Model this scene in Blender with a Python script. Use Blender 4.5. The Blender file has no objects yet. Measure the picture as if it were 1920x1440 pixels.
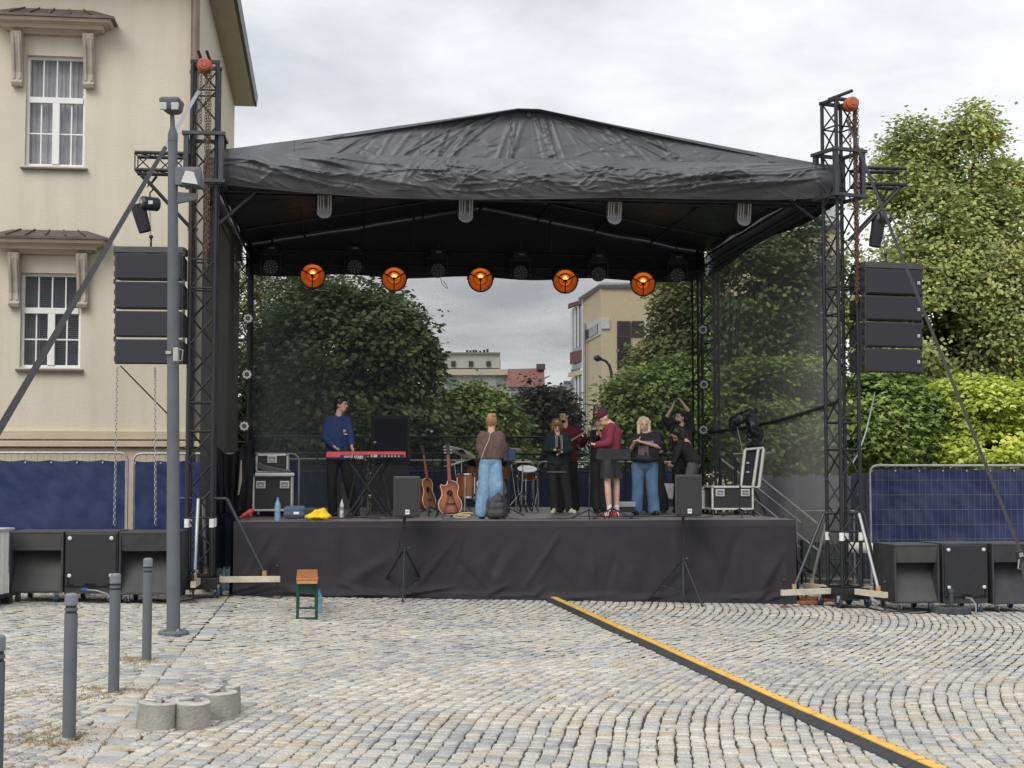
import bpy, bmesh, math, random
import numpy as np
from mathutils import Vector, Matrix, Quaternion, noise

random.seed(7)
RNG = np.random.default_rng(11)
scene = bpy.context.scene
COL = scene.collection
R = math.radians
PI = math.pi

# ------------------------------------------------------------------ camera
F_PX, EYE, PITCH = 2750.0, 1.85, R(3.475)
cam_data = bpy.data.cameras.new('camera')
cam = bpy.data.objects.new('camera', cam_data)
COL.objects.link(cam)
cam.location = (0, 0, EYE)
cam.rotation_euler = (R(90) + PITCH, 0, 0)
cam_data.sensor_width = 36
cam_data.lens = F_PX / 1920 * 36
cam_data.clip_start = 0.1
cam_data.clip_end = 3000
scene.camera = cam

# ------------------------------------------------------------------ sky and sun
SUN_EL, SUN_AZ = R(44), R(206)        # azimuth clockwise from +Y: high, behind the camera and to the left
world = bpy.data.worlds.new('World')
scene.world = world
world.use_nodes = True
nt = world.node_tree
nt.nodes.clear()
wo = nt.nodes.new('ShaderNodeOutputWorld')
sky = nt.nodes.new('ShaderNodeTexSky')
sky.sky_type = 'NISHITA'
sky.sun_disc = False
sky.sun_elevation = SUN_EL
sky.sun_rotation = SUN_AZ
sky.air_density = 1.6
sky.dust_density = 3.0
bg1 = nt.nodes.new('ShaderNodeBackground')
bg1.inputs['Strength'].default_value = 0.10
nt.links.new(sky.outputs[0], bg1.inputs['Color'])
tc = nt.nodes.new('ShaderNodeTexCoord')
sep = nt.nodes.new('ShaderNodeSeparateXYZ')
nt.links.new(tc.outputs['Generated'], sep.inputs[0])
def wmath(op, a, b=None):
    n = nt.nodes.new('ShaderNodeMath'); n.operation = op
    for i, v in enumerate((a, b)):
        if v is None: continue
        if isinstance(v, (int, float)): n.inputs[i].default_value = v
        else: nt.links.new(v, n.inputs[i])
    return n.outputs[0]
zz = wmath('ADD', wmath('MAXIMUM', sep.outputs['Z'], 0.0), 0.16)
cx = wmath('DIVIDE', sep.outputs['X'], zz)
cy = wmath('DIVIDE', sep.outputs['Y'], zz)
comb = nt.nodes.new('ShaderNodeCombineXYZ')
nt.links.new(cx, comb.inputs[0]); nt.links.new(cy, comb.inputs[1])
def wnoise(scale, detail, rough, dist=0.0, seed=0.0):
    n = nt.nodes.new('ShaderNodeTexNoise'); n.noise_dimensions = '4D'
    n.inputs['W'].default_value = seed
    n.inputs['Scale'].default_value = scale
    n.inputs['Detail'].default_value = detail
    n.inputs['Roughness'].default_value = rough
    n.inputs['Distortion'].default_value = dist
    nt.links.new(comb.outputs[0], n.inputs['Vector'])
    return n.outputs['Fac']
cl = wmath('ADD', wmath('MULTIPLY', wnoise(0.75, 5, 0.55, 0.25, 3.1), 0.65), wmath('MULTIPLY', wnoise(2.4, 6, 0.6, 0.3, 8.2), 0.35))
ramp = nt.nodes.new('ShaderNodeValToRGB')
nt.links.new(cl, ramp.inputs[0])
ramp.color_ramp.elements[0].position = 0.38
ramp.color_ramp.elements[0].color = (0.44, 0.46, 0.495, 1)
ramp.color_ramp.elements[1].position = 0.60
ramp.color_ramp.elements[1].color = (0.85, 0.86, 0.865, 1)
e = ramp.color_ramp.elements.new(0.49); e.color = (0.655, 0.67, 0.692, 1)
bg2 = nt.nodes.new('ShaderNodeBackground')
bg2.inputs['Strength'].default_value = 1.0
nt.links.new(ramp.outputs[0], bg2.inputs['Color'])
mixw = nt.nodes.new('ShaderNodeMixShader')
mixw.inputs[0].default_value = 0.94
nt.links.new(bg1.outputs[0], mixw.inputs[1]); nt.links.new(bg2.outputs[0], mixw.inputs[2])
nt.links.new(mixw.outputs[0], wo.inputs['Surface'])

sun_data = bpy.data.lights.new('sun', 'SUN')
sun_data.energy = 1.5
sun_data.angle = R(38)
sun_data.color = (1.0, 0.965, 0.91)
sun = bpy.data.objects.new('sun', sun_data)
COL.objects.link(sun)
sdir = Vector((math.sin(SUN_AZ) * math.cos(SUN_EL), math.cos(SUN_AZ) * math.cos(SUN_EL), math.sin(SUN_EL)))
sun.rotation_euler = sdir.to_track_quat('Z', 'Y').to_euler()

scene.view_settings.view_transform = 'Standard'
scene.view_settings.look = 'None'
scene.view_settings.gamma = 1
scene.view_settings.use_curve_mapping = False
scene.view_settings.exposure = 0.50
scene.cycles.max_bounces = 6
scene.cycles.transparent_max_bounces = 10
scene.cycles.caustics_reflective = False
scene.cycles.caustics_refractive = False
scene.cycles.use_denoising = True

# ------------------------------------------------------------------ measuring helpers
def ray(x, y):
    u, v = (x - 960) / F_PX, (720 - y) / F_PX
    return Vector((u, math.cos(PITCH) - v * math.sin(PITCH), math.sin(PITCH) + v * math.cos(PITCH)))
def P(x, y, Y):                       # the point a sight line reaches at a distance Y ahead
    d = ray(x, y); t = Y / d.y
    return Vector((d.x * t, Y, EYE + d.z * t))
def gz(x): return -0.025 * x          # the square falls gently to the right
def G(x, y):
    d = ray(x, y); t = -EYE / (d.z + 0.025 * d.x)
    return Vector((d.x * t, d.y * t, EYE + d.z * t))
SA = R(6.5)
SO = Vector((0.06, 21.65, 0))
EX = Vector((math.cos(SA), math.sin(SA), 0))
EY = Vector((-math.sin(SA), math.cos(SA), 0))
def S(u, v, z): return SO + EX * u + EY * v + Vector((0, 0, z))
def SP(x, y, v):                      # the same on the stage's plane at depth v
    d = ray(x, y)
    t = (v + SO.dot(EY)) / (d.x * EY.x + d.y * EY.y)
    return Vector((d.x * t, d.y * t, EYE + d.z * t))
def SU(x, y, v):
    p = SP(x, y, v)
    return (p - SO).dot(EX), p.z
DECK = 1.157

# ------------------------------------------------------------------ mesh helpers
def frame(axis, up=Vector((0, 0, 1))):
    z = Vector(axis).normalized()
    if abs(z.dot(up)) > 0.999: up = Vector((1, 0, 0))
    x = up.cross(z).normalized(); y = z.cross(x)
    return Matrix((x, y, z)).transposed()
class MB:
    def __init__(self): self.v = []; self.f = []; self.m = []; self.mi = 0
    def add(self, vs, fs):
        o = len(self.v)
        self.v += [tuple(p) for p in vs]
        self.f += [tuple(i + o for i in f) for f in fs]
        self.m += [self.mi] * len(fs)
        return self
    def box(self, c, s, rot=None):
        c = Vector(c); h = Vector(s) / 2
        pts = [Vector((sx * h.x, sy * h.y, sz * h.z)) for sz in (-1, 1) for sy in (-1, 1) for sx in (-1, 1)]
        if rot is not None: pts = [rot @ p for p in pts]
        return self.add([c + p for p in pts], [(0, 2, 3, 1), (4, 5, 7, 6), (0, 1, 5, 4), (2, 6, 7, 3), (0, 4, 6, 2), (1, 3, 7, 5)])
    def hexa(self, b, t):             # bottom four, top four (both counter-clockwise from above)
        return self.add(list(b) + list(t), [(3, 2, 1, 0), (4, 5, 6, 7), (0, 1, 5, 4), (1, 2, 6, 5), (2, 3, 7, 6), (3, 0, 4, 7)])
    def tube(self, p0, p1, r0, r1=None, n=8, caps=True):
        return self.path([p0, p1], [r0, r0 if r1 is None else r1], n, caps)
    def path(self, pts, r, n=8, caps=True, flat=None):
        pts = [Vector(p) for p in pts]
        if not isinstance(r, (list, tuple)): r = [r] * len(pts)
        vs = []; fs = []
        prev = None
        for i, p in enumerate(pts):
            t = (pts[min(i + 1, len(pts) - 1)] - pts[max(i - 1, 0)])
            if t.length < 1e-9: t = Vector((0, 0, 1))
            t.normalize()
            if prev is None: M = frame(t)
            else:
                x = prev - t * prev.dot(t)
                if x.length < 1e-6: x = frame(t).col[0]
                x.normalize(); M = Matrix((x, t.cross(x), t)).transposed()
            prev = M.col[0].copy()
            for k in range(n):
                a = 2 * PI * k / n
                q = Vector((math.cos(a) * r[i], math.sin(a) * r[i] * (flat or 1), 0))
                vs.append(p + M @ q)
        for i in range(len(pts) - 1):
            for k in range(n):
                a, b = i * n + k, i * n + (k + 1) % n
                fs.append((a, b, b + n, a + n))
        if caps:
            fs.append(tuple(range(n - 1, -1, -1)))
            fs.append(tuple((len(pts) - 1) * n + k for k in range(n)))
        return self.add(vs, fs)
    def lathe(self, prof, n=16, M=None, o=(0, 0, 0), caps=True):      # profile of (radius, height)
        o = Vector(o); vs = []; fs = []
        for r, z in prof:
            for k in range(n):
                a = 2 * PI * k / n
                q = Vector((math.cos(a) * r, math.sin(a) * r, z))
                vs.append(o + (M @ q if M is not None else q))
        for i in range(len(prof) - 1):
            for k in range(n):
                a, b = i * n + k, i * n + (k + 1) % n
                fs.append((a, b, b + n, a + n))
        if caps and prof[0][0] > 1e-6: fs.append(tuple(range(n - 1, -1, -1)))
        if caps and prof[-1][0] > 1e-6: fs.append(tuple((len(prof) - 1) * n + k for k in range(n)))
        return self.add(vs, fs)
    def ball(self, c, r, M=None, n=12, m=8):
        if not isinstance(r, (tuple, list, Vector)): r = (r, r, r)
        vs = []; fs = []; c = Vector(c)
        for j in range(1, m):
            th = PI * j / m
            for k in range(n):
                a = 2 * PI * k / n
                q = Vector((r[0] * math.sin(th) * math.cos(a), r[1] * math.sin(th) * math.sin(a), r[2] * math.cos(th)))
                vs.append(c + (M @ q if M is not None else q))
        for s in (1, -1):
            q = Vector((0, 0, r[2] * s)); vs.append(c + (M @ q if M is not None else q))
        for j in range(m - 2):
            for k in range(n):
                a, b = j * n + k, j * n + (k + 1) % n
                fs.append((a, a + n, b + n, b))
        T, B = len(vs) - 2, len(vs) - 1
        for k in range(n):
            fs.append((T, k, (k + 1) % n))
            fs.append((B, (m - 2) * n + (k + 1) % n, (m - 2) * n + k))
        return self.add(vs, fs)
    def grid(self, fn, nu, nv, flip=False):
        vs = [fn(i / nu, j / nv) for j in range(nv + 1) for i in range(nu + 1)]
        fs = []
        for j in range(nv):
            for i in range(nu):
                a = j * (nu + 1) + i
                q = (a, a + 1, a + nu + 2, a + nu + 1)
                fs.append(q[::-1] if flip else q)
        return self.add(vs, fs)
    def prism(self, poly, h, M=None, o=(0, 0, 0)):         # a flat outline given thickness
        o = Vector(o); n = len(poly)
        vs = [Vector((x, y, 0)) for x, y in poly] + [Vector((x, y, h)) for x, y in poly]
        vs = [o + (M @ q if M is not None else q) for q in vs]
        fs = [tuple(range(n - 1, -1, -1)), tuple(range(n, 2 * n))] + [(k, (k + 1) % n, (k + 1) % n + n, k + n) for k in range(n)]
        return self.add(vs, fs)
    def build(self, name, mat, parent=None, smooth=False, bevel=0, local=False, solid=0, seg=2):
        return link_mesh(name, self.v, self.f, mat, parent, smooth, bevel, local, solid, self.m, seg)
def link_mesh(name, v, f, mat, parent=None, smooth=False, bevel=0, local=False, solid=0, mi=None, seg=2):
    if parent is not None and not local:
        Mi = inv_of(parent)
        v = [Mi @ Vector(p) for p in v]
    me = bpy.data.meshes.new(name)
    me.from_pydata([tuple(p) for p in v], [], f)
    for m in (mat if isinstance(mat, (list, tuple)) else [mat]): me.materials.append(m)
    if mi is not None and isinstance(mat, (list, tuple)):
        me.polygons.foreach_set('material_index', mi)
    if smooth:
        me.polygons.foreach_set('use_smooth', [True] * len(me.polygons)); me.update()
        me.set_sharp_from_angle(angle=R(55))
    me.update()
    o = bpy.data.objects.new(name, me)
    COL.objects.link(o)
    if parent is not None: o.parent = parent
    if solid:
        m = o.modifiers.new('solid', 'SOLIDIFY'); m.thickness = solid; m.offset = 0
    if bevel:
        m = o.modifiers.new('bevel', 'BEVEL'); m.width = bevel; m.segments = seg; m.limit_method = 'ANGLE'; m.angle_limit = R(35)
    return o
def inv_of(o):
    M = Matrix.Identity(4)
    while o is not None:
        M = Matrix.Translation(o.location) @ o.rotation_euler.to_matrix().to_4x4() @ M
        o = o.parent
    return M.inverted()
def tag(o, label=None, cat=None, group=None, kind=None):
    if label: o['label'] = label
    if cat: o['category'] = cat
    if group: o['group'] = group
    if kind: o['kind'] = kind
    return o
def thing(name, label, cat, loc=(0, 0, 0), rz=0.0, group=None, rot=None):
    o = bpy.data.objects.new(name, None)
    o.empty_display_size = 0.2
    COL.objects.link(o)
    o.location = loc
    o.rotation_euler = rot if rot is not None else (0, 0, rz)
    return tag(o, label, cat, group)
def copy_tree(o, parent=None):
    c = o.copy(); COL.objects.link(c); c.parent = parent
    for ch in list(o.children): copy_tree(ch, c)
    return c
_rods = {}
def rod(name, p0, p1, r, mat, parent=None, n=6):           # a bar sharing one mesh with its like
    key = (mat.name, n)
    if key not in _rods:
        mb = MB().tube((0, 0, 0), (0, 0, 1), 1, n=n)
        me = bpy.data.meshes.new('rod'); me.from_pydata(mb.v, [], mb.f); me.materials.append(mat)
        me.polygons.foreach_set('use_smooth', [True] * len(me.polygons)); me.update(); me.set_sharp_from_angle(angle=R(65))
        _rods[key] = me
    p0, p1 = Vector(p0), Vector(p1)
    if parent is not None:
        Mi = inv_of(parent); p0, p1 = Mi @ p0, Mi @ p1
    o = bpy.data.objects.new(name, _rods[key]); COL.objects.link(o)
    d = p1 - p0
    o.location = p0
    o.rotation_euler = frame(d).to_euler()
    o.scale = (r, r, d.length)
    o.parent = parent
    return o
def np_mesh(name, verts, faces, mat, parent=None, smooth=False):    # large meshes: faces is (n, k)
    me = bpy.data.meshes.new(name)
    nv, (nf, k) = len(verts), faces.shape
    me.vertices.add(nv); me.loops.add(nf * k); me.polygons.add(nf)
    me.vertices.foreach_set('co', np.ascontiguousarray(verts, dtype=np.float32).ravel())
    me.loops.foreach_set('vertex_index', np.ascontiguousarray(faces, dtype=np.int32).ravel())
    me.polygons.foreach_set('loop_start', np.arange(0, nf * k, k, dtype=np.int32))
    me.polygons.foreach_set('loop_total', np.full(nf, k, dtype=np.int32))
    if smooth: me.polygons.foreach_set('use_smooth', np.ones(nf, dtype=bool))
    me.materials.append(mat)
    me.update(calc_edges=True); me.validate()
    o = bpy.data.objects.new(name, me); COL.objects.link(o); o.parent = parent
    return o
def rz(a): return Matrix.Rotation(a, 3, 'Z')
def rx(a): return Matrix.Rotation(a, 3, 'X')
def ry(a): return Matrix.Rotation(a, 3, 'Y')

# ------------------------------------------------------------------ materials
MATS = {}
def mat(name, col, rough=0.6, metal=0.0, var=0.12, vscale=6.0, bump=0.0, bscale=40.0, col2=None, spec=0.5, coat=0.0, stretch=None):
    if name in MATS: return MATS[name]
    m = bpy.data.materials.new(name); m.use_nodes = True
    t = m.node_tree; b = t.nodes['Principled BSDF']
    b.inputs['Roughness'].default_value = rough
    b.inputs['Metallic'].default_value = metal
    b.inputs['Specular IOR Level'].default_value = spec
    b.inputs['Coat Weight'].default_value = coat
    co = t.nodes.new('ShaderNodeTexCoord')
    mp = t.nodes.new('ShaderNodeMapping')
    if stretch: mp.inputs['Scale'].default_value = stretch
    t.links.new(co.outputs['Object'], mp.inputs[0])
    n = t.nodes.new('ShaderNodeTexNoise')
    n.inputs['Scale'].default_value = vscale; n.inputs['Detail'].default_value = 6; n.inputs['Roughness'].default_value = 0.62
    t.links.new(mp.outputs[0], n.inputs['Vector'])
    r = t.nodes.new('ShaderNodeValToRGB')
    r.color_ramp.elements[0].position = 0.32; r.color_ramp.elements[1].position = 0.70
    c2 = col2 or tuple(min(1, c * (1 + var)) for c in col)
    c1 = col if col2 else tuple(c * (1 - var) for c in col)
    r.color_ramp.elements[0].color = (*c1, 1); r.color_ramp.elements[1].color = (*c2, 1)
    t.links.new(n.outputs['Fac'], r.inputs[0])
    t.links.new(r.outputs[0], b.inputs['Base Color'])
    if bump:
        n2 = t.nodes.new('ShaderNodeTexNoise')
        n2.inputs['Scale'].default_value = bscale; n2.inputs['Detail'].default_value = 5
        t.links.new(mp.outputs[0], n2.inputs['Vector'])
        bp = t.nodes.new('ShaderNodeBump'); bp.inputs['Strength'].default_value = bump; bp.inputs['Distance'].default_value = 0.02
        t.links.new(n2.outputs['Fac'], bp.inputs['Height'])
        t.links.new(bp.outputs[0], b.inputs['Normal'])
    MATS[name] = m
    return m
def mesh_mat(name, col, cover):       # open weave: part of the light passes between the threads
    m = bpy.data.materials.new(name); m.use_nodes = True
    t = m.node_tree; b = t.nodes['Principled BSDF']; out = t.nodes['Material Output']
    b.inputs['Base Color'].default_value = (*col, 1); b.inputs['Roughness'].default_value = 0.7
    tr = t.nodes.new('ShaderNodeBsdfTransparent'); mx = t.nodes.new('ShaderNodeMixShader')
    co = t.nodes.new('ShaderNodeTexCoord'); n = t.nodes.new('ShaderNodeTexNoise')
    n.inputs['Scale'].default_value = 60; n.inputs['Detail'].default_value = 3
    t.links.new(co.outputs['Object'], n.inputs['Vector'])
    mr = t.nodes.new('ShaderNodeMapRange')
    mr.inputs['From Min'].default_value = 0.3; mr.inputs['From Max'].default_value = 0.7
    mr.inputs['To Min'].default_value = cover - 0.06; mr.inputs['To Max'].default_value = cover + 0.06
    t.links.new(n.outputs['Fac'], mr.inputs['Value'])
    t.links.new(mr.outputs[0], mx.inputs[0])
    t.links.new(tr.outputs[0], mx.inputs[1]); t.links.new(b.outputs[0], mx.inputs[2])
    t.links.new(mx.outputs[0], out.inputs['Surface'])
    MATS[name] = m
    return m
def leaf_mat(name, c0, c1, c2=None, trans=0.35):
    m = bpy.data.materials.new(name); m.use_nodes = True
    t = m.node_tree; b = t.nodes['Principled BSDF']; out = t.nodes['Material Output']
    g = t.nodes.new('ShaderNodeNewGeometry'); r = t.nodes.new('ShaderNodeValToRGB')
    t.links.new(g.outputs['Random Per Island'], r.inputs[0])
    r.color_ramp.elements[0].color = (*c0, 1); r.color_ramp.elements[1].color = (*c1, 1)
    r.color_ramp.elements[1].position = 0.82
    if c2:
        e = r.color_ramp.elements.new(0.93); e.color = (*c2, 1)
    n = t.nodes.new('ShaderNodeTexNoise'); n.inputs['Scale'].default_value = 0.8; n.inputs['Detail'].default_value = 3
    t.links.new(g.outputs['Position'], n.inputs['Vector'])
    r2 = t.nodes.new('ShaderNodeValToRGB'); r2.color_ramp.elements[0].position = .34; r2.color_ramp.elements[0].color = (.74, .78, .72, 1); r2.color_ramp.elements[1].position = .66; r2.color_ramp.elements[1].color = (1.18, 1.14, 1.0, 1)
    t.links.new(n.outputs['Fac'], r2.inputs[0])
    mxc = t.nodes.new('ShaderNodeMix'); mxc.data_type = 'RGBA'; mxc.blend_type = 'MULTIPLY'; mxc.inputs['Factor'].default_value = 1
    t.links.new(r.outputs[0], mxc.inputs['A']); t.links.new(r2.outputs[0], mxc.inputs['B'])
    t.links.new(mxc.outputs['Result'], b.inputs['Base Color'])
    b.inputs['Roughness'].default_value = 0.55; b.inputs['Specular IOR Level'].default_value = 0.3
    tl = t.nodes.new('ShaderNodeBsdfTranslucent'); t.links.new(mxc.outputs['Result'], tl.inputs['Color'])
    mx = t.nodes.new('ShaderNodeMixShader'); mx.inputs[0].default_value = trans
    t.links.new(b.outputs[0], mx.inputs[1]); t.links.new(tl.outputs[0], mx.inputs[2])
    t.links.new(mx.outputs[0], out.inputs['Surface'])
    MATS[name] = m
    return m
def glass_mat(name, tint, rough=0.05, alpha=0.35):
    m = bpy.data.materials.new(name); m.use_nodes = True
    b = m.node_tree.nodes['Principled BSDF']
    b.inputs['Base Color'].default_value = (*tint, 1); b.inputs['Roughness'].default_value = rough
    b.inputs['Alpha'].default_value = alpha; b.inputs['Specular IOR Level'].default_value = 0.7
    MATS[name] = m
    return m
def emit_mat(name, col, strength):
    m = bpy.data.materials.new(name); m.use_nodes = True
    b = m.node_tree.nodes['Principled BSDF']
    b.inputs['Base Color'].default_value = (*col, 1)
    b.inputs['Emission Color'].default_value = (*col, 1); b.inputs['Emission Strength'].default_value = strength
    MATS[name] = m
    return m
BLK_METAL = mat('black_steel', (0.026, 0.027, 0.031), 0.42, 0.3, 0.35, 14, 0.05)
ALU = mat('aluminium', (0.45, 0.46, 0.48), 0.38, 0.85, 0.15, 10)
GALV = mat('galvanised_tube', (0.42, 0.43, 0.43), 0.5, 0.6, 0.2, 9)
GREYPAINT = mat('grey_post_paint', (0.125, 0.134, 0.150), 0.8, 0.0, 0.12, 3.0, 0.03, 60, spec=.25)
BLKPLY = mat('black_painted_plywood', (0.030, 0.031, 0.036), 0.62, 0, 0.45, 5, 0.12, 90, col2=(0.054, 0.055, 0.060))
BLKPLY2 = mat('worn_black_plywood', (0.055, 0.056, 0.057), 0.65, 0, 0.3, 4, 0.12, 90, col2=(0.078, 0.078, 0.078))
GRILLE = mat('speaker_grille_foam', (0.028, 0.029, 0.040), 0.8, 0, 0.15, 120, 0.2, 300)
RUBBER = mat('black_rubber', (0.022, 0.022, 0.023), 0.75, 0, 0.3, 12, 0.1, 120)
BLKCLOTH = mat('black_cloth', (0.024, 0.024, 0.028), 0.9, 0, 0.25, 7, 0.25, 200)
BLKPLAST = mat('black_plastic', (0.020, 0.021, 0.024), 0.4, 0, 0.2, 20)
CREAMBEAM = mat('pale_outrigger_beam', (0.60, 0.54, 0.43), 0.55, 0.0, 0.2, 5, 0.05)
WHITEPL = mat('white_plastic', (0.78, 0.78, 0.76), 0.4, 0, 0.06, 9)
BLUEWHEEL = mat('blue_caster_tyre', (0.03, 0.07, 0.14), 0.5, 0, 0.2, 9)
DARKWHEEL = mat('dark_caster_tyre', (0.03, 0.035, 0.045), 0.55, 0, 0.2, 9)
# ================================================================== ground and paving
def gz(x): return -0.025 * max(-12.0, min(12.0, x))
def position_mat(name, ramp_cols, island=True, rough=0.7, bump=0.35, bscale=55, patch=True, spec=0.35):
    m = bpy.data.materials.new(name); m.use_nodes = True
    t = m.node_tree; b = t.nodes['Principled BSDF']
    g = t.nodes.new('ShaderNodeNewGeometry'); oi = t.nodes.new('ShaderNodeObjectInfo')
    a = t.nodes.new('ShaderNodeMath'); a.operation = 'ADD'
    t.links.new(g.outputs['Random Per Island'], a.inputs[0]); t.links.new(oi.outputs['Random'], a.inputs[1])
    fr = t.nodes.new('ShaderNodeMath'); fr.operation = 'FRACT'; t.links.new(a.outputs[0], fr.inputs[0])
    n = t.nodes.new('ShaderNodeTexNoise'); n.inputs['Scale'].default_value = 0.55; n.inputs['Detail'].default_value = 3
    t.links.new(g.outputs['Position'], n.inputs['Vector'])
    mr = t.nodes.new('ShaderNodeMapRange')
    mr.inputs['From Min'].default_value = 0.35; mr.inputs['From Max'].default_value = 0.65
    mr.inputs['To Min'].default_value = -0.28; mr.inputs['To Max'].default_value = 0.28
    t.links.new(n.outputs['Fac'], mr.inputs['Value'])
    ad = t.nodes.new('ShaderNodeMath'); ad.operation = 'ADD'; ad.use_clamp = True
    t.links.new(fr.outputs[0], ad.inputs[0]); t.links.new(mr.outputs[0], ad.inputs[1])
    r = t.nodes.new('ShaderNodeValToRGB'); r.color_ramp.interpolation = 'LINEAR'
    els = r.color_ramp.elements
    els[0].position, els[0].color = ramp_cols[0][0], (*ramp_cols[0][1], 1)
    els[1].position, els[1].color = ramp_cols[-1][0], (*ramp_cols[-1][1], 1)
    for p, c in ramp_cols[1:-1]:
        e = els.new(p); e.color = (*c, 1)
    t.links.new(ad.outputs[0], r.inputs[0])
    n2 = t.nodes.new('ShaderNodeTexNoise'); n2.inputs['Scale'].default_value = bscale; n2.inputs['Detail'].default_value = 6
    t.links.new(g.outputs['Position'], n2.inputs['Vector'])
    mx = t.nodes.new('ShaderNodeMix'); mx.data_type = 'RGBA'; mx.blend_type = 'MULTIPLY'; mx.inputs['Factor'].default_value = 0.75
    r2 = t.nodes.new('ShaderNodeValToRGB')
    r2.color_ramp.elements[0].position = 0.3; r2.color_ramp.elements[0].color = (0.62, 0.60, 0.58, 1)
    r2.color_ramp.elements[1].position = 0.68; r2.color_ramp.elements[1].color = (1.12, 1.12, 1.12, 1)
    t.links.new(n2.outputs['Fac'], r2.inputs[0])
    t.links.new(r.outputs[0], mx.inputs['A']); t.links.new(r2.outputs[0], mx.inputs['B'])
    t.links.new(mx.outputs['Result'], b.inputs['Base Color'])
    b.inputs['Roughness'].default_value = rough; b.inputs['Specular IOR Level'].default_value = spec
    bp = t.nodes.new('ShaderNodeBump'); bp.inputs['Strength'].default_value = bump; bp.inputs['Distance'].default_value = 0.012
    t.links.new(n2.outputs['Fac'], bp.inputs['Height']); t.links.new(bp.outputs[0], b.inputs['Normal'])
    MATS[name] = m
    return m
SETT = position_mat('granite_sett', [(0.0, (0.34, 0.345, 0.345)), (0.25, (0.45, 0.45, 0.435)), (0.5, (0.525, 0.51, 0.475)), (0.72, (0.53, 0.485, 0.405)), (0.86, (0.45, 0.39, 0.305)), (1.0, (0.62, 0.59, 0.53))])
JOINT = mat('sandy_joint', (0.026, 0.022, 0.017), 0.95, 0, 0.4, 1.6, 0.5, 40, col2=(0.105, 0.085, 0.050))
GROUND = mat('far_paving', (0.20, 0.19, 0.175), 0.9, 0, 0.3, 3.0, 0.4, 9, col2=(0.30, 0.285, 0.26))

g = MB()
xs = [-1400, -12, 12, 1400]; ys = [-300, 30, 2500]
g.add([(x, y, gz(x) - 0.05) for y in ys for x in xs], [(j * 4 + i, j * 4 + i + 1, j * 4 + i + 5, j * 4 + i + 4) for j in range(2) for i in range(3)])
tag(g.build('ground', GROUND), kind='structure')

pav = MB()
pav.add([(-12, 6.5, gz(-12) - 0.02), (12, 6.5, gz(12) - 0.02), (12, 28, gz(12) - 0.02), (-12, 28, gz(-12) - 0.02)], [(0, 1, 2, 3)])
pavement = pav.build('pavement', JOINT)
tag(pavement, 'square paved with worn grey and beige granite setts in curved rows', kind='structure')

def arc(Y): return 0.28 * (Y - 9) - 0.22 * 14 / (2 * PI) * math.sin(2 * PI * (Y - 9) / 14)
def arc_d(Y): return 0.28 - 0.22 * math.cos(2 * PI * (Y - 9) / 14)
def strip_x(Y): return -2.99 - 0.118 * (Y - 10) + 0.07
STRIP_W = 0.40
stones = []                            # x, y, width, length, slope
Y0, Y1 = 7.6, 26.5
x0 = -16.0
while x0 < 12.0:
    w = random.uniform(0.098, 0.128)
    y = Y0 - random.random() * 0.2
    while y < Y1:
        l = random.choice([0.068, 0.09, 0.10, 0.11, 0.118, 0.125, 0.14]) * random.uniform(0.92, 1.08)
        yc = y + l / 2
        xc = x0 + w / 2 + arc(yc) + 0.05 * noise.noise((yc * 0.55, x0 * 0.30, 1.7)) + 0.016 * noise.noise((yc * 4, x0 * 3, 4.0))
        y += l
        if abs(xc) > 0.36 * yc + 1.7 or xc < -11.8 or xc > 11.8: continue
        sx = strip_x(yc)
        if sx + 0.012 < xc < sx + STRIP_W - 0.012: continue
        stones.append((xc, yc, w, l, arc_d(yc)))
    x0 += w
for k in range(2):
    y = Y0
    while y < 22.5:
        l = random.uniform(0.17, 0.27)
        yc = y + l / 2
        stones.append((strip_x(yc) + STRIP_W * (k + 0.5) / 2, yc, STRIP_W / 2 + 0.006, l, -0.118))
        y += l
st = np.array(stones)
in_view = (np.abs(st[:, 0]) < 0.352 * st[:, 1]) & (st[:, 1] > 9.28 + 0.08 * st[:, 0] * 0.4)
order = np.argsort(np.where(in_view, st[:, 1] - 0.05 * st[:, 0], 1e9))
near_ids = order[:300]
rest = np.ones(len(st), bool); rest[near_ids] = False
OCT = np.array([(-.5, -.36), (-.37, -.5), (.37, -.5), (.5, -.36), (.5, .36), (.37, .5), (-.37, .5), (-.5, .36)])
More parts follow.
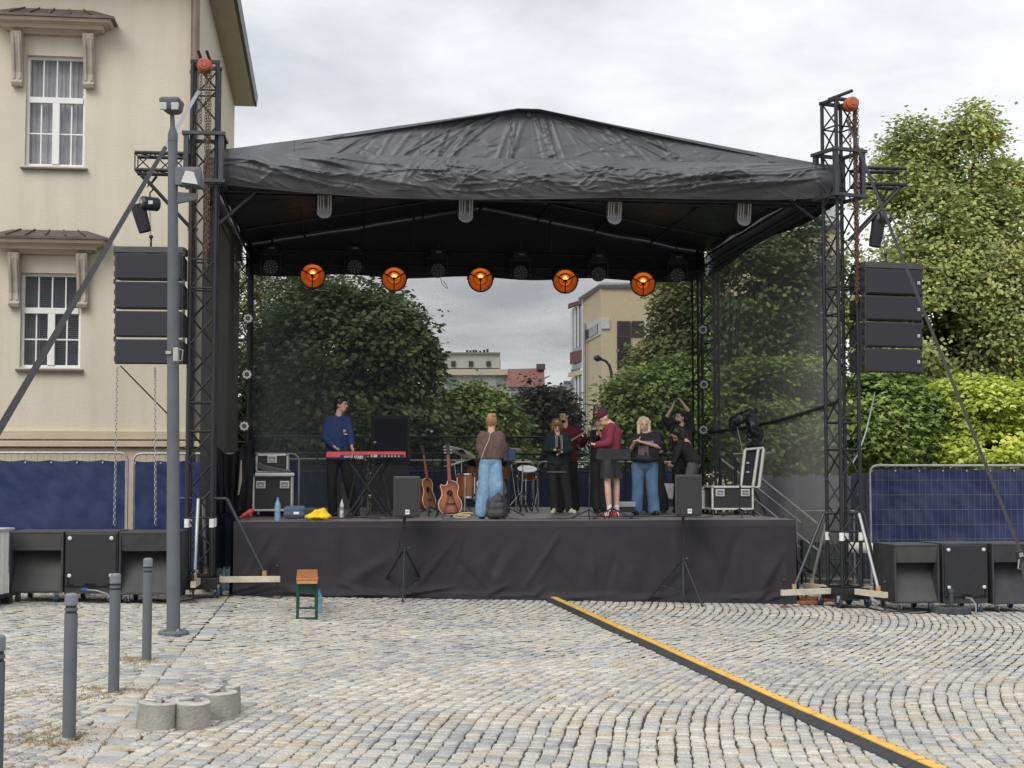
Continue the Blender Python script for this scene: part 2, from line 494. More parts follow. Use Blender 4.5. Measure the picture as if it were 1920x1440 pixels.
def sett_arrays(s, far=False):
    n = len(s)
    gap = RNG.uniform(0.007, 0.017, (n, 1))
    o = OCT[None] + RNG.normal(0, 0.035, (n, 8, 2))
    ox = o[:, :, 0] * (s[:, 2:3] - gap); oy = o[:, :, 1] * (s[:, 3:4] - gap)
    ang = RNG.normal(0, 0.045, (n, 1))
    X = ox * np.cos(ang) - oy * np.sin(ang); Yy = ox * np.sin(ang) + oy * np.cos(ang)
    X = X + Yy * s[:, 4:5]
    hz = RNG.normal(0, 0.0028, (n, 1)); tx = RNG.normal(0, 0.02, (n, 1)); ty = RNG.normal(0, 0.024, (n, 1))
    rings = []
    for zz_, sc in ((-0.026, 1.0), (-0.006, 0.985), (0.0, 0.90)):
        px = X * sc; py = Yy * sc
        wx = px + s[:, 0:1]; wy = py + s[:, 1:2]
        wz = -0.025 * np.clip(wx, -12, 12) + zz_ + hz + (tx * px + ty * py if zz_ > -0.02 else 0)
        rings.append(np.stack([wx, wy, wz], 2))
    c = np.stack([s[:, 0], s[:, 1], -0.025 * np.clip(s[:, 0], -12, 12) + 0.003 + hz[:, 0]], 1)[:, None]
    V = np.concatenate(rings + [c], 1)                # n, 25, 3
    F = []
    for r in range(1 if far else 0, 2):
        for k in range(8):
            a, b_ = r * 8 + k, r * 8 + (k + 1) % 8
            F += [(a, b_, b_ + 8), (a, b_ + 8, a + 8)]
    for k in range(8): F.append((16 + k, 16 + (k + 1) % 8, 24))
    F = np.array(F)
    faces = (F[None] + (np.arange(n) * 25)[:, None, None]).reshape(-1, 3)
    return V.reshape(-1, 3), faces
ra, rb = st[rest & (st[:, 1] < 15)], st[rest & (st[:, 1] >= 15)]
V, Fc = sett_arrays(ra); V2, Fc2 = sett_arrays(rb, True)
fld = np_mesh('sett_field', np.concatenate([V, V2]), np.concatenate([Fc, Fc2 + len(V)]), SETT, pavement)
tag(fld, kind='stuff')
unit = []
for k in range(12):
    Vu, Fu = sett_arrays(np.array([[0.0, 0.0, 0.12, 0.12, 0.0]]))
    me = bpy.data.meshes.new('sett'); me.from_pydata([tuple(p) for p in Vu], [], [tuple(int(i) for i in f) for f in Fu]); me.materials.append(SETT)
    unit.append(me)
for k, i in enumerate(near_ids):
    x, y, w, l, s_ = st[i]
    o = bpy.data.objects.new('sett', unit[k % 12]); COL.objects.link(o); o.parent = pavement
    o.location = (x, y, gz(x)); o.scale = ((w) / 0.12, l / 0.12, 1)
    o.rotation_euler = (0, math.atan(0.025), -math.atan(s_) * 0.8)

# weeds and dry grass in the joints
def blades(name, spots, mat_, label, h=(0.02, 0.06), per=26, spread=0.14):
    vs, fs = [], []
    for (x, y, amount) in spots:
        for _ in range(int(per * amount)):
            a = random.random() * 2 * PI; d = abs(random.gauss(0, spread)) * (0.6 + amount * 0.4)
            bx, by = x + math.cos(a) * d, y + math.sin(a) * d
            hh = random.uniform(*h); aa = random.random() * 2 * PI; lean = random.uniform(0.2, 1.6)
            dx, dy = math.cos(aa), math.sin(aa); wv = random.uniform(0.0015, 0.0032)
            z0 = gz(bx) - 0.012; i = len(vs)
            vs += [(bx - dy * wv, by + dx * wv, z0), (bx + dy * wv, by - dx * wv, z0), (bx + dx * hh * lean * .5, by + dy * hh * lean * .5, z0 + hh * .8), (bx + dx * hh * lean, by + dy * hh * lean, z0 + hh * 0.9)]
            fs += [(i, i + 1, i + 2), (i + 1, i + 3, i + 2)]
    return tag(link_mesh(name, vs, fs, mat_), label, 'grass', kind='stuff')
DRY = mat('dry_grass', (0.30, 0.215, 0.12), 0.9, 0, 0.4, 30, col2=(0.44, 0.35, 0.22))
GRN = mat('green_moss', (0.10, 0.11, 0.03), 0.9, 0, 0.4, 3, col2=(0.24, 0.21, 0.08))
sp = []
for (x, y) in ((-2.98, 9.95), (-3.23, 11.95), (-3.45, 13.9), (-3.0, 8.9)):
    sp += [(x + random.uniform(-.25, .25), y + random.uniform(-.3, .3), random.uniform(1.2, 3.2)) for _ in range(9)]
sp += [(-3.4 + random.uniform(-.5, .25), random.uniform(9, 12), random.uniform(.6, 1.8)) for _ in range(26)]
blades('dry_grass', sp, DRY, 'dry straw coloured grass growing round the bollard feet', (0.008, 0.030), 70, 0.11)
sp = []
for s_ in random.sample(stones, 2600):
    m_ = noise.noise((s_[0] * 0.6, s_[1] * 0.6, 9)) + (0.25 if s_[0] > 2.4 or s_[0] < -1.5 else 0)
    if m_ > 0.12: sp.append((s_[0] + s_[2] / 2, s_[1] + random.choice((-1, 1)) * s_[3] / 2, random.uniform(.2, .9)))
blades('joint_weeds', sp, GRN, 'low green and yellow moss in the joints between setts', (0.010, 0.026), 22, 0.055)

vs, fs = [], []
for _ in range(150):
    s_ = random.choice(stones); a_ = random.random() * 6.28; sz = random.uniform(.015, .035); x_, y_ = s_[0], s_[1]; i_ = len(vs)
    for (u_, v_, h_) in ((0, -1, .004), (.5, 0, .012), (0, 1, .006), (-.5, 0, .014)):
        vs.append((x_ + sz * (u_ * math.cos(a_) - v_ * math.sin(a_)), y_ + sz * (u_ * math.sin(a_) + v_ * math.cos(a_)), gz(x_) + .006 + h_ * .6))
    fs.append((i_, i_ + 1, i_ + 2, i_ + 3))
tag(link_mesh('leaf_litter', vs, fs, mat('dead_leaf', (.20, .10, .045), .9, 0, .4, 9, col2=(.40, .27, .12))), 'scattered dry fallen leaves lying on the setts', 'leaves', kind='stuff')

# ================================================================== left building
BA = R(7.3)
BX = Vector((math.cos(BA), math.sin(BA), 0)); BY = Vector((-math.sin(BA), math.cos(BA), 0))
BC = P(366, 700, 27.5); BC.z = 0
def FB(x, y):                         # sight line to facade: along, height
    d = ray(x, y); t = BC.dot(BY) / (d.x * BY.x + d.y * BY.y)
    q = Vector((d.x * t, d.y * t, EYE + d.z * t))
    return (q - BC).dot(BX), q.z
def W(s, out, z): return BC + BX * s - BY * out + Vector((0, 0, z))     # out = proud of the facade
PLASTER = mat('cream_plaster', (0.605, 0.548, 0.45), 0.9, 0, 0.05, 0.7, 0.35, 26, col2=(0.655, 0.595, 0.49))
SAND = mat('sandstone_trim', (0.50, 0.415, 0.31), 0.85, 0, 0.1, 2.0, 0.25, 50, col2=(0.58, 0.49, 0.37))
BRACK = mat('grey_stucco_bracket', (0.40, 0.36, 0.305), 0.85, 0, 0.15, 3, 0.2, 50)
BROWNTIN = mat('brown_sheet_metal', (0.115, 0.088, 0.082), 0.45, 0.3, 0.25, 4, 0.1, 20)
WINWHITE = mat('white_window_paint', (0.78, 0.78, 0.76), 0.45, 0, 0.05, 10)
GLASS = glass_mat('window_glass', (0.10, 0.12, 0.15), 0.04, 0.26)
CURT = mat('pale_curtain', (0.72, 0.72, 0.75), 0.9, 0, 0.15, 3)
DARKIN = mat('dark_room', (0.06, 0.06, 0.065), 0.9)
_t = PLASTER.node_tree; _b = _t.nodes['Principled BSDF']
_co = _t.nodes.new('ShaderNodeTexCoord'); _mp = _t.nodes.new('ShaderNodeMapping'); _mp.inputs['Scale'].default_value = (2.2, 2.2, .16)
_n = _t.nodes.new('ShaderNodeTexNoise'); _n.inputs['Scale'].default_value = 1.6; _n.inputs['Detail'].default_value = 7
_r = _t.nodes.new('ShaderNodeValToRGB'); _r.color_ramp.elements[0].position = .30; _r.color_ramp.elements[0].color = (.925, .915, .90, 1); _r.color_ramp.elements[1].position = .58; _r.color_ramp.elements[1].color = (1, 1, 1, 1)
_mx = _t.nodes.new('ShaderNodeMix'); _mx.data_type = 'RGBA'; _mx.blend_type = 'MULTIPLY'; _mx.inputs['Factor'].default_value = 1
_src = _b.inputs['Base Color'].links[0].from_socket
_t.links.new(_co.outputs['Object'], _mp.inputs[0]); _t.links.new(_mp.outputs[0], _n.inputs['Vector']); _t.links.new(_n.outputs['Fac'], _r.inputs[0])
_t.links.new(_src, _mx.inputs['A']); _t.links.new(_r.outputs[0], _mx.inputs['B']); _t.links.new(_mx.outputs['Result'], _b.inputs['Base Color'])
bld = thing('plastered_building', 'cream plastered house with two white windows under corniced hoods', 'building', W(0, 0, 0), BA)
wins = [((50, 103), (158, 313), 'curtain'), ((40, 511), (150, 690), 'blind')]
holes = []
for (a, b, k) in wins:
    s0, z1 = FB(*a); s1, z0 = FB(*b)
    holes.append((s0, s1, z0, z1, k))
d = ray(440, 197); t_ = (BC.dot(BX)) / (d.x * BX.x + d.y * BX.y); ez = EYE + d.z * t_
SL = -16.0; ZT = ez + .07
pz = [FB(180, 840)[1], FB(180, 824)[1], FB(180, 808)[1]]
ss = sorted({SL, 0.0, *[h[0] for h in holes], *[h[1] for h in holes]})
zs = sorted({-0.2, ZT, *[h[2] for h in holes], *[h[3] for h in holes]})
m = MB()
for i in range(len(ss) - 1):
    for j in range(len(zs) - 1):
        sc, zc = (ss[i] + ss[i + 1]) / 2, (zs[j] + zs[j + 1]) / 2
        if any(h[0] < sc < h[1] and h[2] < zc < h[3] for h in holes): continue
        m.add([W(ss[i], 0, zs[j]), W(ss[i + 1], 0, zs[j]), W(ss[i + 1], 0, zs[j + 1]), W(ss[i], 0, zs[j + 1])], [(0, 1, 2, 3)])
for h in holes:                       # reveals
    for (a, b) in (((h[0], h[2]), (h[0], h[3])), ((h[1], h[3]), (h[1], h[2])), ((h[0], h[3]), (h[1], h[3])), ((h[1], h[2]), (h[0], h[2]))):
        m.add([W(a[0], 0, a[1]), W(b[0], 0, b[1]), W(b[0], -0.28, b[1]), W(a[0], -0.28, a[1])], [(0, 3, 2, 1)])
def Wp(s, back, z): return BC + BX * s + BY * back + Vector((0, 0, z))
DEEP = (Vector((d.x * t_, d.y * t_, 0)) - BC).dot(BY)
m.add([Wp(0, 0, -.2), Wp(0, DEEP, -.2), Wp(0, DEEP, ZT), Wp(0, 0, ZT)], [(0, 1, 2, 3)])
m.add([Wp(SL, DEEP, -.2), Wp(0, DEEP, -.2), Wp(0, DEEP, ZT), Wp(SL, DEEP, ZT)], [(3, 2, 1, 0)])
m.build('wall', PLASTER, bld)
for q0, q1, out in ((-0.15, pz[0], 0.06), (pz[0] + 0.02, pz[1] - 0.03, 0.16), (pz[1], pz[2], 0.10)):
    m = MB(); m.hexa([W(SL, out, q0), W(out, out, q0), Wp(out, 4, q0), Wp(SL, 0.05, q0)], [W(SL, out, q1), W(out, out, q1), Wp(out, 4, q1), Wp(SL, 0.05, q1)])
    m.build('plinth_course', SAND, bld, bevel=0.012)
def swin(s0, s1, z0, z1, kind):
    fw, d0, d1 = 0.055, -0.10, -0.18
    root = None
    def bar(n, a0, a1, b0, b1, o0=d0, o1=d1, par=None):
        mm = MB(); mm.hexa([W(a0, o0, b0), W(a1, o0, b0), W(a1, o1, b0), W(a0, o1, b0)], [W(a0, o0, b1), W(a1, o0, b1), W(a1, o1, b1), W(a0, o1, b1)])
        return mm.build(n, WINWHITE, par or bld, bevel=0.006)
    mm = MB()
    for (a0, a1, b0, b1) in ((s0, s0 + fw, z0, z1), (s1 - fw, s1, z0, z1), (s0 + fw, s1 - fw, z0, z0 + fw), (s0 + fw, s1 - fw, z1 - fw, z1)):
        mm.hexa([W(a0, d0, b0), W(a1, d0, b0), W(a1, d1, b0), W(a0, d1, b0)], [W(a0, d0, b1), W(a1, d0, b1), W(a1, d1, b1), W(a0, d1, b1)])
    win = mm.build('window', WINWHITE, bld, bevel=0.006)
    H = z1 - z0; zt = z0 + H * 0.605
    bar('transom', s0 + fw, s1 - fw, zt - 0.055, zt + 0.055, d0 + 0.03, d1, win)
    mid = (s0 + s1) / 2
    bar('mullion', mid - 0.065, mid + 0.065, z0 + fw, zt - 0.055, d0 + 0.03, d1, win)
    bt = 0.014
    n = 4; sp_ = (s1 - s0 - 2 * fw) / n
    def pane(a0, a1, b0, b1):
        mm = MB(); mm.add([W(a0, -0.15, b0), W(a1, -0.15, b0), W(a1, -0.15, b1), W(a0, -0.15, b1)], [(0, 1, 2, 3)])
        mm.build('pane', GLASS, win)
    for k in range(n):
        a0, a1 = s0 + fw + k * sp_, s0 + fw + (k + 1) * sp_
        if k: bar('glazing_bar', a0 - bt, a0 + bt, zt + 0.055, z1 - fw, d0 - .02, d1, win)
        pane(a0 + bt, a1 - bt, zt + 0.055, z1 - fw)
    for (c0, c1) in ((s0 + fw, mid - 0.065), (mid + 0.065, s1 - fw)):
        cm = (c0 + c1) / 2; zm = (z0 + fw + zt - 0.055) / 2
        bar('glazing_bar', cm - bt, cm + bt, z0 + fw, zt - 0.055, d0 - .02, d1, win)
        bar('glazing_bar', c0, c1, zm - bt, zm + bt, d0 - .022, d1 + .002, win)
        for a0, a1 in ((c0, cm - bt), (cm + bt, c1)):
            for b0, b1 in ((z0 + fw, zm - bt), (zm + bt, zt - 0.055)): pane(a0, a1, b0, b1)
    mm = MB()
    if kind == 'curtain':
        mm.grid(lambda u, v: W(s0 + u * (s1 - s0), -0.34 - 0.025 * math.sin(u * 60) - 0.012 * math.sin(u * 151 + 1), z0 + v * (z1 - z0)), 120, 1)
        mm.build('curtain', CURT, win, smooth=True)
    else:
        for k in range(46):
            z = z0 + (z1 - z0) * (k + .5) / 46
            mm.box(W((s0 + s1) / 2 + 0.13, -0.36, z), (s1 - s0 - 0.35, 0.03, 0.006), rz(BA) @ rx(R(38)))
        mm.build('blind', mat('grey_blind', (0.15, 0.15, 0.155), 0.7), win)
        mm = MB(); mm.grid(lambda u, v: W(s0 + u * 0.3, -0.33 - 0.02 * math.sin(u * 28), z0 + v * (z1 - z0)), 30, 1); mm.build('curtain', mat('dim_curtain', (0.2, 0.2, 0.2), .9), win, smooth=True)
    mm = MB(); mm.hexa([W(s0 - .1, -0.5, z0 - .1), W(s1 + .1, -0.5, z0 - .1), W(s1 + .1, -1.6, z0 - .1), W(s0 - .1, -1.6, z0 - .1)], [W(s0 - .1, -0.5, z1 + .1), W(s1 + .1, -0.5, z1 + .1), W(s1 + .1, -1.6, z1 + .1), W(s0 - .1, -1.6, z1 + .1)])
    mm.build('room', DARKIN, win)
    mm = MB(); mm.hexa([W(s0 - .06, 0.10, z0 - .075), W(s1 + .06, 0.10, z0 - .075), W(s1 + .06, -0.1, z0 - .06), W(s0 - .06, -0.1, z0 - .06)], [W(s0 - .06, 0.10, z0 - .045), W(s1 + .06, 0.10, z0 - .045), W(s1 + .06, -0.1, z0 - .005), W(s0 - .06, -0.1, z0 - .005)])
    mm.build('sill', mat('brown_sill', (0.13, 0.10, 0.09), .5, .2), win)
for h in holes: swin(*h)
def hood(xc, yt, ym, yb, xr):         # stepped cornice with sheet-metal cover
    sc, zt = FB(xc, yt); hw = FB(xr, ym)[0] - sc; zm = FB(xc, ym)[1]; zb = FB(xc, yb)[1]
    Hh = zm - zb
    hd = None
    mm = MB()
    for k, (f0, f1, o, dw) in enumerate(((0, .16, .16, .36), (.16, .30, .22, .30), (.30, .62, .34, .19), (.62, .74, .40, .13), (.74, 1.0, .50, 0.03))):
        a, b_ = zb + f0 * Hh, zb + f1 * Hh
        s0, s1 = sc - hw + dw, sc + hw - dw
        o0 = o - 0.03
        mm.hexa([W(s0 + .03, o0, a), W(s1 - .03, o0, a), W(s1 - .03, -.02, a), W(s0 + .03, -.02, a)], [W(s0, o, b_), W(s1, o, b_), W(s1, -.02, b_), W(s0, -.02, b_)])
    hd = mm.build('window_hood', SAND, bld)
    mm = MB()
    mm.hexa([W(sc - hw - .03, .54, zm + .005), W(sc + hw + .03, .54, zm + .005), W(sc + hw + .03, 0, zm + .005), W(sc - hw - .03, 0, zm + .005)], [W(sc - hw - .03, .54, zm + .05), W(sc + hw + .03, .54, zm + .05), W(sc + hw + .03, 0, zm + .05), W(sc - hw - .03, 0, zm + .05)])
    mm.hexa([W(sc - hw - .01, .52, zm + .052), W(sc + hw + .01, .52, zm + .052), W(sc + hw, 0.01, zm + .052), W(sc - hw, 0.01, zm + .052)], [W(sc - hw * .62, .10, zt), W(sc + hw * .62, .10, zt), W(sc + hw * .62, 0.01, zt), W(sc - hw * .62, 0.01, zt)])
    for k in range(-2, 3):
        s = sc + k * hw * .33; mm.tube(W(s, .50, zm + .08), W(s * .72 + sc * .28, .11, zt + .01), 0.014, n=5)
    mm.build('hood_cover', BROWNTIN, hd)
    for sg in (-1, 1):
        s = sc + sg * (hw - 0.47); z1 = zb; z0 = zb - (zm - zb) * 0 - 0.98
        prof = [(0, 0), (.30, 0), (.31, -.10), (.26, -.24), (.17, -.50), (.12, -.74), (.13, -.86), (.17, -.93), (.13, -1.0), (.03, -1.0), (0, -.92)]
        M_ = Matrix((-BY, Vector((0, 0, 1)), -BX)).transposed()
        mm = MB(); mm.prism(prof, 0.20, M_, W(s + 0.10, 0, z1))
        for q in (-.055, .055):
            mm.path([W(s + q, .30, z1 - .03), W(s + q, .27, z1 - .22), W(s + q, .18, z1 - .5), W(s + q, .125, z1 - .74), W(s + q, .14, z1 - .88)], 0.030, 6)
        mm.build('bracket', BRACK, hd, bevel=0.012)
hood(104, 20, 47, 68, 218)
hood(95, 433, 456, 478, 206)
# eave, roof and downpipe
m = MB()
m.hexa([Wp(0.0, -.9, ez), Wp(.50, -.9, ez), Wp(.50, DEEP + .1, ez), Wp(0.0, DEEP + .1, ez)], [Wp(0, -.9, ez + .06), Wp(.50, -.9, ez + .06), Wp(.50, DEEP + .1, ez + .06), Wp(0, DEEP + .1, ez + .06)])
sof = m.build('soffit', mat('cream_soffit', (0.53, 0.46, 0.35), .8, 0, .06, 2), bld)
m = MB()
m.hexa([Wp(.51, -.95, ez + .0), Wp(.57, -.95, ez + .0), Wp(.57, DEEP + .12, ez + .0), Wp(.51, DEEP + .12, ez + .0)], [Wp(.51, -.95, ez + .26), Wp(.60, -.95, ez + .26), Wp(.60, DEEP + .12, ez + .26), Wp(.51, DEEP + .12, ez + .26)])
m.build('gutter', mat('dark_gutter', (0.07, 0.065, 0.065), .5, .3), bld)
m = MB()
m.hexa([Wp(-8, -.95, ez + .08), Wp(.50, -.95, ez + .08), Wp(.50, DEEP + .11, ez + .08), Wp(-8, DEEP + .11, ez + .08)], [Wp(-8, -.95, ez + 5.0), Wp(.59, -.95, ez + .28), Wp(.59, DEEP + .11, ez + .28), Wp(-8, DEEP + .11, ez + 5.0)])
m.build('roof', BROWNTIN, bld)
s_, _z = FB(363, 400)
m = MB(); m.tube(W(s_, .13, 14.5), W(s_, .13, 2.2), .085, n=12); dp = m.build('downpipe', mat('brown_downpipe', (0.21, 0.145, 0.12), .45, .2, .15, 3), bld, smooth=True)
m = MB(); m.tube(W(s_, .13, 2.2), W(s_, .13, 0.1), .09, n=12); m.build('cast_iron_foot', GREYPAINT, bld, smooth=True)
for z in (12, 9.4, 6.4, 4.0, 2.3):
    m = MB(); m.tube(W(s_, .13, z), W(s_, .13, z + .05), .10, n=12); m.build('pipe_clip', BROWNTIN, dp)

# ================================================================== buildings behind the stage
def quadbox(mb, a, b, depth, z0, z1):  # front edge a-b (xy), depth straight back
    a, b = Vector(a), Vector(b); n = Vector((0, depth, 0))
    mb.hexa([(a.x, a.y, z0), (b.x, b.y, z0), (b.x, b.y + depth, z0), (a.x, a.y + depth, z0)], [(a.x, a.y, z1), (b.x, b.y, z1), (b.x, b.y + depth, z1), (a.x, a.y + depth, z1)])
YB = 62.0
BEIGE = mat('beige_render', (0.60, 0.50, 0.34), 0.9, 0, 0.06, 0.3, 0.2, 6, col2=(0.65, 0.55, 0.38))
DKGLASS = mat('dark_brown_window', (0.035, 0.028, 0.030), 0.12, 0, 0.3, 0.5)
PALE = mat('pale_panel', (0.62, 0.62, 0.60), .7)
REDP = mat('red_brown_panel', (0.16, 0.05, 0.045), .6)
bb = thing('modern_beige_building', 'beige rendered block with dark tall window and glazed corner bay behind stage', 'building', P(1150, 880, YB))
c0 = P(1127, 538, YB); cl_ = P(1092, 563, 66.8); c1 = P(1216, 538, YB); c2 = P(1300, 500, YB + 1.5)
zt = c0.z
m = MB(); m.hexa([(cl_.x, cl_.y, 0), (c0.x, c0.y, 0), (c1.x, c1.y, 0), (c1.x, c1.y + 16, 0)], [(cl_.x, cl_.y, zt), (c0.x, c0.y, zt), (c1.x, c1.y, zt), (c1.x, c1.y + 16, zt)])
m.build('wall', BEIGE, bb)
m = MB(); m.hexa([(c1.x + .01, c1.y, 0), (c2.x + 6, c2.y - 2, 0), (c2.x + 6, c2.y + 12, 0), (c1.x + .01, c1.y + 14, 0)], [(c1.x + .01, c1.y, zt), (c2.x + 6, c2.y - 2, zt + 2.6), (c2.x + 6, c2.y + 12, zt + 2.6), (c1.x + .01, c1.y + 14, zt)])
m.build('wing_wall', BEIGE, bb)
m = MB(); m.path([cl_ + Vector((-.1, -.05, .06)), c0 + Vector((0, -.12, .06)), c1 + Vector((0, -.12, .06)), Vector((c2.x + 6, c2.y - 2.12, zt + 2.66))], 0.12, 4); m.build('parapet_cap', mat('grey_cap', (.28, .28, .28), .5, .3), bb)
def frect(x0, y0, x1, y1, Y, name, mt, par, out=0.06):
    a, b_ = P(x0, y0, Y - out), P(x1, y1, Y - out)
    mm = MB(); mm.hexa([(a.x, a.y, b_.z), (b_.x, a.y, b_.z), (b_.x, a.y + out + .04, b_.z), (a.x, a.y + out + .04, b_.z)], [(a.x, a.y, a.z), (b_.x, a.y, a.z), (b_.x, a.y + out + .04, a.z), (a.x, a.y + out + .04, a.z)])
    return mm.build(name, mt, par)
w1 = frect(1157, 602, 1182, 690, YB, 'window', DKGLASS, bb)
frect(1184, 602, 1207, 632, YB, 'window', DKGLASS, bb)
frect(1209, 602, 1218, 632, YB - .2, 'panel', PALE, bb)
frect(1219, 600, 1226, 634, YB - .2, 'window', DKGLASS, bb)
frect(1157, 704, 1190, 732, YB, 'window', DKGLASS, bb)
frect(1127.6, 597, 1143, 616, YB, 'panel', PALE, bb, 0.10)
for x in (1169, 1181.6): frect(x, 602, x + 1.2, 690, YB, 'window_bar', mat('brown_bar', (.09, .05, .045), .5), w1, 0.12)
frect(1157, 630, 1182, 632.5, YB, 'window_bar', MATS['brown_bar'], w1, 0.12)
# slanted strip window on the receding face
A_ = Vector((cl_.x, cl_.y, 0)); B_ = Vector((c0.x, c0.y, 0)); nn = Vector((-(B_ - A_).y, (B_ - A_).x, 0)).normalized(); nn = -nn if nn.y > 0 else nn
def lface(t0, t1, z0, z1, name, mt, out):
    p, q = A_.lerp(B_, t0), A_.lerp(B_, t1)
    mm = MB(); mm.hexa([p + nn * out + Vector((0, 0, z0)), q + nn * out + Vector((0, 0, z0)), q - nn * .05 + Vector((0, 0, z0)), p - nn * .05 + Vector((0, 0, z0))], [p + nn * out + Vector((0, 0, z1)), q + nn * out + Vector((0, 0, z1)), q - nn * .05 + Vector((0, 0, z1)), p - nn * .05 + Vector((0, 0, z1))])
    return mm.build(name, mt, bb)
zw = P(1127, 607, YB).z
lface(.1, .99, zw - .45, zw + .30, 'panel', PALE, .05)
lface(.14, .9, zw - .35, zw + .05, 'window', DKGLASS, .08)
m = MB(); m.tube(A_ + (B_ - A_) * .3 + nn * .15 + Vector((0, 0, zt - 1.2)), A_ + (B_ - A_) * .3 + nn * .15, .07, n=6); m.build('downpipe', ALU, bb)
# glazed corner bay with red panels
b0, b1 = P(1074, 880, 69), P(1091.5, 880, 67.2)
ztop = P(1080, 566, 68).z
bayg = mat('bay_glass', (0.20, 0.23, 0.26), .1, 0, .2, .4)
for k in range(6):
    z1 = ztop - k * 3.25; z0 = z1 - 3.1
    if z0 < 0: z0 = 0
    m = MB(); m.hexa([(b0.x, b0.y, z0), (b1.x, b1.y, z0), (b1.x, b1.y + 2, z0), (b0.x, b0.y + 2, z0)], [(b0.x, b0.y, z1 - .2), (b1.x, b1.y, z1 - .2), (b1.x, b1.y + 2, z1 - .2), (b0.x, b0.y + 2, z1 - .2)])
    by_ = m.build('bay_window', bayg, bb)
    m = MB(); m.hexa([(b0.x - .12, b0.y - .15, z0 + .25), (b1.x, b1.y - .12, z0 + .25), (b1.x, b1.y + .1, z0 + .25), (b0.x - .12, b0.y + .1, z0 + .25)], [(b0.x - .12, b0.y - .15, z0 + .8), (b1.x, b1.y - .12, z0 + .8), (b1.x, b1.y + .1, z0 + .8), (b0.x - .12, b0.y + .1, z0 + .8)])
    m.build('spandrel', REDP, by_)
    m = MB(); m.hexa([(b0.x - .2, b0.y - .25, z1 - .2), (b1.x, b1.y - .2, z1 - .2), (b1.x, b1.y + .2, z1 - .2), (b0.x - .2, b0.y + .2, z1 - .2)], [(b0.x - .2, b0.y - .25, z1), (b1.x, b1.y - .2, z1), (b1.x, b1.y + .2, z1), (b0.x - .2, b0.y + .2, z1)])
    m.build('bay_cornice', BEIGE if k else REDP, by_)
    for t in (.33, .66):
        q = b0.lerp(b1, t); m = MB(); m.tube((q.x, q.y - .12, z0 + .95), (q.x, q.y - .12, z1 - .2), .05, n=4); m.build('bay_mullion', WINWHITE, by_)

YG = 135.0
GREYW = mat('grey_render', (0.47, 0.47, 0.45), .9, 0, .08, .2)
CREAMW = mat('cream_render', (0.58, 0.52, 0.40), .9, 0, .08, .2)
gb = thing('grey_apartment_block', 'distant flat roofed grey block with three small square top windows', 'building', P(880, 886, YG))
def pbox(x0, y0, x1, Y, depth, name, mt, par, y1=None):
    a, b_ = P(x0, y0, Y), P(x1, y0, Y); zb = 0 if y1 is None else P(x0, y1, Y).z
    mm = MB(); quadbox(mm, a, b_, depth, zb, a.z); return mm.build(name, mt, par)
pbox(800, 664, 937, YG, 10, 'upper_wall', GREYW, gb, 690)
pbox(790, 692, 952, YG - 3, 14, 'parapet', CREAMW, gb, 703)
pbox(790, 703.5, 952, YG - 2.5, 13, 'wall', GREYW, gb)
pbox(822, 660.5, 938, YG - .3, 1, 'roof_edge', mat('dark_roof_edge', (.2, .2, .2), .6), gb, 663.5)
for x in (846, 879, 912): frect(x, 677, x + 8, 687, YG, 'window', DKGLASS, gb, .2)
for x in (838, 886, 930): frect(x, 709, x + 16, 721, YG - 2.5, 'window', bayg, gb, .2)
for x in (876, 882, 888, 893, 900, 908, 914):
    m = MB(); p = P(x, 660.5, YG + 3); m.tube(p - Vector((0, 0, .3)), p + Vector((0, 0, random.uniform(.1, .5))), .11, n=5); m.build('roof_vent', BLKPLAST, gb)
pk = thing('red_roofed_house', 'distant house with faded red tiled roof and dark chimney', 'building', P(990, 886, 128))
a = P(952, 725, 128); b_ = P(1022, 725, 128); t0, t1 = P(952, 692, 133), P(1020, 690, 133)
m = MB(); m.hexa([a, b_, (b_.x, b_.y + 10, a.z), (a.x, a.y + 10, a.z)], [t0, t1, t1 + Vector((0, .5, 0)), t0 + Vector((0, .5, 0))]); rf = m.build('roof', mat('faded_red_tiles', (.27, .125, .105), .85, 0, .2, .8, .2, 4), pk)
m = MB(); quadbox(m, (a.x, a.y + .4, 0), (b_.x, b_.y + .4, 0), 9, 0, a.z - .02); m.build('wall', GREYW, pk)
m = MB(); p = P(1014, 690, 132); m.box(p + Vector((0, 0, .1)), (.8, .8, .5)); m.build('chimney', mat('dark_chimney', (.1, .075, .07), .8), rf)
lw = thing('low_far_building', 'low pale building just showing beyond the dark trees', 'building', P(1056, 886, 150))
pbox(1036, 722, 1062, 150, 10, 'wall', GREYW, lw); pbox(1058, 716, 1078, 149, 10, 'wall', mat('bluegrey_render', (.30, .34, .38), .8), lw); pbox(1057, 714, 1079, 148.8, 1, 'roof_edge', MATS['dark_roof_edge'], lw, 717)

# street lamp beyond the stage
sl = thing('street_lamp', 'tall bent grey street lamp before the beige block', 'street lamp', P(1147, 884, 56))
pts = [P(1147, 890, 56), P(1147, 720, 56), P(1146.5, 700, 56), P(1143, 686, 56), P(1136, 677, 56), P(1125, 673, 56)]
m = MB(); m.path(pts, [.09, .07, .06, .055, .05, .05], 8); m.build('pole', BLK_METAL, sl, smooth=True)
m = MB(); m.path([P(1128, 673.4, 56), P(1120, 671.5, 56), P(1113, 671.5, 56)], [.06, .14, .05], 8); m.build('lamp_head', BLK_METAL, sl, smooth=True)
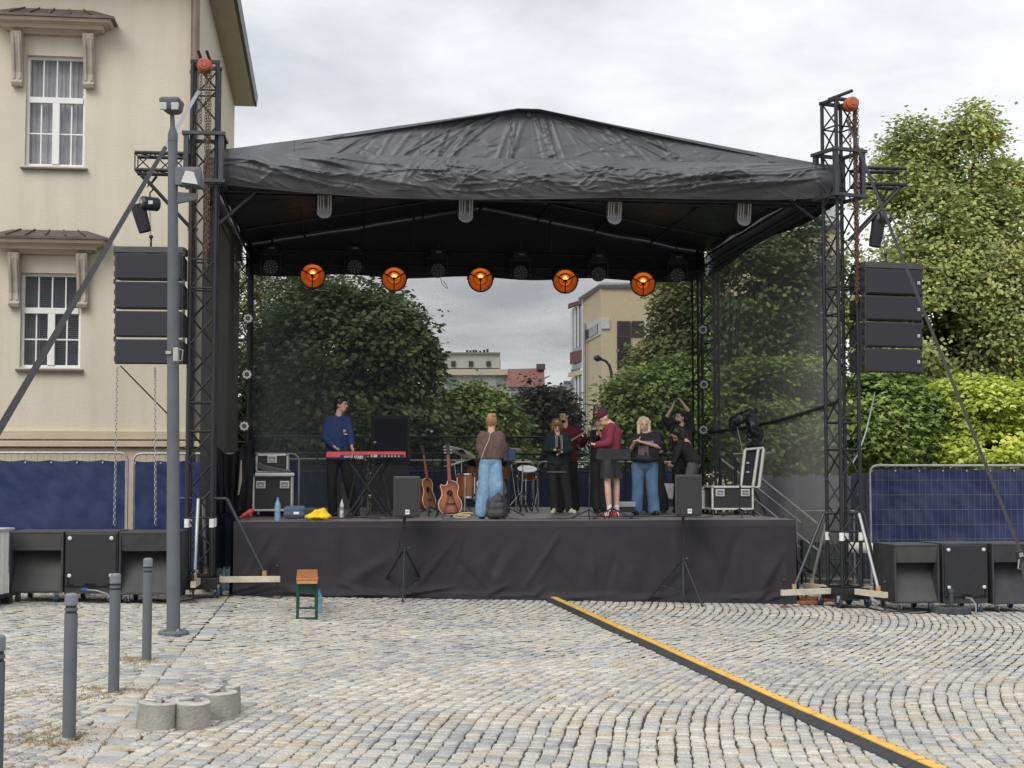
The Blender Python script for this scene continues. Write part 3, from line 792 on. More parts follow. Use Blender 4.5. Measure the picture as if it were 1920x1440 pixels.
# ================================================================== trees
BARK = mat('brown_bark', (0.09, 0.07, 0.055), 0.95, 0, 0.35, 8, 0.6, 25)
LEAF = np.array([(0, 0, 0), (-.40, .46, -.09), (0, 1.0, -.03), (.40, .46, -.09)])
LF = np.array([(0, 2, 1, 1), (0, 3, 2, 2)])
LF = np.array([(0, 3, 2, 1)])
MAPLE = np.array([(0, 0, 0), (-.30, .10, -.03), (-.55, .45, -.10), (-.22, .55, -.04), (0, 1.0, -.08), (.22, .55, -.04), (.55, .45, -.10), (.30, .10, -.03)])
MF = np.array([(0, 3, 2, 1), (0, 5, 4, 3), (0, 7, 6, 5)])
def unit(a): return a / np.maximum(np.linalg.norm(a, axis=1, keepdims=True), 1e-9)
def leaves(blobs, n_clump, per, size, lump=0.22, seed=0, shell=0.42, droop=0.5, maple=False, spread=0.30, lum_scale=2.2, sprig=0.04, flat=0.45, upw=.8, gap=.22, gfreq=.9):
    rg = np.random.default_rng(seed)
    B = np.array([[*c, *r] for c, r in blobs], float)
    area = B[:, 3] * B[:, 5] + B[:, 4] * B[:, 5] + B[:, 3] * B[:, 4]
    idx = rg.choice(len(B), n_clump * 3, p=area / area.sum())
    dirs = unit(rg.normal(size=(len(idx), 3)))
    lumpv = np.array([noise.noise(Vector(d_) * lum_scale + Vector((i_ * 3.7, seed, 0))) + .5 * noise.noise(Vector(d_) * lum_scale * 2.7 + Vector((seed, i_, 5))) for d_, i_ in zip(dirs, idx)])
    rad = (1 - shell * rg.random(len(idx)) ** 1.6) * (1 + lump * lumpv) + np.where(rg.random(len(idx)) < sprig, rg.random(len(idx)) * .22, 0)
    C = B[idx, :3] + dirs * B[idx, 3:] * rad[:, None]
    keep = np.ones(len(C), bool)
    for b in B:
        q = (C - b[:3]) / b[3:]
        keep &= (q ** 2).sum(1) > (0.58) ** 2
    keep &= np.array([noise.noise(Vector(c_) * gfreq + Vector((seed, 0, 0))) for c_ in C]) > -gap
    C, D = C[keep][:n_clump], dirs[keep][:n_clump]
    csz = rg.uniform(.6, 1.25, len(C)) * spread
    n = len(C) * per
    c = np.repeat(C, per, 0); out = np.repeat(D, per, 0); cs = np.repeat(csz, per)[:, None]
    off = rg.normal(size=(n, 3)) * cs; off[:, 2] *= flat
    off -= out * (off * out).sum(1, keepdims=True) * .35
    pos = c + off
    up = np.array([0, 0, 1.0])
    nrm = unit(out * .45 + up * upw + rg.normal(size=(n, 3)) * .42)
    ax = unit(out * .8 - up * droop + unit(off + 1e-6) * .6 + rg.normal(size=(n, 3)) * .45)
    ax = unit(ax - nrm * (ax * nrm).sum(1, keepdims=True))
    sd = np.cross(ax, nrm)
    sz = size * rg.uniform(.6, 1.25, (n, 1, 1))
    T, Fq = (MAPLE, MF) if maple else (LEAF, LF)
    k = len(T)
    V = pos[:, None] + sz * (T[None, :, 0:1] * sd[:, None] + T[None, :, 1:2] * ax[:, None] + T[None, :, 2:3] * nrm[:, None])
    Fa = (Fq[None] + (np.arange(n) * k)[:, None, None]).reshape(-1, 4)
    return V.reshape(-1, 3), Fa, C
def tree(name, label, Yc, blobs_px, lm, n_clump, per, size, foot=None, trunk_r=0.16, group=None, seed=1, spread=0.30, depth=1.0, limb=9, **kw):
    """blobs_px: (x, y, rx, ry, dY) read off against sight lines at distance Yc + dY"""
    blobs = []
    for (x, y, rx_, ry_, dy) in blobs_px:
        Y = Yc + dy; c = P(x, y, Y); k = Y / F_PX
        blobs.append(((c.x, c.y, c.z), (rx_ * k, rx_ * k * depth, ry_ * k)))
    fx = foot if foot is not None else blobs_px[0][0]
    f = P(fx, 900, Yc); base = Vector((f.x, Yc, gz(f.x) - .05))
    t = thing(name, label, 'tree', base, group=group)
    V, Fa, C = leaves(blobs, n_clump, per, size, seed=seed, spread=spread, **kw)
    V = V - np.array(base)
    np_mesh('crown', V, Fa, lm, t)
    rg = random.Random(seed)
    m = MB(); top = Vector(blobs[0][0])
    mid = base.lerp(top, .45) + Vector((rg.uniform(-.15, .15), rg.uniform(-.15, .15), 0))
    m.path([base, base.lerp(mid, .5), mid, top], [trunk_r * 1.25, trunk_r, trunk_r * .8, trunk_r * .3], 8)
    m.build('trunk', BARK, t, smooth=True)
    m = MB()
    for k in range(limb * 3):
        q = Vector(C[rg.randrange(len(C))])
        s0 = mid.lerp(top, rg.uniform(0, .6)); mm_ = s0.lerp(q, .5) + Vector((0, 0, rg.uniform(0, .3)))
        r0 = trunk_r * rg.uniform(.18, .4)
        m.path([s0, mm_, q], [r0, r0 * .6, r0 * .2], 5)
    m.build('limbs', BARK, t, smooth=True)
    return t
L_DARK = leaf_mat('dark_maple_leaf', (0.085, 0.135, 0.060), (0.155, 0.220, 0.092), (0.22, 0.28, 0.12), .25)
L_MID = leaf_mat('green_maple_leaf', (0.150, 0.240, 0.066), (0.270, 0.370, 0.110), (0.38, 0.44, 0.16), .28)
L_LIME = leaf_mat('lime_leaf', (0.400, 0.520, 0.080), (0.620, 0.680, 0.150), (0.70, 0.70, 0.25), .28)
L_AUT = leaf_mat('turning_leaf', (0.320, 0.400, 0.165), (0.500, 0.550, 0.225), (0.54, 0.460, 0.230), .25)
L_OLIVE = leaf_mat('olive_leaf', (0.150, 0.178, 0.078), (0.250, 0.270, 0.115), (0.34, 0.30, 0.14), .32)
L_PURP = leaf_mat('purple_brown_leaf', (0.034, 0.036, 0.028), (0.085, 0.076, 0.058), (0.12, 0.10, 0.07), .25)

tree('maple_tree', 'large dark green maple filling the left of the stage backdrop', 38.5,
     [(655, 705, 150, 140, 0), (600, 640, 105, 110, .5), (730, 665, 84, 105, -.5), (690, 600, 75, 75, .8), (560, 740, 100, 120, 0), (765, 735, 58, 90, 0), (660, 800, 170, 75, 0), (540, 810, 110, 80, 0), (770, 830, 60, 60, .5)],
     L_DARK, 3400, 16, .17, foot=690, trunk_r=.2, seed=3, spread=.27, sprig=.09, lump=.3)
tree('tall_thin_tree', 'tall half bare olive tree rising behind the dark maple', 50,
     [(520, 560, 75, 120, 0), (470, 620, 70, 130, 0), (600, 540, 60, 60, 2), (450, 760, 80, 120, 0)], L_OLIVE, 1300, 12, .15, foot=505, trunk_r=.2, seed=5, spread=.45, lump=.4, sprig=.12, shell=.7, limb=16)
tree('roundish_bush_tree', 'broad mid green tree under the grey block', 41,
     [(890, 795, 75, 72, 0), (850, 810, 45, 60, 0), (935, 805, 45, 60, 0), (890, 850, 90, 40, 0)], L_MID, 1300, 16, .16, seed=7, spread=.25)
tree('purple_tree', 'dull purple brown tree beside the beige block', 46,
     [(1010, 785, 50, 68, 0), (985, 805, 45, 58, 0), (1050, 795, 32, 74, 1), (1020, 850, 60, 45, 0)], L_PURP, 950, 14, .17, seed=9, spread=.28)
tree('yellow_green_tree', 'small yellow green tree at the maple edge', 44,
     [(832, 780, 30, 50, 0), (845, 800, 30, 50, 0)], L_LIME, 260, 12, .15, seed=10, spread=.26)
tree('loose_fir_tree', 'tall loose grey green tree covering the beige block corner', 44,
     [(1275, 600, 42, 85, 0), (1262, 660, 62, 60, 0), (1300, 560, 45, 90, 1), (1250, 700, 68, 45, 0), (1310, 640, 40, 110, 0), (1330, 760, 60, 110, 0)], L_OLIVE, 1500, 16, .15, foot=1285, seed=12, spread=.34, lump=.34, sprig=.12)
G1 = 'clipped round maples behind the stage'
tree('globe_maple', 'round headed green maple behind the raised arms of the bearded man', 36,
     [(1215, 765, 85, 75, 0), (1270, 745, 75, 80, .5), (1180, 805, 55, 55, -.3), (1290, 810, 60, 75, 0), (1220, 840, 90, 50, 0)], L_MID, 1700, 16, .145, foot=1240, seed=14, spread=.22, lump=.2, group=G1)
tree('globe_maple', 'round headed maple seen through the side netting beside its dark tall neighbour', 35,
     [(1420, 760, 90, 85, 0), (1500, 770, 80, 105, .4), (1370, 780, 55, 80, -.4), (1450, 840, 120, 60, 0)], L_MID, 1900, 16, .145, foot=1450, seed=16, spread=.22, lump=.2, group=G1)
tree('netted_tall_tree', 'tall dark tree showing through the upper side netting', 43,
     [(1420, 560, 95, 120, 0), (1500, 520, 80, 120, 1), (1370, 600, 60, 100, 0), (1460, 680, 110, 90, 0)], L_DARK, 1700, 16, .18, foot=1430, seed=18, spread=.34, lump=.3)
tree('globe_maple', 'deep green round maple beside the dark fence boards, left of the lime tree', 33,
     [(1655, 775, 85, 75, 0), (1640, 825, 85, 62, -.2), (1690, 805, 70, 75, 0), (1600, 840, 60, 50, .4)], L_MID, 1900, 18, .135, foot=1665, seed=20, spread=.20, lump=.2, group=G1, droop=.25, upw=1.0, maple=True)
tree('globe_maple', 'bright lime green round maple above the blue fence', 33.5,
     [(1830, 780, 105, 72, 0), (1900, 790, 90, 75, 0), (1775, 795, 65, 72, .2), (1985, 795, 80, 70, 0), (1860, 840, 150, 55, 0)], L_LIME, 2700, 18, .135, foot=1850, seed=22, spread=.20, lump=.2, group=G1, droop=.25, upw=1.0, maple=True)
tree('turning_tree', 'tall plane tree with autumn tinged leaves at the far right', 41,
     [(1785, 500, 145, 165, 0), (1815, 310, 66, 85, .5), (1690, 440, 72, 130, -.5), (1880, 470, 95, 120, 0), (1720, 570, 110, 115, -1), (1900, 600, 120, 120, -.5), (1700, 330, 50, 80, 0), (1825, 240, 34, 42, 0), (1715, 258, 28, 32, 0), (1985, 500, 90, 110, 0), (1640, 600, 48, 85, 0), (1880, 350, 34, 45, 0), (1770, 660, 150, 90, 0), (1930, 690, 100, 90, 0), (1765, 330, 40, 60, .5), (1935, 400, 58, 85, .3)],
     L_AUT, 8600, 13, .145, foot=1800, trunk_r=.28, seed=24, spread=.34, lump=.36, sprig=.18, shell=.62, limb=22, gap=.16, gfreq=.62)
def hedge():
    a, b_ = P(380, 870, 47), P(1720, 870, 47)
    t = thing('background_hedge', 'long dark hedge closing the view under the tree crowns', 'hedge', Vector(((a.x + b_.x) / 2, 47, 0)))
    bl = [((a.x + (b_.x - a.x) * (k + .5) / 13, 47 + .4 * math.sin(k * 2), 1.3 + .25 * math.sin(k * 1.7)), (1.5, .9, 1.75)) for k in range(13)]
    V, Fa, C = leaves(bl, 1500, 12, .20, seed=31, spread=.3, lump=.25)
    np_mesh('foliage', V - np.array(t.location), Fa, L_DARK, t)
    m = MB()
    for k in range(13):
        x = bl[k][0][0]; m.path([(x, 47, -.1), (x + .1, 47, 1.2), (x - .1, 47.1, 2.2)], [.07, .05, .02], 6)
    m.build('stems', BARK, t)
hedge()

# ================================================================== fences
BLUETARP = mat('blue_tarpaulin', (0.015, 0.025, 0.085), 0.30, 0, 0.25, 2.5, 0.35, 5, col2=(0.020, 0.034, 0.120))
WIRE = mat('fence_wire', (0.21, 0.22, 0.25), 0.5, 0.3)
def fence_panel(label, p0, p1, ztop, tarp_front, blocks=True, drop=0.12, wires=True, amp=1.0, group='tarpaulined site fence panels', seed=0):
    p0, p1 = Vector((p0[0], p0[1], 0)), Vector((p1[0], p1[1], 0))
    base = p0.lerp(p1, .5); base.z = gz(base.x)
    t = thing('site_fence_panel', label, 'fence', base, group=group)
    ax = (p1 - p0).normalized(); L = (p1 - p0).length; nb = Vector((ax.y, -ax.x, 0))
    if nb.y > 0: nb = -nb
    def Q(s, z, o=0): return p0 + ax * s + nb * o + Vector((0, 0, z))
    zb = gz(base.x) + .16; rr = .12
    pts = [Q(0, zb - .1), Q(0, ztop - rr)] + [Q(rr - rr * math.cos(a), ztop - rr + rr * math.sin(a)) for a in (R(30), R(60))] + [Q(rr, ztop), Q(L - rr, ztop)] + [Q(L - rr + rr * math.sin(a), ztop - rr + rr * math.cos(a)) for a in (R(30), R(60))] + [Q(L, ztop - rr), Q(L, zb - .1)]
    m = MB(); m.path(pts, .021, 8); m.tube(Q(0, zb), Q(L, zb), .018, n=6); m.build('frame', GALV, t, smooth=True)
    if wires:
        m = MB(); n = int(L / .105)
        for k in range(1, n): m.tube(Q(L * k / n, zb), Q(L * k / n, ztop), .0028, n=4, caps=False)
        for k in range(1, 8):
            z = zb + (ztop - zb) * k / 8; m.tube(Q(0, z, .005), Q(L, z, .005), .0034, n=4, caps=False)
        tag(m.build('wire_mesh', WIRE, t), kind='stuff')
    o = .035 if tarp_front else -.03
    def tf(u, v):
        s = .03 + u * (L - .06); z = zb - .05 + v * (ztop - drop - zb + .05)
        h = .020 * noise.noise((s * 1.6 + seed, z * 1.1, 3)) + .014 * noise.noise((s * 5 + seed, z * 2.2 + s * 2, 8)) + .010 * abs(noise.noise((s * 3 + z * 3, z * 1.4 - s, seed)))
        h *= amp; sag = .022 * abs(math.sin(s * PI / .42)) * (v ** 8)
        return Q(s, z - sag, o + h)
    m = MB(); m.grid(tf, 110, 44); tp = m.build('tarpaulin', BLUETARP, t, smooth=True)
    k = .03
    while k < L:
        m = MB(); m.tube(Q(k, ztop - drop - .04, o + .03), Q(k, ztop - drop - .04, o + .0), .016, n=8); m.build('eyelet', ALU, tp)
        k += .42
    if blocks:
        for s in (0.0, L):
            m = MB(); m.box(Q(s, gz(base.x) + .07), (.24, .62, .14)); m.build('foot_block', mat('fence_foot', (.25, .25, .24), .9, 0, .2, 5), t, bevel=.02)
    return t
def fp(x, Y): q = P(x, 880, Y); return (q.x, q.y)
zl = P(120, 849, 24.5).z
fence_panel('blue tarpaulin fence panel below the lower house window at far left', fp(-150, 24.3), fp(239, 24.6), zl, True, seed=1)
fence_panel('narrow visible blue fence panel between lamp post and second panel joint', fp(250, 24.6), fp(560, 25.0), zl - .01, True, seed=2)
zr = P(1700, 876, 25).z
fence_panel('sunlit blue fence panel with wire grid over it beneath the lime tree', fp(1631, 25.2), fp(2030, 25.5), zr + .03, False, drop=.05, seed=3, amp=1.9)
for k, (xa, xb) in enumerate(((380, 690), (698, 1000), (1008, 1300))):
    fence_panel(['blue fence panel behind the stage at the flight cases', 'blue fence panel behind the stage at the guitars', 'blue fence panel behind the stage at the bass player'][k], fp(xa, 32.5 + k * .25), fp(xb, 32.7 + k * .25), 2.16 - .03 * k, True, wires=False, seed=5 + k)
# board fence and wire fence at the right of the stage
PLANK = mat('lilac_grey_boards', (0.20, 0.19, 0.235), .85, 0, .2, 3, .2, 30, stretch=(1, 1, .15))
PLANKD = mat('dark_blue_boards', (0.035, 0.042, 0.065), .8, 0, .2, 3, .2, 30)
t = thing('board_fence', 'lilac grey upright board fence behind the right side netting', 'fence', Vector((*fp(1480, 29), gz(5))))
k = 0; x = 1375.0
while x < 1602:
    wpx = random.uniform(11, 17); a = P(x, 880, 29); b_ = P(x + wpx - .5, 880, 29); h = 1.80 + random.uniform(-.05, .03)
    m = MB(); m.hexa([(a.x, a.y, -.2), (b_.x, a.y, -.2), (b_.x, a.y + .03, -.2), (a.x, a.y + .03, -.2)], [(a.x, a.y, h), (b_.x, a.y, h + .01), (b_.x, a.y + .03, h + .01), (a.x, a.y + .03, h)])
    m.build('board', PLANK, t, bevel=.004); x += wpx; k += 1
m = MB(); a, b_ = P(1385, 900, 29.3), P(1600, 900, 29.3); m.box(((a.x + b_.x) / 2, 29.35, .9), (b_.x - a.x, .08, .09)); m.build('rail', PLANK, t)
t = thing('dark_board_fence', 'dark blue boards between the tower and the right blue panel', 'fence', Vector((*fp(1616, 28.6), gz(6))))
x = 1596.0
while x < 1700:
    wpx = 13; a = P(x, 880, 28.6); b_ = P(x + wpx - 1, 880, 28.6)
    m = MB(); m.hexa([(a.x, a.y, -.2), (b_.x, a.y, -.2), (b_.x, a.y + .03, -.2), (a.x, a.y + .03, -.2)], [(a.x, a.y, 1.85), (b_.x, a.y, 1.85), (b_.x, a.y + .03, 1.85), (a.x, a.y + .03, 1.85)])
    m.build('board', PLANKD, t, bevel=.004); x += wpx
t = thing('low_wire_fence', 'low wire grid panel at the foot of the stage stairs', 'fence', Vector((*fp(1530, 26.2), gz(5.4))))
a, b_ = P(1492, 900, 26.2), P(1600, 900, 26.2)
m = MB()
for k in range(10): xx = a.x + (b_.x - a.x) * k / 9; m.tube((xx, 26.2, 0), (xx, 26.2, 1.15), .006, n=4)
for k in range(6): m.tube((a.x, 26.195, .12 + k * .2), (b_.x, 26.195, .12 + k * .2), .006, n=4)
tag(m.build('wire_mesh', BLK_METAL, t), kind='stuff')
m = MB(); m.path([(a.x, 26.2, -.1), (a.x, 26.2, 1.18), (b_.x, 26.2, 1.18), (b_.x, 26.2, -.1)], .02, 6); m.build('frame', GALV, t)
m = MB(); m.box(((a.x + b_.x) / 2, 26.9, .62), (b_.x - a.x, .05, 1.2)); m.build('backing_board', mat('grey_green_sheet', (.115, .13, .125), .8, 0, .2, 2), t)
# pale pipe resting by the tower
pp = thing('pale_pipe', 'thick pale plastic pipe lying behind the right tower', 'pipe', P(1612, 1027, 24))
m = MB(); m.tube(P(1590, 1026, 24.2), P(1700, 1030, 24.2), .085, n=14); m.build('tube', mat('pale_pipe_plastic', (.72, .68, .58), .5, 0, .08, 4), pp, smooth=True)
# ================================================================== stage platform
U0, U1, VB = -4.07, 4.2, 8.3
stage = thing('stage_platform', 'raised concert stage with black cloth skirt under the tarpaulin roof', 'stage', S(0, 0, 0), SA)
DECKM = mat('grey_stage_deck', (0.15, 0.138, 0.135), 0.36, 0, 0.3, 2.5, 0.1, 40, col2=(0.23, 0.21, 0.20))
SKIRT = mat('black_skirt_cloth', (0.027, 0.0245, 0.031), 0.85, 0, 0.18, 3, 0.10, 300)
nu, nv = 8, 4
for i in range(nu):
    for j in range(nv):
        a0, a1 = U0 + (U1 - U0) * i / nu + .004, U0 + (U1 - U0) * (i + 1) / nu - .004
        b0, b1 = VB * j / nv + .004, VB * (j + 1) / nv - .004
        m = MB(); m.hexa([S(a0, b0, DECK - .08), S(a1, b0, DECK - .08), S(a1, b1, DECK - .08), S(a0, b1, DECK - .08)], [S(a0, b0, DECK), S(a1, b0, DECK), S(a1, b1, DECK), S(a0, b1, DECK)])
        m.build('deck_panel', DECKM, stage, bevel=.004)
        m = MB(); q = S((a0 + a1) / 2, (b0 + b1) / 2, 0); m.tube((q.x, q.y, gz(q.x)), q + Vector((0, 0, DECK - .08)), .03, n=6); m.build('leg', ALU, stage)
def seg_field(pts, segs):              # sum of soft ridges along line segments; pts (n,2), seg = x0,y0,x1,y1,width,height
    out = np.zeros(len(pts))
    for (x0, y0, x1, y1, w_, h_) in segs:
        d_ = np.array([x1 - x0, y1 - y0]); L2 = (d_ ** 2).sum() + 1e-9
        t = np.clip(((pts - (x0, y0)) @ d_) / L2, 0, 1)
        dist = np.hypot(*(pts - np.array([x0, y0]) - t[:, None] * d_).T)
        out += h_ * np.exp(-(dist / w_) ** 2) * np.sin(PI * np.clip(t, .04, .96)) ** .6
    return out
rk = random.Random(9)
KU, KV = 320, 44
kp_ = np.array([(U0 - .02 + (U1 - U0 + .04) * i / KU, j / KV) for j in range(KV + 1) for i in range(KU + 1)])
segs = []
for k in range(44):                    # soft slanting drags and hanging folds
    x0 = rk.uniform(U0, U1); v0 = rk.uniform(.45, 1.0); dx = rk.choice((-1, 1)) * rk.uniform(.05, .75)
    segs.append((x0, v0, x0 + dx, rk.uniform(-.05, .25), rk.uniform(.03, .10), rk.uniform(.012, .040) * rk.choice((1, 1, -1))))
for k in range(46):                    # puddled creases at the hem
    x0 = rk.uniform(U0, U1); segs.append((x0, rk.uniform(.0, .22), x0 + rk.uniform(.2, .8) * rk.choice((-1, 1)), rk.uniform(0, .08), rk.uniform(.018, .04), rk.uniform(.015, .035)))
kd = seg_field(kp_, segs)
def skirt_front(u, v):
    i, j = round(u * KU), round(v * KV); uu = kp_[j * (KU + 1) + i][0]; q = S(uu, 0, 0); zb = gz(q.x)
    z = zb + v * (DECK - .10 - zb); f = 1 - v
    h = .03 * noise.noise((uu * 1.1, 0, 2)) * (1.2 - v) + .014 * noise.noise((uu * 3.3, v * .6, 5)) * (.25 + .75 * f)
    return S(uu, -.045 - h - kd[j * (KU + 1) + i] * min(1, f * 6) - .03 * max(0, 1 - v * 9), z)
m = MB(); m.grid(skirt_front, KU, KV); m.build('skirt', SKIRT, stage, smooth=True)
m = MB(); m.grid(lambda u, v: S(U0 - .02 + u * (U1 - U0 + .04), -.035 - .004 * noise.noise((u * 20, v, 1)), DECK - .115 + v * .112), 120, 2); m.build('skirt_band', mat('skirt_top_band', (.036, .033, .040), .8, 0, .15, 4), stage, smooth=True)
for uu, sg in ((U1 + .03, 1), (U0 - .03, -1)):
    m = MB(); m.grid(lambda u, v: S(uu + sg * (.02 * noise.noise((u * 14, v, sg)) + .05 * (1 - v) * (u < .02)), u * VB, gz(S(uu, u * VB, 0).x) + v * (DECK - .01 - gz(S(uu, 0, 0).x))), 90, 6, flip=sg < 0); m.build('side_skirt', SKIRT, stage, smooth=True)
# rear hand rail
for z in (DECK + .72, DECK + 1.08, DECK + 1.42):
    rod('rail', S(-4.3, 8.1, z), S(4.45, 8.1, z), .02, BLK_METAL, stage)
for k in range(8): rod('rail_post', S(-4.3 + k * 1.25, 8.1, DECK), S(-4.3 + k * 1.25, 8.1, DECK + 1.42), .02, BLK_METAL, stage)
# stairs at the right with hand rails
st_ = thing('stage_stairs', 'metal stair with pale hand rails at the right stage edge', 'stairs', S(4.6, 3.6, 0), SA)
for k in range(5):
    m = MB(); q = S(4.35 + k * .27, 3.6, DECK - .2 - k * .2); m.box(q, (.26, 1.0, .04), rz(SA)); m.build('step', BLK_METAL, st_, bevel=.004)
for v in (3.1, 4.1):
    rod('stringer', S(4.22, v, DECK - .1), S(5.6, v, .08), .035, BLK_METAL, st_)
    rod('hand_rail', S(4.15, v, DECK + .95), S(5.62, v, .95), .022, GALV, st_)
    rod('middle_rail', S(4.15, v, DECK + .5), S(5.62, v, .50), .018, GALV, st_)
    rod('post', S(4.15, v, DECK), S(4.15, v, DECK + .97), .025, BLK_METAL, st_)
    rod('post', S(5.62, v, gz(5.6)), S(5.62, v, .97), .025, BLK_METAL, st_)

# ================================================================== truss towers
def lattice(t, corners0, corners1, bay, rb, mt, rungs=None, chord_r=.030, skip=()):
    c0 = [Vector(c) for c in corners0]; c1 = [Vector(c) for c in corners1]
    L = (c1[0] - c0[0]).length; n = max(2, round(L / bay))
    for k in range(len(c0)): rod('chord', c0[k], c1[k], chord_r, mt, t, 8)
    K = len(c0)
    for f in range(K):
        if f in skip: continue
        a, b = f, (f + 1) % K
        for i in range(n):
            if i % 2 == 0: p, q = c0[a].lerp(c1[a], i / n), c0[b].lerp(c1[b], (i + 1) / n)
            else: p, q = c0[b].lerp(c1[b], i / n), c0[a].lerp(c1[a], (i + 1) / n)
            rod('brace', p, q, rb, mt, t)
        for i in (rungs if rungs is not None else (0, n)):
            rod('rung', c0[a].lerp(c1[a], i / n), c0[b].lerp(c1[b], i / n), rb, mt, t)
def chain(mb, p0, p1, ll=.052, r=.0065, wv=.02, jitter=0.0):
    p0, p1 = Vector(p0), Vector(p1); L = (p1 - p0).length; n = int(L / (ll * .78)); M_ = frame(p1 - p0)
    for i in range(n):
        c = p0.lerp(p1, (i + .5) / n) + Vector((random.uniform(-1, 1) * jitter, random.uniform(-1, 1) * jitter, 0))
        ang = (i % 2) * PI / 2 + .6
        ring = []
        for k in range(8):
            a = 2 * PI * k / 8
            x = math.cos(a) * wv; z = math.sin(a) * ll * .5
            ring.append(c + M_ @ Vector((x * math.cos(ang), x * math.sin(ang), z)))
        mb.path(ring + [ring[0]], r, 4, caps=False)
RUST = mat('rusty_chain', (0.12, 0.072, 0.052), .75, .3, .4, 30, col2=(.20, .125, .092))
STEELCH = mat('steel_chain', (.40, .40, .41), .4, .8, .2, 20)
ORANGE = mat('orange_hoist_paint', (0.42, 0.095, 0.048), .5, 0, .25, 12)
GREYSTEEL = mat('dark_grey_steel', (0.062, 0.066, 0.075), .45, .4, .2, 8)
HW = .172
def tower(uc, vc, z1, label, front, rot=0.0, side=1):
    base = S(uc, vc, 0); base.z = gz(base.x)
    t = thing('truss_tower', label, 'truss tower', base, SA, group='roof truss towers')
    def T(du, dv, z):
        c, s = math.cos(rot), math.sin(rot)
        return S(uc + du * c - dv * s, vc + du * s + dv * c, z)
    cs = [(-HW, -HW), (HW, -HW), (HW, HW), (-HW, HW)]
    zb = base.z + .30
    n = round((z1 - zb) / .40)
    lattice(t, [T(a, b, zb) for a, b in cs], [T(a, b, z1) for a, b in cs], .40, .0135, BLK_METAL, rungs=[0, 2, 5, 6, 10, 11, n - 1, n][:8])
    m = MB(); q = base + Vector((0, 0, .20)); m.box(q, (.52, .52, .16), rz(SA + rot)); bs = m.build('base_block', BLK_METAL, t, bevel=.01)
    for (a, b) in ((-.26, -.2), (.26, -.2), (.26, .25), (-.26, .25)):
        p = T(a, b, base.z + .075); mm = MB(); mm.lathe([(.0, -.022), (.06, -.022), (.072, -.012), (.072, .012), (.06, .022), (0, .022)], 14, rz(SA + .4) @ ry(PI / 2), p); w_ = mm.build('caster', BLUEWHEEL if a > 0 else DARKWHEEL, t, smooth=False)
        mm = MB(); mm.box(p + Vector((0, 0, .06)), (.06, .05, .1)); mm.build('caster_fork', ALU, t)
    if not front: return t
    # four outriggers with screw jacks
    for (dx, dy, ln) in ((1, 0, 1.12), (-1, 0, 1.12), (0, -1, .95), (0, 1, 1.0)):
        e = T(dx * ln, dy * ln, base.z + .24); b0 = T(dx * .27, dy * .27, base.z + .24)
        if side > 0 and dx > 0: e = T(.72, 0, base.z + .24)
        if side < 0 and dx < 0 : e = T(-.72, 0, base.z + .24)
        d_ = (e - b0).normalized(); Mx = frame(d_)
        m = MB(); m.box(b0.lerp(e, .5), (.07, .085, (e - b0).length), Mx); m.build('outrigger_beam', CREAMBEAM, t, bevel=.006)
        kx = b0.lerp(e, .74)
        top = T(dx * .36, dy * .36, base.z + 1.38)
        rod('outrigger_strut', kx + Vector((0, 0, .08)), top, .024, GREYSTEEL if dy == 0 else GALV, t, 10)
        rod('collar_arm', top, T(dx * .12, dy * .12, base.z + 1.38), .022, GREYSTEEL, t, 10)
        m = MB(); m.tube(kx + Vector((0, 0, .03)), kx + Vector((0, 0, .12)), .035, n=8); m.build('strut_socket', mat('worn_orange_socket', (.45, .26, .16), .6), t)
        jx = b0.lerp(e, .95); zg = gz(jx.x)
        rod('jack_screw', Vector((jx.x, jx.y, zg + .03)), jx + Vector((0, 0, .16)), .012, BLK_METAL, t)
        m = MB(); m.tube(Vector((jx.x, jx.y, zg)), Vector((jx.x, jx.y, zg + .03)), .07, .05, n=12); m.build('jack_foot', RUST, t)
        m = MB(); m.ball(jx + Vector((0, 0, .18)), .03); m.build('jack_knob', BLKPLAST, t, smooth=True)
    for a, b in cs:
        m = MB(); m.tube(T(a, b, base.z + .98), T(a, b, base.z + 1.10), .038, n=10); m.build('spigot_sleeve', WHITEPL, t, smooth=True)
    # sleeve block carrying the roof
    z0s, z1s = 5.98, 6.66
    for a, b in cs:
        k = 1.42
        m = MB(); m.box(T(a * k, b * k, (z0s + z1s) / 2), (.07, .07, z1s - z0s), rz(SA + rot)); m.build('sleeve_post', GREYSTEEL, t, bevel=.005)
    for z in (z0s, z1s):
        for (dx, dy, sx, sy) in ((0, -.27, .66, .06), (0, .27, .66, .06), (-.27, 0, .06, .48), (.27, 0, .06, .48)):
            m = MB(); m.box(T(dx, dy, z), (sx * .92, sy, .05), rz(SA + rot)); m.build('sleeve_frame', GREYSTEEL, t, bevel=.004)
    # head: pulley plates, orange hoist and chain
    hp = T(.0 if side < 0 else .05, -.24, z1 - .06)
    for q in (-.10, .02):
        if side > 0: rod('pulley_bar', T(-.16, q, z1 + .03), T(.15, q - .05, z1 + .16), .026, BLK_METAL, t, 8)
        else: rod('pulley_bar', T(q + .06, -.12, z1 - .02), T(q, -.22, z1 + .15), .024, BLK_METAL, t, 8)
    for (dx, dy, sx, sy) in ((0, -HW, .42, .05), (0, HW, .42, .05), (-HW, 0, .05, .28), (HW, 0, .05, .28)):
        m = MB(); m.box(T(dx, dy, z1), (sx, sy, .05), rz(SA + rot)); m.build('head_frame', BLK_METAL, t, bevel=.004)
    Mh = Matrix((EX, Vector((0, 0, 1)), -EY)).transposed()
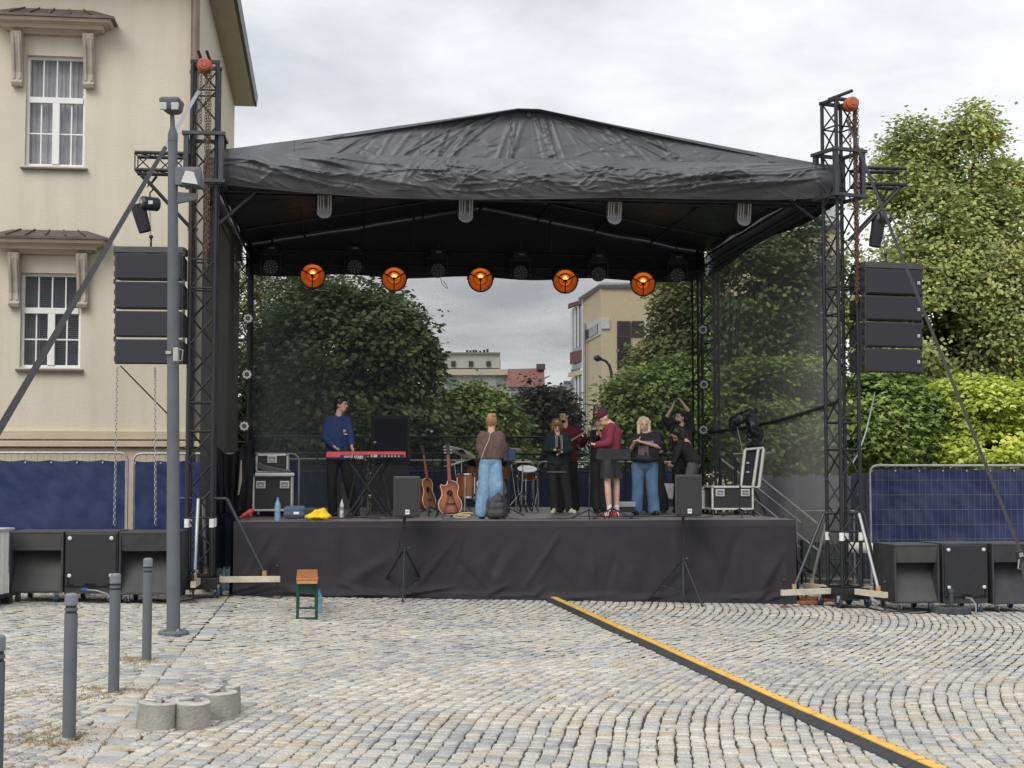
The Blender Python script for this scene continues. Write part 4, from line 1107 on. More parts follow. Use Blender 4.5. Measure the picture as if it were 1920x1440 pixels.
    m = MB(); m.lathe([(0, -.13), (.085, -.13), (.095, -.11), (.095, -.03), (.108, -.02), (.108, .02), (.095, .03), (.095, .10), (.07, .125), (.045, .125), (.04, .14), (0, .14)], 20, Mh, hp + Vector((0, 0, -.02))); m.build('hoist_drum', ORANGE, t, smooth=False)
    m = MB(); x_ = .05 if side < 0 else .12
    zlow = SU(389, 500, -.6)[1] if side < 0 else SU(1592, 570, -.6)[1]
    for q in (0, .035, -.03): chain(m, T(x_ + q, -.26, z1 - .1), T(x_ + q * .6, -.24, zlow + abs(q) * 6), jitter=.006)
    chain(m, T(x_ - .10, -.25, z1 - .1), T(x_ - .10, -.25, z1 - .95), jitter=.003)
    tag(m.build('hoist_chain', RUST, t, smooth=True), kind='stuff')
    return t
VT = -.34
ULT, URT = SU(381, 600, VT)[0], SU(1577, 600, VT)[0]
tL = tower(ULT, VT, SU(383, 122, VT)[1], 'front truss tower before the cream house, orange hoist on top', True, 0.0, -1)
tR = tower(URT, VT, SU(1572, 192, VT)[1], 'front truss tower beside the autumn tree, orange hoist on top', True, R(18), 1)
tower(-4.58, 7.8, 6.5, 'rear truss tower on the flight case side of the stage', False)
tower(4.88, 7.8, 6.5, 'rear truss tower beside the side netting, on the stairs side', False)
# lightning-like diagonal braces from tower to roof front
# line array outriggers
def outrigger(tw, uc, sg, x0, x1, ytop, ybot, label):
    u_out = SU(x0, ytop, VT)[0]; u_in = uc + sg * .22; zt, zb = SU(x0, ytop, VT)[1], SU(x0, ybot, VT)[1]
    t = thing('outrigger_truss', label, 'truss', S((u_out + u_in) / 2, VT, zb), SA, group='line array outrigger trusses')
    cs0 = [S(u_in, VT + b, z) for b, z in ((-.15, zb), (.15, zb), (.15, zt), (-.15, zt))]
    cs1 = [S(u_out, VT + b, z) for b, z in ((-.15, zb), (.15, zb), (.15, zt), (-.15, zt))]
    lattice(t, cs0, cs1, .26, .009, BLK_METAL, chord_r=.027)
    for b in (-.12, .12): rod('knee_brace', S(u_out - sg * .06, VT + b, zb - .02), S(uc + sg * .17, VT + b, zb - .82), .022, BLK_METAL, t, 8)
    return zb
zbL = outrigger(tL, ULT, -1, 256, 350, 290, 322, 'short truss arm holding the speaker column beside the cream house')
zbR = outrigger(tR, URT, 1, 1692, 1605, 320, 350, 'short truss arm holding the speaker column before the autumn tree')

# ================================================================== roof
UC, HE = .205, 4.72
ZR = SU(997, 206, .2)[1]; ZE = 6.50; VR = 8.25
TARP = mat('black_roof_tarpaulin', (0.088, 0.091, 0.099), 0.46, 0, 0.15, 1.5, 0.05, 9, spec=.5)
TARPSHADE = mat('shaded_tarpaulin', (0.032, 0.034, 0.046), 0.40, 0, 0.2, 1.5, 0.15, 6)  # the roof tarpaulin again, shade under it put into a darker, bluish colour
roof = thing('stage_roof', 'black tarpaulin stage roof with crumpled front valance and low ridge', 'canopy', S(UC, 4, 6), SA)
CAPW = .17
def roof_z(u):
    a = abs(u - UC)
    if a < CAPW: return ZR
    t = (a - CAPW) / (HE - CAPW)
    return ZR + (ZE - ZR) * t - .02 * math.sin(PI * t)
def rtop(u, v):
    uu = UC - HE + 2 * HE * u
    sag = -.05 * abs(math.sin(v * PI * 4)) * (1 - abs(u - .5) * .3)
    return S(uu, -.02 + v * VR, roof_z(uu) - .045 + sag * min(1, v * 8) + .02 * noise.noise((uu * 1.5, v * 8, 1)) * min(1, v * 8))
m = MB(); m.grid(rtop, 222, 40); m.build('roof_sheet', [TARPSHADE], roof, smooth=True, solid=.006)
def rid(p, f=1.0): return 1 - abs(noise.noise(p)) * 2
rs = random.Random(5)
GU, GV = 460, 60
gp = []
for j in range(GV + 1):
    for i in range(GU + 1):
        uu = UC - HE + 2 * HE * i / GU; zt = roof_z(uu) + .015; zb = ZE - .09; gp.append((uu, zb + (zt - zb) * j / GV, j / GV, zt - zb))
gp = np.array(gp)
segs = []
for k in range(64):                    # long folds falling from the ridge, flatter towards the corners
    s_ = rs.choice((-1, 1)); d0 = abs(rs.gauss(0, 1.3)); x0 = UC + s_ * min(d0, HE - .5); z0 = roof_z(x0) - rs.uniform(0, .15)
    ln = rs.uniform(.35, 1.3); an = R(rs.uniform(20, 70)) * (1 if d0 > .35 else .3)
    segs.append((x0, z0, x0 + s_ * math.sin(an) * ln, z0 - math.cos(an) * ln, rs.uniform(.012, .034), rs.uniform(.014, .034) * rs.choice((1, 1, -.6))))
for k in range(110):                    # short crumples above the valance
    x0 = UC + rs.gauss(0, 2.0); z0 = ZE + rs.uniform(-.05, .35); an = rs.uniform(-.6, .6); ln = rs.uniform(.1, .4)
    segs.append((x0, z0, x0 + math.cos(an) * ln, z0 + math.sin(an) * ln, rs.uniform(.015, .03), rs.uniform(.006, .016) * rs.choice((1, -1))))
gd = seg_field(gp[:, :2], segs)
gv_ = []
for (uu, z, vv, hh), d_ in zip(gp.tolist(), gd.tolist()):
    big = .03 * noise.noise((uu * .7, z * .8, 3)) + .012 * noise.noise((uu * 2.0 + z, z * 2, 5))
    gv_.append(S(uu, -.10 + .30 * vv * hh - (d_ + big) * min(1, hh / .25), z))
def gfn(u, v): return gv_[round(v * GV) * (GU + 1) + round(u * GU)]
m = MB(); m.grid(gfn, GU, GV); m.build('gable_sheet', TARP, roof, smooth=True)
m = MB(); m.grid(lambda u, v: S(UC - HE + 2 * HE * u, VR + .01, ZE - .6 + v * (roof_z(UC - HE + 2 * HE * u) - ZE + .62)), 60, 6, flip=True); m.build('rear_gable_sheet', TARPSHADE, roof, smooth=True)
xsB = [(408, 345), (470, 352), (560, 361), (700, 371), (870, 375), (1010, 374), (1150, 371), (1300, 374), (1450, 375), (1546, 372)]
vb = [SU(x, y, -.2) for x, y in xsB]
def vbot(uu):
    for (a, za), (b, zb_) in zip(vb, vb[1:]):
        if uu <= b: return za + (zb_ - za) * max(0, (uu - a) / (b - a))
    return vb[-1][1]
VU, VV = 620, 64
vp_ = np.array([(UC - HE - .02 + (2 * HE + .04) * i / VU, j / VV) for j in range(VV + 1) for i in range(VU + 1)])
segs = []
for k in range(26):                    # long swags hanging from both corners
    s_ = rs.choice((-1, 1)); x0 = UC + s_ * rs.uniform(3.2, HE); v0 = rs.uniform(-.05, .5); ln = rs.uniform(.8, 2.6)
    segs.append((x0, v0, x0 - s_ * ln, v0 + rs.uniform(.15, .5), rs.uniform(.03, .07), rs.uniform(.03, .07)))
for k in range(330):                   # crumples
    x0 = UC + rs.gauss(0, 2.1); v0 = rs.uniform(.0, .95); an = rs.gauss(0, .55) + rs.choice((0, 0, .6, -.6)); ln = rs.uniform(.12, .8)
    segs.append((x0, v0, x0 + math.cos(an) * ln, v0 + math.sin(an) * ln * 1.2, rs.uniform(.012, .036), rs.uniform(.010, .034) * rs.choice((1, 1, -.7))))
for k in range(14):
    x0 = UC + rs.uniform(-4.4, 4.4); segs.append((x0, .05, x0 + rs.uniform(-.3, .3), .95, rs.uniform(.03, .06), rs.uniform(.01, .03)))
vd = seg_field(vp_, segs)
vv_ = []
for (uu, v), d_ in zip(vp_.tolist(), vd.tolist()):
    u = (uu - UC + HE + .02) / (2 * HE + .04)
    zt = ZE + .03 - .04 * math.sin(PI * u); zb = vbot(uu)
    end = min(1, (1 - abs(u - .5) * 2) * 14); hem = min(1, (1 - v) * 9)
    bulge = (.14 * math.sin(PI * v) + .04) * end * (1 + .5 * noise.noise((uu * .8, 0, 11)))
    big = .05 * noise.noise((uu * .9, v * 1.4, 11)) + .025 * noise.noise((uu * 2.4, v * 3, 13))
    o = -.16 - bulge - (big + d_) * (.2 + .8 * math.sin(PI * min(1, v * 1.02)) ** .5) * (.35 + .65 * hem)
    z = zt + (zb - zt) * v + .03 * noise.noise((uu * 1.6, v * 3, 61)) * hem * math.sin(PI * v)
    vv_.append(S(uu, o, z))
for k_ in (60, 150, 230, 310, 400):          # welded seams of the gable sheet
    m = MB(); m.path([gv_[j * (GU + 1) + k_] - EY * .004 for j in range(0, GV + 1, 3)], .010, 5, flat=.5); m.build('seam', mat('tarp_seam', (.06, .062, .068), .5), roof, smooth=True)
m = MB(); m.path([vv_[(VV - 1) * (VU + 1) + i] - EY * .004 for i in range(0, VU + 1, 4)], .016, 5, flat=.5); m.build('hem', MATS['tarp_seam'], roof, smooth=True)
def vfn(u, v): return vv_[round(v * VV) * (VU + 1) + round(u * VU)]
m = MB(); m.grid(vfn, VU, VV, flip=True); m.build('valance', TARP, roof, smooth=True)
for sg in (-1, 1):                    # side drops
    m = MB(); m.grid(lambda u, v: S(UC + sg * (HE + .03 + .03 * math.sin(PI * v)), -.12 + u * (VR + .12), ZE + .03 - v * (.55 + .06 * math.sin(u * 9)) + .01 * noise.noise((u * 30, v * 3, sg))), 90, 10, flip=sg > 0); m.build('side_drop', TARPSHADE, roof, smooth=True)
m = MB(); m.grid(lambda u, v: S(UC - HE + 2 * HE * u, VR + .02 + .02 * noise.noise((u * 20, v * 2, 3)), ZE - v * (.66 + .03 * math.sin(u * 23))), 120, 8, flip=True); m.build('rear_drop', TARPSHADE, roof, smooth=True)
# skeleton: side, rear and front beams, ridge, rafters, purlins
for v, z in ((.28, 6.12), (7.7, 6.10)):
    cs0 = [S(-4.35, v + b, z + c) for b, c in ((-.14, -.14), (.14, -.14), (.14, .14), (-.14, .14))]
    cs1 = [S(4.75, v + b, z + c) for b, c in ((-.14, -.14), (.14, -.14), (.14, .14), (-.14, .14))]
    lattice(roof, cs0, cs1, .5, .009, BLK_METAL, chord_r=.024, skip=(1, 3) if v < 1 else (1,))
for uu in (-4.5, 4.86):
    for b, c in ((-.12, -.14), (.12, -.14), (0, .12)): rod('side_beam', S(uu + b, .2, 6.2 + c), S(uu + b, 7.7, 6.2 + c), .025, BLK_METAL, roof, 8)
rod('ridge_beam', S(UC, 0.1, ZR - .10), S(UC, VR - .1, ZR - .10), .04, GREYSTEEL, roof, 8)
for k in range(6):
    v = .35 + k * 1.5
    for sg in (-1, 1): rod('rafter', S(UC + sg * .1, v, ZR - .10), S(UC + sg * (HE - .1), v, ZE - .06), .028, GREYSTEEL, roof, 8)
for sg in (-1, 1):
    for f_ in (.25, .5, .75): rod('purlin', S(UC + sg * HE * f_, .1, ZR + (ZE - ZR) * f_ - .11), S(UC + sg * HE * f_, VR - .1, ZR + (ZE - ZR) * f_ - .11), .02, GREYSTEEL, roof)
for uu in (-1.2, 1.5): rod('king_post', S(uu, 7.0, 6.22), S(uu, 7.0, roof_z(uu) - .1), .022, GREYSTEEL, roof)
for (x0, y0, x1, y1) in ((405, 425, 478, 360), (1478, 372, 1549, 428)):
    p, q = SP(x0, y0, .15), SP(x1, y1, .15)
    rod('corner_brace', p, q, .028, GREYSTEEL, roof, 8)

# ================================================================== netting
NETB = mesh_mat('black_netting', (0.075, 0.080, 0.092), .40)
NETS = mesh_mat('hazed_side_netting', (0.28, 0.285, 0.27), .53)  # black netting with the lit haze over it put into a pale colour
NETD = mesh_mat('doubled_black_netting', (0.085, 0.086, 0.086), .95)
uL, uR = SU(472, 700, 7.95)[0], SU(1299, 700, 7.95)[0]
t = thing('rear_netting', 'see through black netting closing the rear of the stage', 'netting', S((uL + uR) / 2, 7.95, DECK), SA)
m = MB(); m.grid(lambda u, v: S(uL + (uR - uL) * u, 7.95 + .02 * noise.noise((u * 8, v * 5, 1)), .85 + v * 5.2), 40, 30); m.build('net', NETB, t, smooth=True)
for uu in (uL, uR): rod('edge_band', S(uu, 7.94, .85), S(uu, 7.94, 6.05), .022, BLKCLOTH, t)
t = thing('side_netting', 'black netting wall on the stairs side, trees showing through', 'netting', S(4.95, 4, DECK), SA)
def sn(u, v):
    vv = .25 + u * 7.55; z = .75 + v * 5.25
    crease = 0
    return S(5.0 - .1 * u + .03 * noise.noise((vv * .8, z * .5, 3)) + .02 * rid((vv * 2.2 + z * .25, z * .3, 9)) * max(0, u - .35) * 2 * (v > .4), vv, z)
m = MB(); m.grid(sn, 70, 40, flip=True); m.build('net', NETS, t, smooth=True)
m = MB(); m.path([S(5.0 - .1 * u_, .25 + u_ * 7.55, 2.93 - .25 * u_ - .08 * math.sin(PI * u_)) - EX * .03 for u_ in np.linspace(0, 1, 12)], .03, 6); m.build('seam', BLKCLOTH, t)
WRINK = mat('netting_crease', (.11, .115, .11), .7)
for (x0, y0, x1, y1, vv) in ((1371, 500, 1366, 680, 7.0), (1377, 500, 1372, 660, 6.8), (1392, 475, 1383, 670, 6.4), (1386, 500, 1380, 640, 6.6), (1418, 500, 1412, 660, 5.4), (1430, 490, 1433, 640, 5.0)):
    # lifted folds in the netting
    d0, d1 = ray(x0, y0), ray(x1, y1)
    def on_side(x, y):
        d = ray(x, y); nrm_ = EX; c = S(4.93, 0, 0)
        tt = (c.dot(nrm_)) / (d.x * nrm_.x + d.y * nrm_.y); return Vector((d.x * tt, d.y * tt, EYE + d.z * tt))
    m = MB(); m.tube(on_side(x0, y0), on_side(x1, y1), .006, .014, n=5); m.build('fold', WRINK, t)
t = thing('doubled_netting', 'dense grey black netting wall behind the tower beside the house', 'netting', S(-4.5, 4, DECK), SA)
m = MB(); m.grid(lambda u, v: S(-4.60 + .05 * rid((u * 9, v * .5, 2)) * u + .12 * u, .2 + u * 5.3, .2 + v * 5.9), 90, 20); m.build('net', NETD, t, smooth=True)
t = thing('black_wing_drape', 'black cloth hung beside the flight cases at the stage wing', 'drape', S(-4.3, 2.0, DECK), SA)
def drape(u, v):
    xx = 408 + u * 72 - 18 * u * (1 - v) * .2; yb = 962; yt = 838 + 14 * math.sin(u * 5)
    return SP(xx - (1 - v) * 6 * u, yb + (yt - yb) * v, 2.2 + .12 * rid((u * 5, v * .6, 3)) + .10 * noise.noise((u * 9, v * 1.5, 4)))
m = MB(); m.grid(drape, 60, 24); m.build('cloth', BLKCLOTH, t, smooth=True, solid=.01)
m = MB(); m.path([SP(452, 863, 2.1), SP(451, 900, 2.1), SP(447, 928, 2.1)], [.012, .028, .012], 6); m.build('pale_strap', mat('pale_webbing', (.5, .46, .38), .8), t)

# ================================================================== lights on the rig
LAMPOR = mat('amber_reflector', (0.82, 0.29, 0.055), .32, .25, .12, 6)
BULB = emit_mat('amber_bulb', (1.0, 0.45, 0.12), 1.5)
LEDW = mat('led_lens', (0.62, 0.62, 0.60), .25, 0, .1, 9, spec=.8)
def facing(p, tilt=0):               # frame whose z axis looks from p to the square in front of the stage
    d = (Vector((p.x * .3, 4, 1.0 + tilt)) - p).normalized(); return frame(d)
LN = ['nearest the flight cases', 'second from the flight cases', 'in the middle of the row', 'second from the stairs side', 'nearest the stairs side']
for k, (x, y) in enumerate(((586, 517), (739, 523), (901, 524), (1060, 527), (1206, 532))):
    p = SP(x, y, 7.35); Mz = facing(p, 2.5)
    t = thing('amber_lamp', 'round amber reflector lamp ' + LN[k], 'stage lamp', p, group='amber lamps on the rear truss')
    m = MB(); m.lathe([(.03, -.17), (.10, -.16), (.17, -.11), (.22, -.04), (.235, .0)], 28, Mz, p, caps=False); m.build('reflector', LAMPOR, t, smooth=True, solid=.006)
    m = MB(); m.lathe([(.232, -.02), (.256, -.02), (.256, .02), (.232, .02), (.232, -.02)], 28, Mz, p, caps=False); m.build('rim', BLK_METAL, t, smooth=False)
    m = MB(); m.lathe([(0, -.16), (.03, -.155), (.05, -.11), (.05, -.07), (.03, -.03), (0, -.02)], 14, Mz, p + Vector((0, 0, .05))); m.build('bulb', BULB, t, smooth=True)
    m = MB()
    for a in (R(-90), R(28), R(152)):
        q = p + Mz @ Vector((math.cos(a) * .25, math.sin(a) * .25, .015)); c = p + Mz @ Vector((0, 0, .05)); m.tube(c, q, .013, n=5)
    m.ball(p + Mz @ Vector((0, 0, .05)), .034); 
    m.lathe([(.085, -.12), (.095, -.12), (.095, -.10), (.085, -.10)], 18, Mz, p + Vector((0, 0, .05)), caps=False)
    m.build('guard', BLK_METAL, t)
    m = MB(); m.path([p + Mz @ Vector((-.26, 0, 0)), p + Mz @ Vector((-.24, 0, -.2)) + Vector((0, 0, .2)), p + Vector((0, .2, .42)), p + Mz @ Vector((.24, 0, -.2)) + Vector((0, 0, .2)), p + Mz @ Vector((.26, 0, 0))], .012, 6); m.build('yoke', BLK_METAL, t)
HN = ['at the flight case end of the truss', 'between first and second amber lamps', 'between second and third amber lamps', 'between third and fourth amber lamps', 'between fourth and fifth amber lamps', 'at the stairs end of the truss']
LENSD = mat('dim_led_lens', (0.34, 0.35, 0.37), .2, 0, .1, 9, spec=.9)
for k, (x, y) in enumerate(((508, 500), (665, 500), (821, 507), (976, 511), (1122, 514), (1270, 516))):
    p = SP(x, y, 7.35); Mz = facing(p, 1.5)
    t = thing('moving_head_light', 'black round moving head light ' + HN[k], 'stage light', p, group='moving head lights on the rear truss')
    m = MB(); m.lathe([(0, -.20), (.10, -.20), (.14, -.16), (.152, -.02), (.152, .03), (.14, .035), (.0, .035)], 24, Mz, p); m.build('head', BLKPLAST, t, smooth=False)
    m = MB()
    for r_, n_ in ((.035, 3), (.078, 8), (.118, 12)):
        for i in range(n_):
            a = 2 * PI * i / n_ + r_ * 9; m.lathe([(.013, .030), (.012, .040), (0, .044)], 7, Mz, p + Mz @ Vector((math.cos(a) * r_, math.sin(a) * r_, 0)))
    tag(m.build('lenses', LENSD, t), kind='stuff')
    m = MB()
    for sg in (-1, 1): m.box(p + Mz @ Vector((sg * .185, 0, -.06)) + Vector((0, 0, .10)), (.045, .10, .30))
    m.box(p + Vector((0, .06, .27)), (.42, .16, .07)); m.build('yoke', BLKPLAST, t, bevel=.012)
    m = MB(); m.box(p + Vector((0, .06, .37)), (.30, .22, .14)); b_ = m.build('base', BLKPLAST, t, bevel=.015)
    m = MB(); m.box(p + Vector((.02, -.055, .36)), (.11, .006, .03)); m.build('display', mat('glossy_display', (.35, .36, .40), .1), b_)
    m = MB(); m.tube(p + Vector((0, .06, .44)), p + Vector((0, .2, .58)), .025, n=6); m.build('clamp', ALU, t)
# hanging cable loop under the third head
t = thing('loose_cable', 'short loop of cable dangling below the rear truss', 'cable', SP(832, 530, 7.3))
m = MB(); m.path([SP(x, y, 7.3) for x, y in ((826, 522), (829, 532), (836, 540), (840, 541), (836, 533), (831, 526))], .006, 5); m.build('loop', BLKPLAST, t)
PN = ['top', 'middle', 'bottom']
for col_, (v_, pts_) in enumerate(((7.55, ((465, 597), (463, 702), (458, 799))), (7.55, ((1318, 618), (1320, 721), (1319, 806))))):
    for k, (x, y) in enumerate(pts_):
        p = SP(x, y, v_); Mz = facing(p, 0)
        t = thing('led_spotlight', f'{PN[k]} round led spotlight on the rear tower ' + ('beside the flight cases' if col_ == 0 else 'beside the side netting'), 'stage light', p, group='led spotlights on the rear towers')
        m = MB(); m.lathe([(0, -.13), (.07, -.13), (.10, -.06), (.118, 0), (.118, .03), (.105, .03), (.10, .015), (0, .015)], 22, Mz, p); m.build('housing', BLKPLAST, t)
        m = MB()
        for i in range(8):
            a = 2 * PI * i / 8; m.lathe([(.028, .012), (.026, .026), (0, .030)], 9, Mz, p + Mz @ Vector((math.cos(a) * .066, math.sin(a) * .066, 0)))
        m.lathe([(.014, .012), (0, .028)], 8, Mz, p); tag(m.build('lenses', LEDW, t), kind='stuff')
        m = MB(); m.path([p + Mz @ Vector((-.12, 0, -.03)), p + Vector((-.10, .1, .16)), p + Vector((.10, .1, .16)), p + Mz @ Vector((.12, 0, -.03))], .010, 6); m.build('yoke', BLK_METAL, t)
FN = ['nearest the house', 'second from the house', 'third from the house', 'nearest the autumn tree']
FINL = mat('pale_fin', (.36, .35, .33), .5, .4); FIND = mat('dark_fin', (.10, .09, .085), .5)
for k, (x, y) in enumerate(((609, 380), (873, 388), (1151, 392), (1393, 395))):
    p = SP(x, y, .30); Rf = rz(SA) @ rx(R(14))
    t = thing('led_floodlight', 'silver finned floodlight under the valance ' + FN[k], 'floodlight', p, group='front floodlights')
    m = MB(); m.box(p, (.22, .14, .24), Rf); m.build('housing', FIND, t, bevel=.01)
    for q in (-.095, -.06, -.02, .055, .09):
        m = MB(); m.box(p + Rf @ Vector((q, -.085, 0)), (.020, .05, .235), Rf); m.build('fin', FINL, t, bevel=.003)
    m = MB(); m.lathe([(.0, 0), (.10, 0), (.112, .012), (.112, .03), (.10, .038), (0, .04)], 18, rz(SA) @ rx(R(70)), p + Vector((0, -.05, -.155))); m.build('lens_plate', mat('flood_lens', (.26, .27, .29), .3, .1), t, smooth=False)
    m = MB(); m.path([p + Vector((-.13, 0, 0)), p + Vector((-.13, .02, .2)), p + Vector((.13, .02, .2)), p + Vector((.13, 0, 0))], .010, 6); m.build('yoke', BLK_METAL, t)
# ================================================================== loudspeakers
LOGO = mat('white_badge', (.75, .75, .74), .5)
LOGOD = mat('badge_mark', (.55, .16, .05), .5)
ORD4 = ['topmost', 'second from top', 'third from top', 'lowest']
def text_mesh(name, body, size, origin, xdir, ydir, mt, parent, thick=.002):
    cu = bpy.data.curves.new(name, 'FONT'); cu.body = body; cu.size = size; cu.extrude = thick; cu.align_x = 'CENTER'; cu.align_y = 'CENTER'
    o = bpy.data.objects.new(name, cu); COL.objects.link(o)
    dg = bpy.context.evaluated_depsgraph_get(); me = bpy.data.meshes.new_from_object(o.evaluated_get(dg))
    bpy.data.objects.remove(o)
    x, y = Vector(xdir).normalized(), Vector(ydir).normalized(); M_ = Matrix((x, y, x.cross(y))).transposed()
    Mi = inv_of(parent)
    for v in me.vertices: v.co = Mi @ (Vector(origin) + M_ @ v.co)
    me.materials.clear(); me.materials.append(mt)
    o = bpy.data.objects.new(name, me); COL.objects.link(o); o.parent = parent
    return o
def array(xl, xr, rows, frame_y, yaw, v, where, dep, col_logo):
    xm = (xl + xr) / 2
    w = None
    for k, (ya, yb) in enumerate(rows):
        c = SP(xm, (ya + yb) / 2, v); h = (SP(xm, ya, v) - SP(xm, yb, v)).length
        w = (SP(xr, ya, v) - SP(xl, ya, v)).length / math.cos(yaw)
        A = SA + yaw; Rz_ = rz(A)
        t = thing('line_array_speaker', f'{ORD4[k]} black line array cabinet hanging {where}', 'loudspeaker', c, A, group='line array cabinets')
        def L(x, y, z): return c + Rz_ @ Vector((x, y, z))
        m = MB(); hh = h / 2 - .008; hb = hh * .80
        m.hexa([L(-w / 2, 0, -hh), L(w / 2, 0, -hh), L(w / 2, dep, -hb), L(-w / 2, dep, -hb)], [L(-w / 2, 0, hh), L(w / 2, 0, hh), L(w / 2, dep, hb), L(-w / 2, dep, hb)]); m.build('cabinet', BLKPLY, t, bevel=.008)
        m = MB(); m.hexa([L(-w / 2 + .02, -.022, -hh + .014), L(w / 2 - .02, -.022, -hh + .014), L(w / 2 - .02, -.001, -hh + .014), L(-w / 2 + .02, -.001, -hh + .014)], [L(-w / 2 + .02, -.022, hh - .014), L(w / 2 - .02, -.022, hh - .014), L(w / 2 - .02, -.001, hh - .014), L(-w / 2 + .02, -.001, hh - .014)]); m.build('grille', GRILLE, t, bevel=.008)
        for sg in (-1, 1):
            for q in (-hh * .55, hh * .25):
                m = MB(); m.box(L(sg * (w / 2 + .006), .06, q), (.02, .045, .075), Rz_); m.build('rigging_plate', BLK_METAL, t, bevel=.003)
            m = MB(); m.box(L(sg * (w / 2 + .008), .03, hh), (.03, .05, .07), Rz_); m.build('rigging_pin', GREYSTEEL, t, bevel=.003)
        if col_logo:
            m = MB(); m.box(L(w / 2 - .075, -.026, -.01), (.04, .006, .045), Rz_); lg = m.build('badge', LOGO, t)
            m = MB(); m.box(L(w / 2 - .083, -.031, -.006), (.010, .004, .03), Rz_); m.box(L(w / 2 - .073, -.0315, -.018), (.022, .004, .008), Rz_); m.build('badge_mark', LOGOD, lg)
    c = SP(xm, frame_y, v); A = SA + yaw; Rz_ = rz(A)
    t = thing('array_frame', f'dark flying frame on top of the speaker column {where}', 'flying frame', c, A)
    for (dx, dy, sx, sy) in ((0, .02, w + .02, .06), (0, dep - .1, w + .02, .06), (-w / 2, dep / 2 - .05, .06, dep - .2), (w / 2, dep / 2 - .05, .06, dep - .2), (0, dep / 2 - .05, .08, dep - .2)):
        m = MB(); m.box(c + Rz_ @ Vector((dx, dy, 0)), (sx, sy, .085), Rz_); m.build('frame_bar', mat('grey_brown_steel', (.075, .075, .075), .5, .3), t, bevel=.004)
    return c
def hoist(xh, yh, xb, yb, ang, v, xt, yt, ytop, where):
    p = SP(xh, yh, v)
    t = thing('chain_hoist', f'black electric chain hoist with chain bag hanging {where}', 'chain hoist', p, group='line array chain hoists')
    m = MB(); m.lathe([(0, -.13), (.085, -.13), (.10, -.11), (.10, .11), (.085, .13), (0, .13)], 16, rz(SA + .5) @ ry(PI / 2) , p); m.build('motor', BLKPLAST, t)
    m = MB(); m.lathe([(.06, .125), (.06, .135), (0, .138)], 14, rz(SA + .5 + PI) @ ry(PI / 2) @ ry(0), p); m.box(p + Vector((.03, -.105, 0)), (.08, .02, .05)); m.build('name_plate', ALU, t)
    b = SP(xb, yb, v); Rb = ry(ang) @ rz(.3)
    def bag(u, vv):
        a = 2 * PI * u; z = .19 - vv * .40; r_ = (.105 - .02 * vv) * (1 + .06 * noise.noise((math.cos(a) * 2, math.sin(a) * 2, z * 6)))
        ex = 3.0; ca, sa_ = math.cos(a), math.sin(a); k = (abs(ca) ** ex + abs(sa_) ** ex) ** (-1 / ex)
        return b + Rb @ Vector((r_ * ca * k, r_ * .75 * sa_ * k, z))
    m = MB(); m.grid(bag, 28, 10); m.add([bag(i / 28, 1) for i in range(28)], [tuple(range(28))]); m.build('chain_bag', BLKCLOTH, t, smooth=True)
    m = MB(); m.path([p + Vector((0, 0, .10)), p + Vector((0, 0, .16)), p + Vector((.04, 0, .20)), p + Vector((.03, 0, .26)), p + Vector((-.02, 0, .28)), p + Vector((-.035, 0, .24))], .012, 6); m.build('hook', BLK_METAL, t)
    for q in (-.05, .05):
        m = MB(); m.path([SP(xh - 2, ytop, v) + EX * q * 2.2, p + Vector((0, 0, .27))], [.022, .016], 6); m.build('sling', BLKCLOTH, t)
    m = MB(); chain(m, p + Vector((0, 0, -.1)), SP(xt, yt, v), .045, .005, .014); tag(m.build('load_chain', STEELCH, t), kind='stuff')
    m = MB(); q = SP(xt, yt, v); m.ball(q + Vector((0, 0, .09)), .03); m.tube(q + Vector((0, 0, .08)), q + Vector((0, 0, -.06)), .016, n=6); m.build('lower_hook', BLK_METAL, t)
array(215, 343, ((474, 525), (527, 580), (582, 633), (635, 684)), 468, R(-2), -.62, 'beside the cream house', .48, False)
array(1620, 1733, ((503, 553), (554, 602), (603, 652), (653, 700)), 498, R(9), -.60, 'before the autumn tree', .50, True)
hoist(281, 382, 265, 408, R(-16), -.42, 283, 456, 330, 'above the column beside the house')
hoist(1655, 408, 1644, 437, R(10), -.40, 1661, 488, 352, 'above the column by the autumn tree')
t = thing('hanging_chains', 'two thin steel chains hanging below the left speaker column', 'chain', SP(291, 985, -.1))
for (xa, ya, xb, yb) in ((220, 690, 214, 985), (291, 690, 291, 985)):
    m = MB(); chain(m, SP(xa, ya, -.4), SP(xb, yb, -.4), .055, .0055, .016); tag(m.build('chain', STEELCH, t), kind='stuff')
rod('cable_stay', SP(226, 686, -.1), SP(322, 784, -.1), .010, BLKPLAST, t)
t = thing('white_rope', 'pale slack rope curving below the right speaker column', 'rope', SP(1605, 860, .1))
m = MB(); m.path([SP(x, y, .1) for x, y in ((1640, 735), (1632, 775), (1622, 815), (1611, 845), (1598, 870))], .011, 6); m.build('rope', mat('pale_rope', (.62, .66, .66), .7), t)

